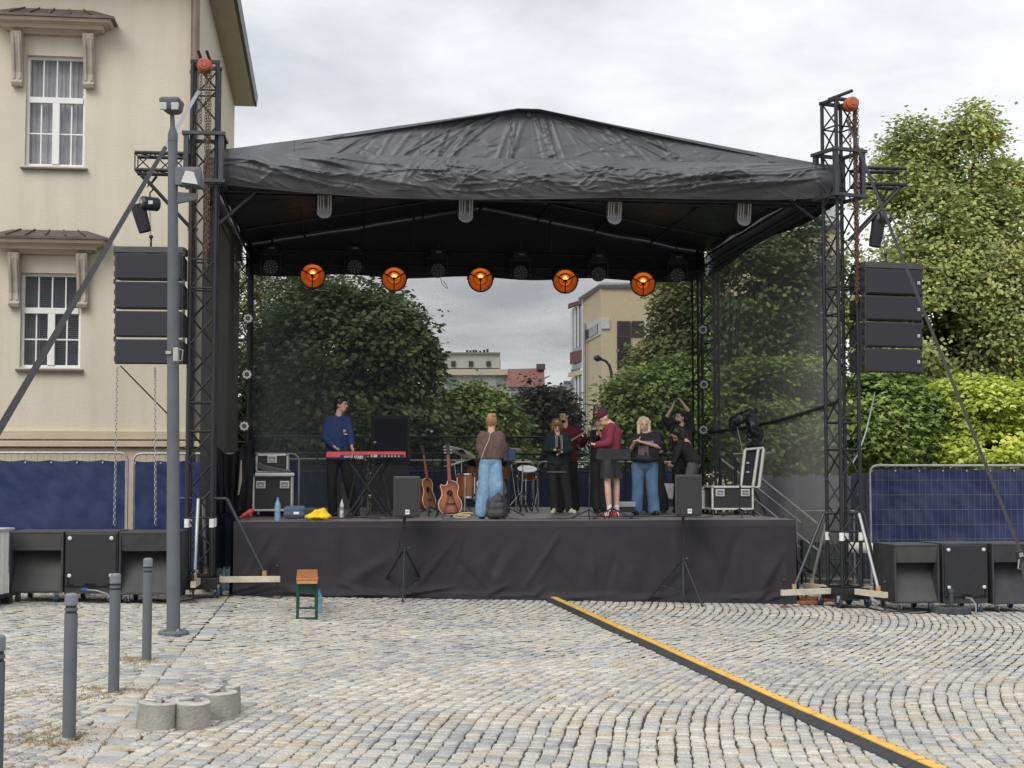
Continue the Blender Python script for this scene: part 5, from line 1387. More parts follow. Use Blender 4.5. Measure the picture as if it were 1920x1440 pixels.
def caster(t, p, wm, A):
    m = MB(); m.lathe([(0, -.02), (.045, -.02), (.055, -.01), (.055, .01), (.045, .02), (0, .02)], 14, rz(A) @ ry(PI / 2), p + Vector((0, 0, .055))); w = m.build('caster', wm, t)
    m = MB(); m.box(p + Vector((0, 0, .095)), (.06, .05, .05)); m.box(p + Vector((.026, 0, .07)), (.006, .04, .07)); m.box(p + Vector((-.026, 0, .07)), (.006, .04, .07)); m.build('fork', ALU, w)
def sub(px_l, px_r, ytop, ybot, Y, A, kind, label, zfix=None, dep=.78, plym=BLKPLY):
    a, b = P(px_l, ybot, Y), P(px_r, ybot, Y)
    w = (b.x - a.x) / math.cos(A) - .012
    c = (a + b) / 2
    zt = P((px_l + px_r) / 2, ytop, Y).z if zfix is None else zfix
    g0 = gz(c.x); z0 = g0 + .125; h = zt - z0
    Rz_ = rz(A)
    t = thing('subwoofer', label, 'loudspeaker', Vector((c.x, c.y, g0)), A, group='subwoofers on wheels')
    def L(x, y, z): return Vector((c.x, c.y, z0)) + Rz_ @ Vector((x, y, z))
    def bx(m, x0, x1, y0, y1, q0, q1): m.hexa([L(x0, y0, q0), L(x1, y0, q0), L(x1, y1, q0), L(x0, y1, q0)], [L(x0, y0, q1), L(x1, y0, q1), L(x1, y1, q1), L(x0, y1, q1)])
    W2 = w / 2; th = .028
    if kind == 'horn':
        m = MB()
        bx(m, -W2, W2, 0, dep, h - th, h); bx(m, -W2, W2, 0, dep, 0, th)
        bx(m, -W2, -W2 + th, 0.002, dep - .002, th, h - th); bx(m, W2 - th, W2, .002, dep - .002, th, h - th)
        bx(m, -W2 + th, W2 - th, dep - th, dep, th, h - th)
        m.build('cabinet', BLKPLY, t, bevel=.006)
        m = MB(); zs_ = h * .69
        m.hexa([L(-W2 + th, .05, zs_), L(W2 - th, .05, zs_), L(W2 - th, .11, zs_), L(-W2 + th, .11, zs_)], [L(-W2 + th, .006, h - th), L(W2 - th, .006, h - th), L(W2 - th, .06, h - th), L(-W2 + th, .06, h - th)])
        m.build('upper_baffle', plym, t)
        m = MB(); m.hexa([L(-W2 + th, .03, th), L(W2 - th, .03, th), L(W2 - th, .09, th), L(-W2 + th, .09, th)], [L(-W2 + th, .34, zs_), L(W2 - th, .34, zs_), L(W2 - th, .40, zs_), L(-W2 + th, .40, zs_)])
        m.build('horn_panel', plym, t)
        m = MB(); m.hexa([L(-W2 + th, .09, zs_ - .0), L(W2 - th, .09, zs_), L(W2 - th, .41, zs_), L(-W2 + th, .41, zs_)], [L(-W2 + th, .09, zs_ + .02), L(W2 - th, .09, zs_ + .02), L(W2 - th, .41, zs_ + .02), L(-W2 + th, .41, zs_ + .02)]); m.build('horn_roof', BLKPLY, t)
    else:
        m = MB(); bx(m, -W2, W2, 0.02, dep, 0, h); m.build('cabinet', BLKPLY, t, bevel=.008)
        m = MB(); bx(m, -W2 + .015, W2 - .015, -.012, .018, .10, h - .03); fr = m.build('transport_lid', BLKPLAST, t, bevel=.006)
        for sx in (-1, 1):
            for q in (.24, h - .09):
                m = MB(); m.lathe([(.026, 0), (.026, .02), (.015, .026), (0, .026)], 12, Rz_ @ rx(PI / 2), L(sx * (W2 - .075), -.012, q)); m.build('lid_catch', LEDW, fr, smooth=False)
            m = MB(); bx(m, sx * (W2 - .09) - .045, sx * (W2 - .09) + .045, -.016, -.010, .105, .13); bx(m, sx * (W2 - .06) - .012, sx * (W2 - .06) + .012, -.0165, -.010, .13, .21); m.build('corner_recess', mat('deep_black', (.004, .004, .004), .9), fr)
        m = MB(); bx(m, -.07, .07, -.018, -.008, .09, .14); m.build('socket_slot', MATS['deep_black'], fr)
    for sx in (-1, 1):
        for y in (.08, dep - .1): caster(t, Vector((L(sx * (W2 - .1), y, 0).x, L(sx * (W2 - .1), y, 0).y, g0)), DARKWHEEL if sx < 0 else BLUEWHEEL, A + .3 * sx)
    return t
zs1 = P(170, 996, 19.45).z
sub(16, 117, 996, 1118, 19.35, R(3), 'horn', 'wheeled black horn subwoofer next to the white tank', zs1, plym=BLKPLY2)
sub(119, 219, 996, 1118, 19.42, R(3), 'flat', 'flat fronted black subwoofer between the two horn subwoofers on the house side', zs1)
sub(221, 332, 996, 1118, 19.5, R(3), 'horn', 'black horn subwoofer standing behind the lamp post', zs1 - .01)
zs2 = P(1720, 1020, 21.4).z
sub(1676, 1766, 1021, 1132, 21.25, R(9), 'horn', 'worn black horn subwoofer beside the right tower foot', zs2, plym=BLKPLY2)
sub(1767, 1857, 1020, 1132, 21.4, R(9), 'flat', 'flat fronted black subwoofer behind the rubber weight', zs2 + .01)
sub(1859, 1952, 1020, 1132, 21.55, R(9), 'horn', 'grey black horn subwoofer at the right picture edge', zs2 + .0)
# jack plugs trailing from the flat subwoofers
for (nm, pts) in (('blue plugged cable from the flat subwoofer on the house side', ((155, 1106, 19.36), (163, 1106, 19.28), (180, 1107, 19.2), (200, 1113, 19.2), (215, 1125, 19.25))), ('white plugged cable from the subwoofer behind the rubber weight', ((1812, 1122, 21.3), (1822, 1124, 21.2), (1830, 1133, 21.1), (1830, 1147, 20.9)))):
    t = thing('speaker_cable', nm, 'cable', P(*pts[-1]))
    m = MB(); m.path([P(*q) for q in pts[1:]], .009, 6); m.build('lead', mat('grey_lead', (.3, .31, .33), .5), t, smooth=True)
    m = MB(); m.tube(P(*pts[0]), P(*pts[1]), .026, n=10); m.build('plug', mat('blue_plug', (.05, .11, .32), .4) if 'blue' in nm else ALU, t, smooth=True)

# speakers on tripods in front of the stage
def monitor(xl, xr, yt, yb, Y, yaw, where, feet, hub_y, pole_x):
    c = P((xl + xr) / 2, yb, Y); w = (P(xr, yb, Y) - P(xl, yb, Y)).length; h = P(0, yt, Y).z - c.z
    Rz_ = rz(yaw)
    t = thing('tripod_speaker', f'small black loudspeaker with white badge {where}', 'loudspeaker', c, yaw, group='speakers on tripods')
    def L(x, y, z): return c + Rz_ @ Vector((x, y, z))
    m = MB(); W2 = w / 2
    m.hexa([L(-W2, 0, 0), L(W2, 0, 0), L(W2 * .62, .36, 0), L(-W2 * .62, .36, 0)], [L(-W2, 0, h), L(W2, 0, h), L(W2 * .62, .36, h), L(-W2 * .62, .36, h)]); m.build('cabinet', mat('grey_black_cabinet', (.05, .052, .055), .5, 0, .15, 8), t, bevel=.012)
    m = MB(); m.hexa([L(-W2 + .02, -.012, .02), L(W2 - .02, -.012, .02), L(W2 - .02, .004, .02), L(-W2 + .02, .004, .02)], [L(-W2 + .02, -.012, h - .025), L(W2 - .02, -.012, h - .025), L(W2 - .02, .004, h - .025), L(-W2 + .02, .004, h - .025)]); gr = m.build('grille', mat('black_steel_grille', (.030, .031, .032), .55, .2, .15, 150, .3, 400), t, bevel=.006)
    m = MB(); m.box(L(.012, -.016, .075), (.062, .006, .065), Rz_); bd = m.build('badge', LOGO, gr)
    tag(text_mesh('badge_letters', 'HK', .042, L(.012, -.0205, .078), Rz_ @ Vector((1, 0, 0)), (0, 0, 1), mat('badge_grey', (.12, .16, .18), .5), bd), kind='stuff')
    s = thing('speaker_tripod', f'black tripod stand under the loudspeaker {where}', 'tripod stand', Vector((c.x, Y + .15, gz(c.x))), group='speaker tripods')
    px = P(pole_x, hub_y, Y + .15); top = Vector((px.x, Y + .15, c.z + .05)); hub = px
    g_ = Vector((px.x, Y + .15, gz(px.x) + .12))
    rod('pole', hub + Vector((0, 0, -.02)), top, .017, BLK_METAL, s, 10); rod('lower_pole', g_, hub, .021, GREYSTEEL, s, 10)
    m = MB(); m.tube(hub + Vector((0, 0, -.04)), hub + Vector((0, 0, .03)), .035, n=10); m.build('hub', BLKPLAST, s)
    m = MB(); m.tube(hub + Vector((.02, 0, .0)), hub + Vector((.07, -.01, .01)), .012, n=8); m.build('knob', BLKPLAST, s)
    m = MB(); m.tube(hub + Vector((.0, 0, .52)), hub + Vector((.05, -.01, .52)), .010, n=8); m.build('knob', BLKPLAST, s)
    for f in feet:
        q = G(*f); q.z = gz(q.x) + .015
        rod('leg', hub, q, .013, BLK_METAL, s, 8)
        rod('brace', g_ + Vector((0, 0, .05)), hub.lerp(q, .62), .008, BLK_METAL, s)
        m = MB(); m.ball(q, (.022, .022, .018)); m.build('rubber_foot', RUBBER, s, smooth=True)
    m = MB(); m.path([c + Vector((-.05, .1, 0)), c + Vector((-.09, .12, -.25)), hub + Vector((-.10, .03, -.1)), hub + Vector((-.12, .05, -.35)), g_ + Vector((-.05, .05, -.09))], .007, 5); m.build('signal_cable', BLKPLAST, s)
monitor(737, 788, 893, 970, 20.85, R(-4), 'in front of the guitars', ((706, 1118), (805, 1119), (755, 1129)), 1028, 758.5)
monitor(1266, 1317, 890, 968, 21.35, R(4), 'in front of the bending woman', ((1213, 1129), (1317, 1138), (1283, 1118)), 1048, 1281)

# ================================================================== foreground: bollards, lamp post, weights, bench, cable ramp
def bollard(X, Y, h, label):
    t = thing('bollard', label, 'bollard', (X, Y, gz(X) - .02), group='grey bollards')
    r = .044
    m = MB(); m.lathe([(r, 0), (r, h - .135)], 20); m.build('post', GREYPAINT, t, smooth=True, local=True)
    m = MB(); m.lathe([(r - .007, h - .137), (r - .007, h - .075)], 20); m.build('groove', mat('bollard_groove', (.03, .03, .035), .7), t, smooth=True, local=True)
    for z0, z1 in ((h - .120, h - .098),):
        m = MB(); m.lathe([(r - .008, z0), (r, z0 + .002), (r, z1 - .002), (r - .008, z1)], 20); m.build('ring', GREYPAINT, t, local=True, smooth=False)
    m = MB(); m.lathe([(r - .006, h - .082), (r, h - .080), (r, h - .014), (r - .008, h - .003), (r - .02, h), (0, h)], 20); m.build('cap', mat('bollard_cap', (.19, .205, .235), .45, .1, .12, 9), t, smooth=False, bevel=0, local=True)
bollard(-2.98, 9.99, P(132, 1112, 9.99).z - gz(-2.98) + .02, 'second bollard from the left picture edge, dry grass at its foot')
bollard(-3.23, 12.02, P(216, 1075, 12.02).z - gz(-3.23) + .02, 'third bollard from the left picture edge, behind the concrete weights')
bollard(-3.45, 13.98, P(277, 1046, 13.98).z - gz(-3.45) + .02, 'bollard nearest the lamp post')
bollard(-2.578, 7.40, 1.0, 'bollard cut off by the left picture edge')

LX, LY = -3.69, 16.12
lz = gz(LX)
lp = thing('lamp_post', 'tall grey lamp post with flared lantern and side floodlight', 'lamp post', (LX, LY, lz))
def lpz(y): return P(325, y, LY).z
def lpx(x, y): return P(x, y, LY)
b_, c_ = Vector((LX, LY, lz)), lpx(324, 262)
m = MB(); m.path([b_, b_.lerp(c_, .5), c_], [.074, .066, .052], 20); m.build('shaft', GREYPAINT, lp, smooth=True)
m = MB(); q = c_; m.path([q + Vector((0, 0, -.02)), q + Vector((0, 0, .06)), lpx(323.5, 238), lpx(323, 215)], [.056, .056, .028, .024], 16); m.build('neck', GREYPAINT, lp, smooth=True)
m = MB(); hx = lpx(322, 198)
m.hexa([hx + Vector((-.09, -.12, -.085)), hx + Vector((.09, -.12, -.085)), hx + Vector((.09, .16, -.075)), hx + Vector((-.09, .16, -.075))], [hx + Vector((-.13, -.16, .07)), hx + Vector((.13, -.16, .07)), hx + Vector((.11, .2, .09)), hx + Vector((-.11, .2, .09))]); hd = m.build('lantern', GREYPAINT, lp, bevel=.05, seg=4)
for sg in (-1, 1):
    m = MB(); m.hexa([hx + Vector((sg * .062 - .035, -.135, -.075)), hx + Vector((sg * .062 + .035, -.135, -.075)), hx + Vector((sg * .062 + .035, -.1, -.075)), hx + Vector((sg * .062 - .035, -.1, -.075))], [hx + Vector((sg * .066 - .04, -.147, .0)), hx + Vector((sg * .066 + .04, -.147, .0)), hx + Vector((sg * .066 + .04, -.1, .0)), hx + Vector((sg * .066 - .04, -.1, .0))]); m.build('lens', mat('lantern_lens', (.55, .56, .54), .25), hd, bevel=.004)
# side floodlight
fl = lpx(352, 330)
m = MB()
m.hexa([lpx(330, 349) + Vector((0, -.08, 0)), lpx(377, 352) + Vector((0, -.10, 0)), lpx(379, 350) + Vector((0, .16, 0)), lpx(332, 346) + Vector((0, .16, 0))], [lpx(328, 313) + Vector((0, -.04, 0)), lpx(360, 322) + Vector((0, -.06, 0)), lpx(372, 306) + Vector((0, .18, 0)), lpx(338, 308) + Vector((0, .16, 0))])
fb = m.build('floodlight', GREYPAINT, lp, bevel=.012)
m = MB(); m.hexa([lpx(343, 345) + Vector((0, -.105, 0)), lpx(375.5, 350) + Vector((0, -.125, 0)), lpx(375.5, 350) + Vector((0, -.09, 0)), lpx(343, 345) + Vector((0, -.07, 0))], [lpx(350, 322) + Vector((0, -.075, 0)), lpx(366, 325) + Vector((0, -.085, 0)), lpx(366, 325) + Vector((0, -.05, 0)), lpx(350, 322) + Vector((0, -.04, 0))]); m.build('lamp_glass', mat('flood_glass', (.34, .345, .34), .3), fb, bevel=.003)
m = MB(); m.hexa([lpx(329, 383) + Vector((0, -.02, 0)), lpx(371, 375) + Vector((0, -.02, 0)), lpx(371, 375) + Vector((0, .02, 0)), lpx(329, 383) + Vector((0, .02, 0))], [lpx(329, 360) + Vector((0, -.02, 0)), lpx(371, 363) + Vector((0, -.02, 0)), lpx(371, 363) + Vector((0, .02, 0)), lpx(329, 360) + Vector((0, .02, 0))]); m.build('arm', GREYPAINT, lp, bevel=.008)
m = MB(); m.lathe([(.165, 0), (.168, .025), (.15, .045), (.09, .05)], 20, None, b_ + Vector((0, 0, .0))); m.build('base_flange', GREYPAINT, lp, smooth=False)
for k in range(4):
    m = MB(); a = k * PI / 2 + .6; m.lathe([(.014, .04), (.014, .07), (0, .075)], 6, None, b_ + Vector((math.cos(a) * .125, math.sin(a) * .125, 0))); m.build('anchor_bolt', GALV, lp)
m = MB(); q = lpx(334, 666); m.box(q + Vector((0, -.10, 0)), (.055, .06, .15)); bxx = m.build('junction_box', mat('grey_beige_box', (.42, .41, .38), .5), lp, bevel=.006)
m = MB(); m.box(lpx(319, 662) + Vector((0, -.08, 0)), (.06, .02, .03)); m.path([q + Vector((.03, -.1, .06)), q + Vector((.07, -.08, .05)), q + Vector((.06, -.08, -.06)), q + Vector((.0, -.1, -.08))], .008, 5); m.build('clamp', GALV, bxx)

CONC = mat('rough_concrete', (0.26, 0.25, 0.225), 0.95, 0, 0.25, 6, 0.6, 45, col2=(0.40, 0.385, 0.35))
CONCT = mat('pale_concrete_top', (0.50, 0.48, 0.44), 0.95, 0, 0.2, 12, 0.4, 60)
CN = ['front left concrete weight, leaning beside its twin', 'front right concrete weight, between its leaning twin and the rear ones', 'third concrete weight from the left, steel bar across the top', 'rearmost concrete weight, half hidden at the right of the four']
for k, (px_, py_, r, h, tx, ty) in enumerate(((282, 1371, .132, .185, -.02, R(4)), (350, 1367, .130, .185, R(6), 0), (401, 1351, .145, .19, R(1), 0), (409, 1337, .140, .19, 0, 0))):
    g_ = G(px_, py_); c = Vector((g_.x, g_.y + r, gz(g_.x) - .01))
    t = thing('concrete_weight', CN[k], 'weight', c, group='concrete ballast weights', rot=(tx if k < 2 else 0, ty, k * .7))
    def body(u, v):
        a = 2 * PI * u; rr = r * (1.03 - .05 * v) * (1 + .012 * noise.noise((math.cos(a) * 3, math.sin(a) * 3, v * 2 + k)))
        return Vector((math.cos(a) * rr, math.sin(a) * rr, v * h))
    m = MB(); m.grid(body, 32, 6); m.build('drum', CONC, t, smooth=True, local=True)
    m = MB(); m.lathe([(r * .985, h - .001), (r * .965, h + .005), (r * .5, h + .004), (0, h + .003)], 32); m.build('drum_top', CONCT, t, local=True, smooth=True)
    m = MB(); m.box((.02, -.03, h + .02), (.035, .03, .05)); m.box((.02, -.02, h + .05), (.10, .05, .014)); m.build('lifting_lug', GALV, t, bevel=.003, local=True)
    m = MB(); m.tube((-.09, .03, h + .012), (.05, .0, h + .012), .010, n=6); m.build('steel_bar', GALV, t, local=True)

WOODO = mat('orange_varnished_wood', (0.36, 0.135, 0.035), 0.40, 0, .25, 4, .08, 30, stretch=(8, .6, 4), col2=(.50, .21, .065))
GREENM = mat('dark_green_steel', (0.012, 0.060, 0.042), .45, .2, .2, 10)
bq = G(575.5, 1161)
ba = math.atan2(-bq.x, bq.y)
bz = gz(bq.x); sh = P(575, 1084, bq.y - .12).z - bz
t = thing('beer_bench', 'narrow bench with orange wooden seat and green folding legs', 'bench', (bq.x, bq.y, bz), ba)
def bl(n, mt, c, s, bev=.004): m = MB(); m.box(c, s); return m.build(n, mt, t, bevel=bev, local=True)
bl('seat', WOODO, (0, .70, sh - .016), (.265, 1.64, .032), .006)
for sg in (-1, 1): bl('seat_batten', WOODO, (sg * .115, .70, sh - .05), (.03, 1.56, .036))
bl('seat_end', mat('pale_orange_wood', (.52, .27, .11), .5), (0, -.11, sh - .052), (.24, .03, .036))
for yy in (0, 1.36):
    for sg in (-1, 1): bl('leg', GREENM, (sg * .115, yy, (sh - .035) / 2), (.036, .036, sh - .035))
    bl('cross_plate', GREENM, (0, yy, sh - .13), (.20, .02, .10), .006); bl('foot_bar', GREENM, (0, yy, .012), (.20, .02, .02))
for sg in (-1, 1): m = MB(); m.tube((sg * .1, .05, sh - .2), (sg * .06, .45, sh - .05), .008, n=6); m.build('stay', GREENM, t, local=True)
PET = glass_mat('clear_blue_bottle', (.28, .50, .66), .1, .55)
def bottle(p, h, label, m_=PET, cap=(.05, .2, .5), r=.042, name='water_bottle'):
    t = thing(name, label, 'bottle', p)
    m = MB(); m.lathe([(r * .9, 0), (r, .012), (r, h * .30), (r * .92, h * .34), (r, h * .38), (r, h * .62), (r * .8, h * .74), (r * .36, h * .88), (r * .34, h * .95)], 16); m.build('body', m_, t, smooth=True, local=True)
    m = MB(); m.lathe([(r * 1.01, h * .40), (r * 1.01, h * .58)], 16); m.build('label_band', mat('bottle_label', (.25, .33, .45), .6), t, smooth=True, local=True)
    m = MB(); m.lathe([(r * .40, h * .94), (r * .40, h), (0, h)], 12); m.build('cap', mat('cap_%.2f' % cap[2], cap, .5), t, local=True)
q = G(598, 1149); bottle(q, .30, 'clear blue water bottle standing behind the bench leg', r=.045)

# cable ramp
YEL = mat('yellow_ramp_lid', (0.66, 0.38, 0.06), .6, 0, .15, 5, .1, 60, col2=(.84, .52, .10))
RAMPB = mat('black_ramp_rubber', (0.038, 0.039, 0.042), .7, 0, .3, 10, .2, 80)
kp = [G(x, y) for x, y in ((1028, 1121), (1092, 1150), (1156, 1180), (1230, 1213), (1310, 1250), (1400, 1291), (1490, 1332), (1580, 1371), (1680, 1416), (1770, 1456), (1850, 1490), (1930, 1527), (2010, 1564))]
path2 = []
for i in range(len(kp) - 1):
    a, b = kp[i], kp[i + 1]; pr = kp[max(i - 1, 0)]; nx_ = kp[min(i + 2, len(kp) - 1)]
    for k in range(8):
        s = k / 8; path2.append(.5 * ((2 * a) + (b - pr) * s + (2 * pr - 5 * a + 4 * b - nx_) * s * s + (3 * a - pr - 3 * b + nx_) * s ** 3))
path2.append(kp[-1])
cum = [0]
for a, b in zip(path2, path2[1:]): cum.append(cum[-1] + (Vector((b.x, b.y, 0)) - Vector((a.x, a.y, 0))).length)
def at_len(s):
    for i in range(len(cum) - 1):
        if s <= cum[i + 1]:
            f = (s - cum[i]) / max(1e-6, cum[i + 1] - cum[i]); p = path2[i].lerp(path2[i + 1], f); d_ = (path2[min(i + 2, len(path2) - 1)] - path2[max(i - 1, 0)]); d_.z = 0; return p, d_.normalized()
    return path2[-1], (path2[-1] - path2[-2]).normalized()
ramp_t = thing('cable_ramp', 'long black rubber cable ramp with yellow lid crossing the setts to the stage', 'cable ramp', kp[5])
TOT = cum[-1]; seg = .90; nseg = int(TOT / seg)
for k in range(nseg):
    s0, s1 = k * seg + .004, (k + 1) * seg - .004
    def rp(s, o, z):
        p, d_ = at_len(s); nrm_ = Vector((d_.y, -d_.x, 0))   # o > 0 to the far right side
        q = p - nrm_ * o; return Vector((q.x, q.y, gz(q.x) + z))
    m = MB(); prof = [(-.145, 0), (-.135, .012), (-.052, .046), (.062, .046), (.135, .012), (.145, 0)]
    ns = 6
    for i in range(ns):
        a, b = s0 + (s1 - s0) * i / ns, s0 + (s1 - s0) * (i + 1) / ns
        for (o0, h0), (o1, h1) in zip(prof, prof[1:]): m.add([rp(a, -o0, h0), rp(b, -o0, h0), rp(b, -o1, h1), rp(a, -o1, h1)], [(0, 1, 2, 3)])
    for e_ in (s0, s1): m.add([rp(e_, -o0, h0) for o0, h0 in prof], [tuple(range(6))])
    sgm = m.build('ramp_segment', RAMPB, ramp_t)
    m = MB(); n2 = 72
    left = []; right = []
    for i in range(n2 + 1):
        s = s0 + (s1 - s0) * i / n2; tooth = max(-1, min(1, math.sin(s * 2 * PI / .15) * 2.2)) * .011
        left.append(rp(s, .034 + tooth, .0)); right.append(rp(s, -.062, .0))
    vs = []
    for l_, r_ in zip(left, right):
        mid = l_.lerp(r_, .5); vs += [l_ + Vector((0, 0, .044)), l_ + Vector((0, 0, .054)), mid + Vector((0, 0, .060)), r_ + Vector((0, 0, .054)), r_ + Vector((0, 0, .044))]
    fs = []
    for i in range(n2):
        for j in range(4): fs.append((i * 5 + j, (i + 1) * 5 + j, (i + 1) * 5 + j + 1, i * 5 + j + 1))
    m.add(vs, fs); m.build('lid', YEL, sgm)
    for f_ in (.25, .75):
        m = MB(); s = s0 + (s1 - s0) * f_; m.hexa([rp(s - .02, .082, .031), rp(s + .02, .082, .031), rp(s + .02, .106, .022), rp(s - .02, .106, .022)], [rp(s - .02, .080, .0375), rp(s + .02, .080, .0375), rp(s + .02, .104, .028), rp(s - .02, .104, .028)]); m.build('grip_hole', MATS['deep_black'], sgm)

# guy straps
STRAP = mat('grey_black_webbing', (.026, .026, .028), .75, 0, .2, 30)
STRAPL = mat('pale_grey_webbing', (.30, .32, .34), .7, 0, .2, 30)
def strap(name, label, pts, wd, mts):
    t = thing(name, label, 'strap', pts[-1])
    for i, (a, b) in enumerate(zip(pts, pts[1:])):
        d_ = (b - a).normalized(); M_ = frame(d_, (a.lerp(b, .5) - Vector((0, 0, EYE))).normalized())
        m = MB(); m.box(a.lerp(b, .5), (wd, .005, (b - a).length), M_); m.build('webbing', mts[i], t)
    return t
a = SP(373, 170, -.6); e_ = P(-60, 905, 9.0); m1 = a.lerp(e_, .40)
strap('guy_strap', 'dark guy strap running down to the left picture edge', [a, a.lerp(e_, .28), e_], .05, [STRAPL, STRAP])
a = SP(1588, 225, -.6); e_ = P(1921, 1052, 17.6)
ts = strap('guy_strap', 'dark guy strap slanting across the right speaker column', [a, e_], .042, [STRAP])
m = MB(); c = P(1914, 1048, 17.55); m.box(c, (.09, .05, .20), ry(R(-12))); rb = m.build('ratchet', BLK_METAL, ts, bevel=.008)
m = MB(); m.box(c + Vector((-.005, -.03, .05)), (.05, .02, .05), ry(R(-12))); m.build('ratchet_drum', ALU, rb)
m = MB(); m.path([c + Vector((-.03, -.03, 0)), c + Vector((-.05, -.04, -.11)), c + Vector((.06, -.04, -.13)), c + Vector((.05, -.03, 0))], .010, 6); m.build('ratchet_handle', ALU, rb)
e2 = P(1945, 1180, 17.0)
m = MB(); d_ = (e2 - c); m.box(c.lerp(e2, .5), (.05, .005, d_.length), frame(d_, c.normalized())); m.build('webbing', STRAP, ts)
# rubber weight
q = G(1792, 1153); c = Vector((q.x, q.y + .2, gz(q.x)))
t = thing('rubber_base_plate', 'dark octagonal rubber base with short post before the right subwoofers', 'base plate', c)
oc = [(.26, -.1), (.26, .1), (.1, .2), (-.1, .2), (-.26, .1), (-.26, -.1), (-.1, -.2), (.1, -.2)]
m = MB(); m.prism(oc, .10, None, c); m.build('plate', mat('grey_rubber', (.055, .06, .06), .8, 0, .3, 8, .2, 40), t, bevel=.015)
m = MB(); m.tube(c + Vector((0, 0, .1)), c + Vector((0, 0, .33)), .032, n=12); m.tube(c + Vector((0, 0, .30)), c + Vector((0, 0, .35)), .045, n=12); m.build('post', mat('post_grey', (.07, .08, .085), .5, .3), t, smooth=False)
m = MB(); m.prism([(.12, -.07), (.12, .07), (-.12, .07), (-.12, -.07)], .012, None, c + Vector((0, 0, .102))); m.build('recess_plate', RUBBER, t)
# white tank on a pallet at the left edge
q = G(2, 1146); c = Vector((q.x - .80, q.y + .55, gz(q.x)))
t = thing('ribbed_tank', 'white ribbed plastic tank at the left picture edge', 'tank', c + Vector((0, 0, .14)))
def rib(u, v):
    a = 2 * PI * u; ca, sa_ = math.cos(a), math.sin(a); k = (abs(ca) ** 8 + abs(sa_) ** 8) ** (-1 / 8)
    rr = .56 * (1 + .015 * math.sin(a * 22)); return c + Vector((ca * k * rr, sa_ * k * rr * .9, .15 + v * .80))
m = MB(); m.grid(rib, 160, 3); m.build('ribbed_wall', WHITEPL, t, smooth=True)
m = MB(); m.box(c + Vector((0, 0, .965)), (1.18, 1.06, .04)); m.build('lid', mat('grey_lid', (.45, .46, .46), .6), t, bevel=.012)
t = thing('dark_pallet', 'dark plastic pallet under the white tank', 'pallet', c)
for y in (-.45, 0, .45):
    for x in (-.5, 0, .5): m = MB(); m.box(c + Vector((x, y, .05)), (.16, .14, .10)); m.build('block', BLKPLAST, t, bevel=.006)
for k in range(6): m = MB(); m.box(c + Vector((0, -.5 + k * .2, .118)), (1.2, .16, .03)); m.build('deck_slat', BLKPLAST, t, bevel=.004)
# clutter at the tower feet
t = thing('water_pack', 'crumpled plastic wrapped pack of water bottles by the tower foot', 'bottle pack', G(428, 1108))
for k in range(6):
    q = G(420 + (k % 3) * 10, 1107 - (k // 3) * 5); m = MB(); m.lathe([(.04, 0), (.042, .16), (.034, .22), (.014, .27), (.014, .30)], 10, None, q + Vector((0, .0, .02))); m.build('bottle', PET, t, smooth=True)
m = MB(); q = G(430, 1105); m.grid(lambda u, v: q + Vector(((u - .5) * .34, -.14 + .03 * noise.noise((u * 9, v * 9, 1)), .05 + v * .28 + .03 * noise.noise((u * 6, v * 4, 3)))), 20, 10); m.build('shrink_wrap', glass_mat('shrink_film', (.6, .68, .75), .2, .25), t, smooth=True)
t = thing('wood_packing', 'reddish wooden boards lying under the right tower', 'boards', G(1540, 1130))
for k, (x, y, l_, a) in enumerate(((1530, 1128, .9, .1), (1560, 1126, .9, -.05), (1520, 1135, .35, .3))):
    q = G(x, y); m = MB(); m.box(q + Vector((0, .1, .03 + k * .001)), (l_, .14, .045), rz(a)); m.build('board', mat('red_brown_board', (.30, .12, .06), .8, 0, .3, 6), t, bevel=.004)
t = thing('yellow_tag', 'small yellow ratchet lying at the left tower foot', 'ratchet', P(361, 1106, 20.6))
m = MB(); m.box(P(361, 1106, 20.6), (.07, .05, .07), ry(.4)); m.build('body', mat('yellow_paint', (.75, .55, .06), .5), t, bevel=.01)
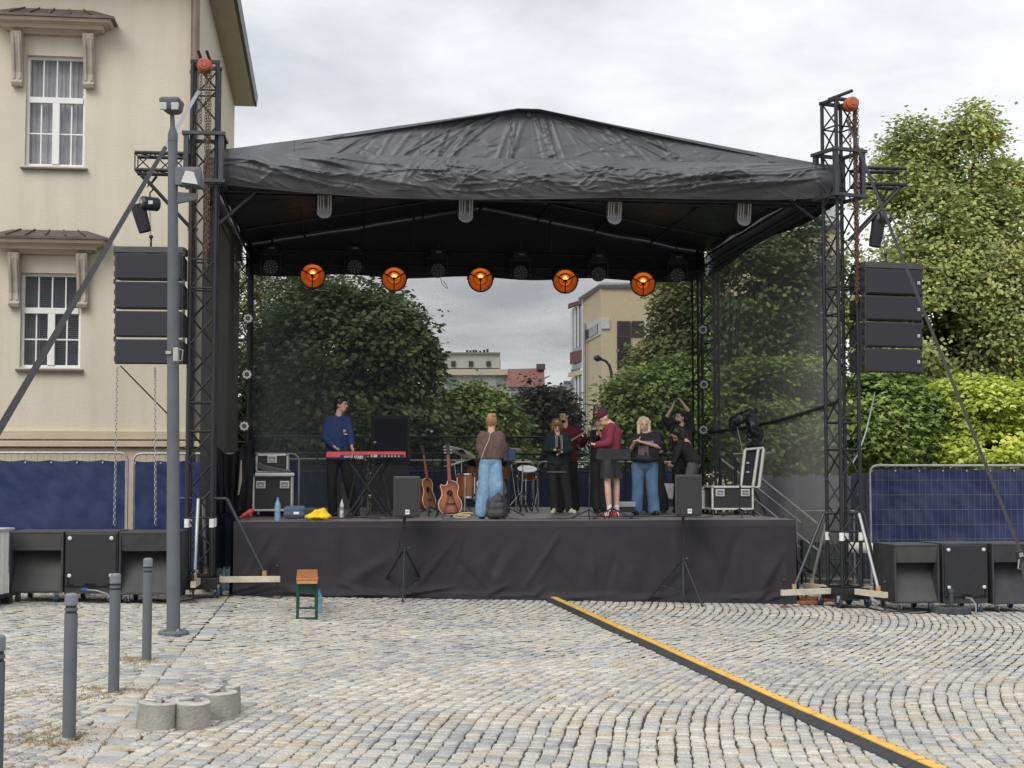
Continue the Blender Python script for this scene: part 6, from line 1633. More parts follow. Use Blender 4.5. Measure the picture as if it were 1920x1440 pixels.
# ================================================================== equipment on the stage
CASEB = mat('black_case_laminate', (.030, .030, .033), .45, 0, .15, 12)
CASEA = mat('bright_case_aluminium', (.66, .65, .62), .35, .35, .12, 10)
def flight_case(x0, y0, x1, y1, v, dep, label, latches=2, wheels=True, lid=None, yaw=0.0):
    a, b = SP(x0, y1, v), SP(x1, y0, v); c = (a + b) / 2; c.z = min(a.z, b.z)
    w = abs((b - a).dot(EX)); h = abs(b.z - a.z)
    if wheels: c.z = DECK + .10; h = max(a.z, b.z) - c.z
    A = SA + yaw; Rz_ = rz(A)
    t = thing('flight_case', label, 'flight case', Vector((c.x, c.y, c.z)), A, group='flight cases on the stage')
    def L(x, y, z): return c + Rz_ @ Vector((x, y, z))
    m = MB(); m.box(L(0, dep / 2, h / 2), (w - .02, dep - .02, h - .02), Rz_); m.build('panel', CASEB, t)
    W2 = w / 2; e = .032
    for y in (0, dep):
        for z in (0, h):
            m = MB(); m.box(L(0, y, z), (w + .004, e, e), Rz_); m.build('edge_profile', CASEA, t, bevel=.005)
        for x in (-W2, W2):
            m = MB(); m.box(L(x, y, h / 2), (e, e + .002, h), Rz_); m.build('edge_profile', CASEA, t, bevel=.005)
    for x in (-W2, W2):
        for z in (0, h):
            m = MB(); m.box(L(x, dep / 2, z), (e + .001, dep, e - .001), Rz_); m.build('edge_profile', CASEA, t, bevel=.005)
            m = MB(); m.ball(L(x, 0, z), .028); m.build('ball_corner', ALU, t, smooth=True)
    if lid:
        z = h * lid; m = MB(); m.box(L(0, -.003, z), (w, .012, .05), Rz_); m.build('lid_profile', CASEA, t)
    for k in range(latches):
        x = (k + .5) / latches * w - W2; x = x * (1.25 if latches > 1 else 1); z = h * (.74 if not lid else lid - .22)
        m = MB(); m.box(L(x, -.012, z), (.15, .012, .12), Rz_); la = m.build('latch_dish', CASEA, t, bevel=.01)
        m = MB(); m.box(L(x, -.020, z), (.105, .006, .08), Rz_); lb = m.build('latch_recess', mat('latch_grey', (.25, .25, .25), .4, .5), la)
        m = MB(); m.box(L(x, -.026, z - .01), (.07, .006, .035), Rz_); m.build('latch_key', ALU, la)
    if wheels:
        for x in (-W2 + .09, W2 - .09):
            for y in (.09, dep - .09):
                p = L(x, y, -.10); mm = MB(); mm.lathe([(0, -.018), (.04, -.018), (.05, -.008), (.05, .008), (.04, .018), (0, .018)], 14, rz(A + .5) @ ry(PI / 2), p + Vector((0, 0, .05))); w_ = mm.build('caster', DARKWHEEL, t)
                mm = MB(); mm.box(p + Vector((0, 0, .085)), (.07, .07, .03)); mm.box(p + Vector((0, -.03, .06)), (.05, .008, .06)); mm.build('fork', CASEA, w_)
    return t, L, w, h
flight_case(475, 892, 547, 960, 2.35, .62, 'large black flight case with bright aluminium edges at the wing drape', 2)
flight_case(481, 853, 539, 884, 2.45, .45, 'smaller flight case on top of the large case at the wing', 1, wheels=False)
t = thing('case_tray', 'pale tray like lid between the two stacked flight cases', 'tray', SP(514, 888, 2.3), SA)
m = MB(); m.hexa([SP(478, 893, 2.28), SP(552, 893, 2.28), SP(552, 893, 2.9), SP(478, 893, 2.9)], [SP(478, 886.5, 2.28), SP(552, 886.5, 2.28), SP(552, 886.5, 2.9), SP(478, 886.5, 2.9)]); m.build('tray', CASEA, t, bevel=.01)
t = thing('coiled_multicore', 'grey cable lying over the small flight case front', 'cable', SP(515, 876, 2.3), SA)
for k in range(3):
    m = MB(); m.path([SP(484, 868 + k * 4, 2.38), SP(495, 874 + k * 3, 2.36), SP(510, 877 + k * 2, 2.36), SP(530, 881 + k, 2.36), SP(545, 884, 2.36)], .02, 6); m.build('strand', mat('grey_cable', (.14, .14, .15), .5), t, smooth=True)
flight_case(1336, 913, 1411, 957, 2.3, .6, 'open black flight case trunk at the stairs side', 2)
flight_case(1318, 916, 1335, 952, 2.9, .5, 'narrow dark flight case end beside the open trunk', 1)
# upright lid leaning out of the trunk
t = thing('trunk_cover', 'tall flight case cover tilted upright on the open trunk', 'case cover', SP(1408, 912, 2.5), SA)
def lidq(x, y, v): return SP(x, y, v)
fr = [(1389, 912), (1411, 912), (1421, 841), (1397, 843)]
m = MB(); m.hexa([lidq(*fr[0], 2.45), lidq(*fr[1], 2.45), lidq(*fr[1], 3.05), lidq(*fr[0], 3.05)], [lidq(*fr[3], 2.45), lidq(*fr[2], 2.45), lidq(*fr[2], 3.05), lidq(*fr[3], 3.05)]); m.build('inside_panel', mat('lid_lining', (.018, .018, .026), .8), t)
for (x0, y0, x1, y1, q) in ((1389, 912, 1397, 843, .03), (1397, 843, 1432, 840, .022), (1412, 912, 1422, 842, .03), (1423, 913, 1432, 841, .03), (1389, 912, 1424, 914, .02)):
    rod('edge_profile', lidq(x0, y0, 2.42), lidq(x1, y1, 2.42), q, CASEA, t, 6)
m = MB(); m.hexa([lidq(1413, 912, 2.44), lidq(1423, 913, 2.44), lidq(1423, 913, 3.0), lidq(1413, 912, 3.0)], [lidq(1423, 842, 2.44), lidq(1431, 841, 2.44), lidq(1431, 841, 3.0), lidq(1423, 842, 3.0)]); m.build('side_panel', CASEB, t)
for y in (868, 885): m = MB(); m.box(lidq(1402, y, 2.43), (.05, .02, .03)); m.build('catch', ALU, t)
# covered light on a stand behind the trunk
def lump(name, parts, mt, parent, amp=.03, freq=6, voxel=.018):
    return fuse(name, parts, voxel, mt, parent, 2, amp, freq)
def fuse(name, prims, voxel, mt, parent, it=2, amp=0.0, freq=8, zmin=None, vert=.7):
    m = MB()
    for p in prims:
        if p[0] == 'cap':
            _, a, b, r0, r1 = p; a, b = Vector(a), Vector(b)
            if (b - a).length < 1e-4: m.ball(a, r0); continue
            m.path([a, b], [r0, r1], 12); m.ball(a, r0 * .999); m.ball(b, r1 * .999)
        else:
            _, c, r, M_ = p; m.ball(c, r, M_, 16, 10)
    me = bpy.data.meshes.new(name); me.from_pydata(m.v, [], m.f)
    o = bpy.data.objects.new(name, me); COL.objects.link(o)
    r_ = o.modifiers.new('r', 'REMESH'); r_.mode = 'VOXEL'; r_.voxel_size = voxel
    if it:
        s_ = o.modifiers.new('s', 'SMOOTH'); s_.iterations = it; s_.factor = .5
    dg = bpy.context.evaluated_depsgraph_get()
    me2 = bpy.data.meshes.new_from_object(o.evaluated_get(dg))
    bpy.data.objects.remove(o); bpy.data.meshes.remove(me)
    me2.name = name
    n = len(me2.vertices); co = np.empty(n * 3, np.float32); me2.vertices.foreach_get('co', co); co = co.reshape(-1, 3)
    if amp:
        no = np.empty(n * 3, np.float32); me2.vertices.foreach_get('normal', no); no = no.reshape(-1, 3)
        d_ = np.array([noise.noise((c[0] * freq, c[1] * freq, c[2] * freq * vert)) + .6 * (1 - 2 * abs(noise.noise((c[0] * freq * 1.7 + c[2] * freq * vert, c[1] * freq * 1.7, c[2] * freq * 1.5 * vert + 5)))) for c in co.tolist()])
        co = co + no * (d_ * amp)[:, None]
    if zmin is not None: co[:, 2] = np.maximum(co[:, 2], zmin)
    Mi = np.array(inv_of(parent)); co = co @ Mi[:3, :3].T + Mi[:3, 3]
    me2.vertices.foreach_set('co', co.astype(np.float32).ravel())
    me2.materials.clear(); me2.materials.append(mt)
    me2.polygons.foreach_set('use_smooth', [True] * len(me2.polygons)); me2.update()
    o = bpy.data.objects.new(name, me2); COL.objects.link(o); o.parent = parent
    return o
BAGPL = mat('shiny_black_bag', (.022, .023, .026), .28, 0, .2, 9)
t = thing('covered_stand', 'equipment wrapped in black plastic on a stand behind the open trunk', 'covered equipment', SP(1410, 960, 4.0), SA)
v_ = 4.0
lump('plastic_cover', [('cap', SP(1378, 790, v_), SP(1405, 776, v_), .10, .09), ('cap', SP(1405, 776, v_), SP(1415, 800, v_), .10, .12), ('cap', SP(1374, 795, v_), SP(1369, 806, v_), .07, .03), ('cap', SP(1412, 800, v_), SP(1424, 845, v_), .12, .06), ('cap', SP(1408, 800, v_), SP(1404, 835, v_), .07, .04), ('cap', SP(1412, 775, v_), SP(1416, 770, v_), .05, .04)], BAGPL, t, .03, 9)
rod('stand_pole', SP(1413, 965, v_), SP(1411, 800, v_), .022, BLK_METAL, t, 8)
rod('stand_pole', SP(1395, 860, v_), SP(1382, 800, v_), .010, GALV, t, 6)
rod('cross_bar', SP(1375, 851, v_), SP(1446, 849, v_), .014, GALV, t, 6)
for dx in (-26, 24): rod('stand_leg', SP(1412, 915, v_), SP(1412 + dx, 964, v_), .014, BLK_METAL, t, 6)

# keyboard
REDK = mat('red_keyboard_paint', (.50, .022, .030), .35, 0, .1, 8, coat=.3)
kb = thing('stage_keyboard', 'long red stage keyboard seen from behind on its stand', 'keyboard', SP(687, 900, 1.5), SA)
v_ = 1.5
m = MB(); m.hexa([SP(611, 858, v_), SP(761, 857.5, v_), SP(761, 857.5, v_ + .33), SP(611, 858, v_ + .33)], [SP(612, 847, v_ + .02), SP(761, 847, v_ + .02), SP(761, 846, v_ + .33), SP(612, 846, v_ + .33)]); m.build('body', REDK, kb, bevel=.012)
m = MB(); m.hexa([SP(638, 859, v_ - .012), SP(757, 858.5, v_ - .012), SP(757, 858.5, v_ + .1), SP(638, 859, v_ + .1)], [SP(638, 852.5, v_ - .012), SP(757, 852, v_ - .012), SP(757, 852, v_ + .1), SP(638, 852.5, v_ + .1)]); bp_ = m.build('back_panel', BLKPLAST, kb)
tag(text_mesh('lettering', 'nord stage', .070, SP(663, 855.6, v_ - .016), EX, (0, 0, 1), WHITEPL, bp_), kind='stuff')
tag(text_mesh('lettering', '-  4 88', .058, SP(698, 855.3, v_ - .016), EX, (0, 0, 1), WHITEPL, bp_), kind='stuff')
for x in (716, 722, 729, 735, 741, 748): m = MB(); m.box(SP(x, 855.3, v_ - .016), (.022, .01, .022)); m.build('socket', ALU, bp_)
kst = thing('keyboard_stand', 'crossed black keyboard stand with tangled cables', 'stand', SP(690, 965, 2.6), SA)
for (xa, xb, vv) in ((650, 725, 1.57), (725, 650, 1.61), (660, 735, 1.75), (735, 660, 1.79)): rod('stand_bar', SP(xa, 859, vv), SP(xb, 969, vv), .017, BLK_METAL, kst, 8)
m = MB()
for k in range(16):
    x = random.uniform(662, 745); x2 = x + random.uniform(-28, 28); x3 = x2 + random.uniform(-20, 20)
    m.path([SP(x, 858, 1.6 + random.random() * .2), SP(x + random.uniform(-8, 8), 885, 1.7), SP((x + x2) / 2 + random.uniform(-6, 6), 918, 1.6 + random.random() * .3), SP(x2, 950, 1.6 + random.random() * .3), SP(x3, 967, 1.4 + random.random() * .3)], .0065, 5)
tag(m.build('cables', mat('cable_black', (.03, .03, .032), .45), kst, smooth=True), kind='stuff')
# tall amplifier stack, seat, grey bag
t = thing('amplifier_stack', 'tall black amplifier cabinet behind the red keyboard', 'amplifier', SP(735, 962, 5.2), SA)
m = MB(); a, b = SP(696, 960, 5.2), SP(769, 868, 5.2)
def sbox(x0, y0, x1, y1, v, dep):
    mm = MB(); mm.hexa([SP(x0, y1, v), SP(x1, y1, v), SP(x1, y1, v) + EY * dep, SP(x0, y1, v) + EY * dep], [SP(x0, y0, v), SP(x1, y0, v), SP(x1, y0, v) + EY * dep, SP(x0, y0, v) + EY * dep]); return mm
sbox(697, 872, 769, 960, 5.2, .5).build('lower_cabinet', BLKPLY, t, bevel=.015)
sbox(697, 779, 769, 870, 5.2, .5).build('upper_cabinet', BLKPLY, t, bevel=.015)
sbox(702, 785, 764, 865, 5.17, .02).build('grille', GRILLE, t, bevel=.006)
t = thing('grey_floor_bag', 'worn grey bag leaning under the red keyboard', 'bag', SP(647, 963, 2.9), SA)
lump('bag_body', [('cap', SP(640, 912, 2.9), SP(652, 912, 2.9), .07, .07), ('cap', SP(642, 945, 2.9), SP(656, 945, 2.9), .08, .08), ('cap', SP(641, 915, 2.9), SP(643, 945, 2.9), .08, .08), ('cap', SP(652, 915, 2.9), SP(656, 945, 2.9), .08, .08)], mat('grey_canvas', (.17, .165, .16), .9, 0, .3, 20, .4, 60), t, .015, 12)
q = SP(641, 962, 1.9); q.z = DECK; bottle(q, .28, 'small pale bottle on the deck by the keyboard player', WHITEPL, (.8, .8, .8), r=.035, name='pale_bottle')

# microphones and stands
def mic_stand(label, xb, yb, v, xt, yt, boom=None, h_mic=True, legs=3):
    b = SP(xb, yb, v); b.z = DECK
    t = thing('microphone_stand', label, 'microphone stand', b, SA, group='microphone stands')
    top = SP(xt, yt, v)
    rod('pole', b + Vector((0, 0, .05)), top, .009, BLK_METAL, t, 8)
    m = MB(); m.tube(b.lerp(top, .48), b.lerp(top, .53), .016, n=8); m.build('clutch', BLKPLAST, t)
    for k in range(legs):
        a = k * 2 * PI / legs + .5; rod('leg', b + Vector((0, 0, .14)), b + Vector((math.cos(a) * .30, math.sin(a) * .30, .012)), .009, BLK_METAL, t, 6)
    mp = top
    if boom:
        mp = SP(*boom, v - .1); rod('boom', top + (top - mp) * .5, mp, .007, BLK_METAL, t, 6)
    if h_mic:
        d_ = (mp - top).normalized() if boom else Vector((-.3, -.5, .5)).normalized()
        m = MB(); m.path([mp, mp + d_ * .13], [.013, .018], 8); mc = m.build('microphone', BLKPLAST, t, smooth=True)
        m = MB(); m.ball(mp + d_ * .15, .028); m.build('grille', mat('mic_grille', (.30, .31, .33), .4, .7, .1, 60), mc, smooth=True)
    return t
mic_stand('microphone stand between the bass player and the man in the cap', 1104, 972, .35, 1107, 828, (1113, 776))
mic_stand('microphone stand among the guitars', 807, 955, 2.3, 811, 862, (810, 826))
mic_stand('microphone stand behind the woman in pale jeans', 952, 962, 1.9, 952, 830, (949, 802))
mic_stand('low microphone stand in front of the drums', 846, 958, 3.4, 850, 905, (845, 880))
mic_stand('microphone stand over the red keyboard', 742, 962, 3.1, 738, 840, (717, 834))
mic_stand('thin stand in front of the open trunk', 1387, 972, .9, 1388, 860, None, False)
ms = SP(1148, 972, .3); ms.z = DECK
t = thing('music_stand', 'black music stand in front of the man in the cap', 'music stand', ms, SA)
rod('pole', ms + Vector((0, 0, .05)), SP(1148, 858, .3), .011, BLK_METAL, t, 8)
for (dx, dy) in ((-.30, -.05), (.30, -.05), (0, .30)): rod('leg', ms + Vector((0, 0, .17)), ms + EX * dx + EY * dy + Vector((0, 0, .012)), .011, BLK_METAL, t, 6)
m = MB(); m.hexa([SP(1117, 860, .22), SP(1181, 861, .22), SP(1181, 861, .24), SP(1117, 860, .24)], [SP(1121, 841, .36), SP(1183, 842, .36), SP(1183, 842, .38), SP(1121, 841, .38)]); ds = m.build('desk', BLK_METAL, t, bevel=.003)
m = MB(); m.box(SP(1149, 860.5, .20), (.50, .05, .012), rz(SA)); m.build('ledge', BLK_METAL, ds)

# drum kit
SHELL = mat('amber_drum_shell', (.26, .075, .016), .25, 0, .2, 5, col2=(.38, .14, .035), coat=.5)
HEADM = mat('white_drum_head', (.62, .60, .56), .5); CHROME = mat('chrome', (.62, .62, .63), .15, 1.0, .05)
BRASS = mat('dark_cymbal_bronze', (.105, .085, .05), .35, .8, .2, 12); BRASS2 = mat('bright_cymbal_bronze', (.42, .36, .24), .28, .9, .15, 12)
def drum(label, c, r, h, M_, v=0):
    t = thing('drum', label, 'drum', c, SA, group='drum kit pieces')
    m = MB(); m.lathe([(r, -h / 2), (r, h / 2)], 24, M_, c); m.build('shell', SHELL, t, smooth=True)
    for s in (-1, 1):
        m = MB(); m.lathe([(r * 1.0, s * h / 2), (0, s * h / 2 + s * .003)], 24, M_, c); m.build('head', HEADM, t)
        m = MB(); m.lathe([(r * 1.0, s * h / 2 - .018), (r * 1.05, s * h / 2 - .018), (r * 1.05, s * h / 2 + .010), (r * .98, s * h / 2 + .010)], 24, M_, c); m.build('hoop', CHROME, t)
    for k in range(6):
        a = 2 * PI * k / 6 + .4; m = MB(); m.tube(c + M_ @ Vector((math.cos(a) * r * 1.04, math.sin(a) * r * 1.04, -h * .36)), c + M_ @ Vector((math.cos(a) * r * 1.04, math.sin(a) * r * 1.04, h * .36)), .010, n=6); m.build('lug', CHROME, t)
    return t
v_ = 4.6
def leg3(t, c, z0):
    for k in range(3):
        a = k * 2.1 + .4; rod('leg', Vector((c.x + math.cos(a) * .2, c.y + math.sin(a) * .2, z0)), Vector((c.x + math.cos(a) * .24, c.y + math.sin(a) * .24, DECK + .01)), .010, CHROME, t)
c = SP(915, 918, v_ + .2); drum('large bass drum behind the woman in pale jeans', c, .28, .40, rz(SA + .15) @ rx(PI / 2))
c = SP(891, 879, v_); drum('rack tom left of the woman in pale jeans', c, .145, .22, rz(SA) @ rx(R(28)))
c = SP(943, 879, v_); drum('rack tom right of the woman in pale jeans', c, .145, .22, rz(SA) @ rx(R(28)))
c = SP(875, 911, v_ - .6); t = drum('floor tom beside the sunburst guitar', c, .17, .40, rx(R(-3))); leg3(t, c, c.z)
c = SP(988, 887, v_ + .4); t = drum('red snare drum near the teal clad woman', c, .17, .15, rz(SA) @ rx(R(20))); leg3(t, c, c.z - .1)
def cymbal(label, x, y, v, r, M_, mt, xb, group='cymbals on stands', hat=False):
    c = SP(x, y, v); b = SP(xb, 962, v); b.z = DECK
    t = thing('cymbal', label, 'cymbal', b, SA, group=group)
    for k in range(2 if hat else 1):
        cc = c + M_ @ Vector((0, 0, -k * .03)); m = MB(); m.lathe([(r, -.012), (r * .6, 0), (r * .22, .012), (r * .16, .03), (.012, .04)], 28, M_, cc); m.build('plate', mt, t, smooth=True, solid=.003)
    rod('pole', b + Vector((0, 0, .12)), c + Vector((0, 0, .04)), .011, CHROME, t, 8)
    for k in range(3):
        a = k * 2.1 + .9; rod('leg', b + Vector((0, 0, .36)), b + Vector((math.cos(a) * .28, math.sin(a) * .28, .01)), .009, CHROME, t)
cymbal('large dark tilted cymbal above the floor tom', 866, 847, v_, .27, rz(SA) @ ry(R(20)) @ rx(R(16)), BRASS, 864)
cymbal('thin bright cymbal behind the sunburst guitar', 851, 868, v_ + .3, .20, rz(SA) @ ry(R(-16)) @ rx(R(5)), BRASS2, 862)
cymbal('pale hi hat pair near the teal clad woman', 981, 865, v_ - .2, .17, rz(SA) @ rx(R(4)), BRASS2, 977, hat=True)
cymbal('dark cymbal right of the woman in pale jeans', 955, 845, v_ + .5, .22, rz(SA) @ ry(R(-10)) @ rx(R(14)), BRASS, 968)
t = thing('drum_hardware', 'tangle of drum pedals and low chrome stands on the deck', 'drum hardware', SP(965, 960, v_ - .6), SA)
for k in range(14):
    x = random.uniform(945, 1012); a = SP(x, 962, 3.6 + random.random()); a.z = DECK + .01; b = SP(x + random.uniform(-16, 16), random.uniform(905, 945), 3.6 + random.random()); rod('strut', a, b, random.choice((.008, .011)), random.choice((CHROME, BLK_METAL)), t)
for (x, y) in ((935, 850), (957, 852)):
    q = SP(x, y, 2.6); 
t = thing('blue_monitor_screen', 'small dark blue box standing behind the woman in pale jeans', 'equipment box', SP(955, 862, 2.4), SA)
sbox(945, 842, 967, 864, 2.4, .2).build('casing', mat('navy_casing', (.035, .05, .10), .5), t, bevel=.01)
rod('support', SP(955, 864, 2.45), SP(955, 960, 2.45), .012, BLK_METAL, t)

# guitars
def burst_mat(name, c0, c1, c2, cx_, cz_, sc):
    m = bpy.data.materials.new(name); m.use_nodes = True; t = m.node_tree; b = t.nodes['Principled BSDF']
    co = t.nodes.new('ShaderNodeTexCoord'); mp = t.nodes.new('ShaderNodeMapping'); mp.vector_type = 'POINT'
    mp.inputs['Location'].default_value = (-cx_ * sc[0], 0, -cz_ * sc[2]); mp.inputs['Scale'].default_value = sc
    g_ = t.nodes.new('ShaderNodeTexGradient'); g_.gradient_type = 'SPHERICAL'
    r = t.nodes.new('ShaderNodeValToRGB'); t.links.new(co.outputs['Object'], mp.inputs[0]); t.links.new(mp.outputs[0], g_.inputs[0]); t.links.new(g_.outputs['Fac'], r.inputs[0])
    e = r.color_ramp.elements; e[0].position = .02; e[0].color = (*c2, 1); e[1].position = .62; e[1].color = (*c0, 1); x = e.new(.30); x.color = (*c1, 1)
    t.links.new(r.outputs[0], b.inputs['Base Color']); b.inputs['Roughness'].default_value = .25; b.inputs['Coat Weight'].default_value = .4
    return m
def outline(cut=True):
    half = [(0, -.255), (.07, -.252), (.13, -.225), (.172, -.17), (.182, -.11), (.168, -.05), (.135, .0), (.118, .04), (.122, .09), (.138, .13), (.136, .18), (.11, .222), (.06, .243), (.026, .246)]
    r_ = half; l_ = [(-x, y) for x, y in half[::-1] if x > 0.01]
    if cut: l_ = [(-.026, .246), (-.03, .205), (-.055, .175), (-.10, .175), (-.125, .195), (-.138, .16), (-.122, .09), (-.118, .04), (-.135, 0), (-.168, -.05), (-.182, -.11), (-.172, -.17), (-.13, -.225), (-.07, -.252)]
    return r_ + l_
def guitar(label, c, lean, yaw, sc, bm, side_m, neck_m, cut=True, stand=True, back=True):
    t = thing('guitar', label, 'guitar', c, group='acoustic guitars on stands')
    M_ = rz(SA + yaw) @ rx(lean)         # local: x across, z along neck, y depth
    def L(x, y, z): return c + M_ @ (Vector((x, y, z)) * sc)
    Mp = M_ @ Matrix(((1, 0, 0), (0, 0, -1), (0, 1, 0))) * sc
    Mp = Mp.to_3x3() if hasattr(Mp, 'to_3x3') else Mp
    pl = outline(cut)
    m = MB(); m.prism(pl, .10, Mp, L(0, .05, .27)); m.build('body_sides', side_m, t, bevel=.006, smooth=False)
    for (y, nm) in ((-.051, 'front_plate'), (.051, 'rear_plate')):
        m = MB(); m.prism([(x * .965, yy * .965) for x, yy in pl], .004, Mp, L(0, y + .002, .27)); m.build(nm, bm, t)
        if y < 0:
            m = MB(); m.path([L(x, -.051, z + .27) for x, z in pl + [pl[0]]], .006 * sc, 5); m.build('binding', mat('cream_binding', (.62, .55, .42), .5), t)
    m = MB(); m.hexa([L(-.026, -.075, .50), L(.026, -.075, .50), L(.026, -.045, .50), L(-.026, -.045, .50)], [L(-.021, -.055, .90), L(.021, -.055, .90), L(.021, -.035, .90), L(-.021, -.035, .90)]); m.build('neck', neck_m, t, bevel=.004)
    m = MB(); m.hexa([L(-.030, -.055, .90), L(.030, -.055, .90), L(.030, -.04, .90), L(-.030, -.04, .90)], [L(-.038, -.03, 1.06), L(.038, -.03, 1.06), L(.038, -.015, 1.06), L(-.038, -.015, 1.06)]); hs = m.build('headstock', BLKPLAST, t, bevel=.004)
    for k in range(3):
        for s in (-1, 1): m = MB(); m.tube(L(s * .035, -.04 + k * .008, .93 + k * .045), L(s * .062, -.04 + k * .008, .93 + k * .045), .010 * sc, n=6); m.build('tuner', CHROME, hs)
    m = MB(); m.lathe([(.052, .054), (.0, .055)], 20, M_ @ rx(PI / 2) , L(0, .0, .33)); m.build('sound_hole', MATS['deep_black'], t)
    m = MB(); m.hexa([L(-.07, -.066, .16), L(.07, -.066, .16), L(.07, -.05, .16), L(-.07, -.05, .16)], [L(-.06, -.064, .185), L(.06, -.064, .185), L(.06, -.05, .185), L(-.06, -.05, .185)]); m.build('bridge', BLKPLAST, t)
    if stand:
        s = thing('guitar_stand', 'folding black stand under the ' + label, 'guitar stand', Vector((c.x, c.y, DECK)), group='guitar stands')
        for sg in (-1, 1):
            rod('front_leg', L(0, -.085, .36), L(sg * .10, -.10, .06), .009, BLK_METAL, s, 6)
            q = L(sg * .15, -.10, -.03); q.z = DECK + .02
            rod('front_foot', L(sg * .10, -.10, .06), q, .011, BLK_METAL, s, 6)
            q = L(sg * .12, .28, 0); q.z = DECK + .02; rod('rear_leg', L(sg * .05, .12, .40), q, .011, BLK_METAL, s, 6)
        rod('cradle', L(-.12, -.10, .03), L(.12, -.10, .03), .011, BLK_METAL, s, 6)
SUNB = burst_mat('sunburst_lacquer', (.36, .095, .022), (.20, .038, .012), (.02, .006, .005), 0, .24, (4.4, 1, 3.2))
HONEY = burst_mat('honey_lacquer', (.34, .14, .035), (.26, .09, .022), (.12, .03, .016), 0, .25, (4.2, 1, 3.0))
MAHO = mat('dark_mahogany', (.14, .022, .018), .3, 0, .2, 8, coat=.3); NECKW = mat('mahogany_neck', (.22, .06, .03), .35, 0, .2, 8)
g0 = SP(843, 966, .5); g0.z = DECK + .05
guitar('sunburst acoustic guitar with cutaway nearest the stage edge', g0, R(-8), R(14), 1.02, SUNB, MAHO, NECKW, True)
g1 = SP(802, 945, 2.0); g1.z = DECK + .09
guitar('honey coloured acoustic guitar turned sideways behind the black speaker', g1, R(-8), R(52), 1.0, HONEY, MAHO, NECKW, False)

# bags and small things along the stage edge
def cloth_bag(name, label, cat, prims, mt, amp, freq, base): 
    t = thing(name, label, cat, base); lump('body', prims, mt, t, amp, freq, .012); return t
v_ = .55
b = SP(930, 972, v_); b.z = DECK
t = cloth_bag('backpack', 'dark grey backpack standing behind the heel of the woman in pale jeans', 'backpack', [('cap', SP(922, 962, v_), SP(940, 962, v_), .09, .09), ('cap', SP(924, 950, v_), SP(939, 950, v_), .085, .085), ('cap', SP(929, 938, v_), SP(937, 938, v_), .07, .07), ('cap', SP(933, 930, v_), SP(936, 930, v_), .035, .035)], mat('grey_nylon', (.055, .05, .055), .7, 0, .2, 20, .2, 60), .010, 10, b)
m = MB(); m.path([SP(941, 929, v_ - .12), SP(947, 940, v_ - .12), SP(948, 955, v_ - .12), SP(944, 967, v_ - .12)], .014, 6, flat=2.2); m.build('shoulder_strap', BLKCLOTH, t)
m = MB(); m.path([SP(931, 928, v_), SP(934, 923.5, v_), SP(939, 928, v_)], .008, 6); m.build('grab_loop', BLKCLOTH, t)
v_ = .22
q = SP(520.5, 973, v_); q.z = DECK; bottle(q, .34, 'tall clear water bottle standing on the stage edge', r=.046)
b = SP(552, 972, v_); b.z = DECK
t = cloth_bag('blue_pouch', 'slate blue fabric pouch with white label on the stage edge', 'pouch', [('cap', SP(540, 964, v_), SP(565, 964, v_), .065, .065), ('cap', SP(539, 956, v_), SP(567, 955, v_), .055, .055), ('ell', SP(552, 967, v_), (.15, .06, .05), rz(SA))], mat('slate_blue_fabric', (.075, .10, .16), .85, 0, .2, 30, .2, 80), .008, 10, b)
m = MB(); m.box(SP(555.5, 962, v_ - .085), (.08, .006, .035), rz(SA)); m.build('white_label', WHITEPL, t)
b = SP(596, 972, v_); b.z = DECK
cloth_bag('yellow_cloth', 'crumpled bright yellow jacket lying on the stage edge', 'jacket', [('cap', SP(580, 968, v_), SP(612, 968, v_), .04, .04), ('cap', SP(590, 964, v_), SP(605, 958, v_), .04, .045), ('cap', SP(605, 958, v_), SP(610, 964, v_), .04, .035), ('ell', SP(596, 969, v_), (.19, .13, .035), rz(SA))], mat('bright_yellow_fabric', (.80, .58, .02), .7, 0, .15, 10), .028, 12, b)
b = SP(463, 968, v_); b.z = DECK
cloth_bag('red_strap_bundle', 'small red bundle of webbing at the corner of the stage', 'strap bundle', [('cap', SP(458, 966, v_), SP(470, 959, v_), .03, .035), ('cap', SP(468, 962, v_), SP(470, 966, v_), .03, .03), ('cap', SP(450, 970, v_), SP(460, 966, v_), .012, .018)], mat('red_webbing', (.48, .04, .055), .6, 0, .25, 20), .012, 16, b)
t = thing('rope_coil', 'loose coil of yellowish cable beside the guitar stand', 'cable', SP(875, 970, .25), SA)
m = MB(); m.path([SP(862 + 14 * math.cos(a) + a * .9, 969.3 + 2.2 * math.sin(a), .4) + Vector((0, 0, .004 * a)) for a in np.linspace(0, 13, 60)], .009, 6); m.build('coil', mat('yellow_cable', (.50, .42, .18), .6), t, smooth=True)
def deck_cable(label, pts, r=.008, col=(.02, .02, .022)):
    t = thing('stage_cable', label, 'cable', S(pts[0][0], pts[0][1], DECK), SA)
    sm = []
    for i in range(len(pts) - 1):
        a, b = Vector((*pts[i], 0)), Vector((*pts[i + 1], 0)); pr = Vector((*pts[max(i - 1, 0)], 0)); nx_ = Vector((*pts[min(i + 2, len(pts) - 1)], 0))
        for k in range(6):
            s = k / 6; q = .5 * ((2 * a) + (b - pr) * s + (2 * pr - 5 * a + 4 * b - nx_) * s * s + (3 * a - pr - 3 * b + nx_) * s ** 3); sm.append(S(q.x, q.y, DECK + r + .002))
    m = MB(); m.path(sm, r, 6); m.build('lead', mat('lead_%.2f' % col[0], col, .45), t, smooth=True)
deck_cable('black cable lying across the deck right of the backpack', [(-.2, .5), (.3, .25), (.9, .4), (1.5, .2), (1.95, .35)])
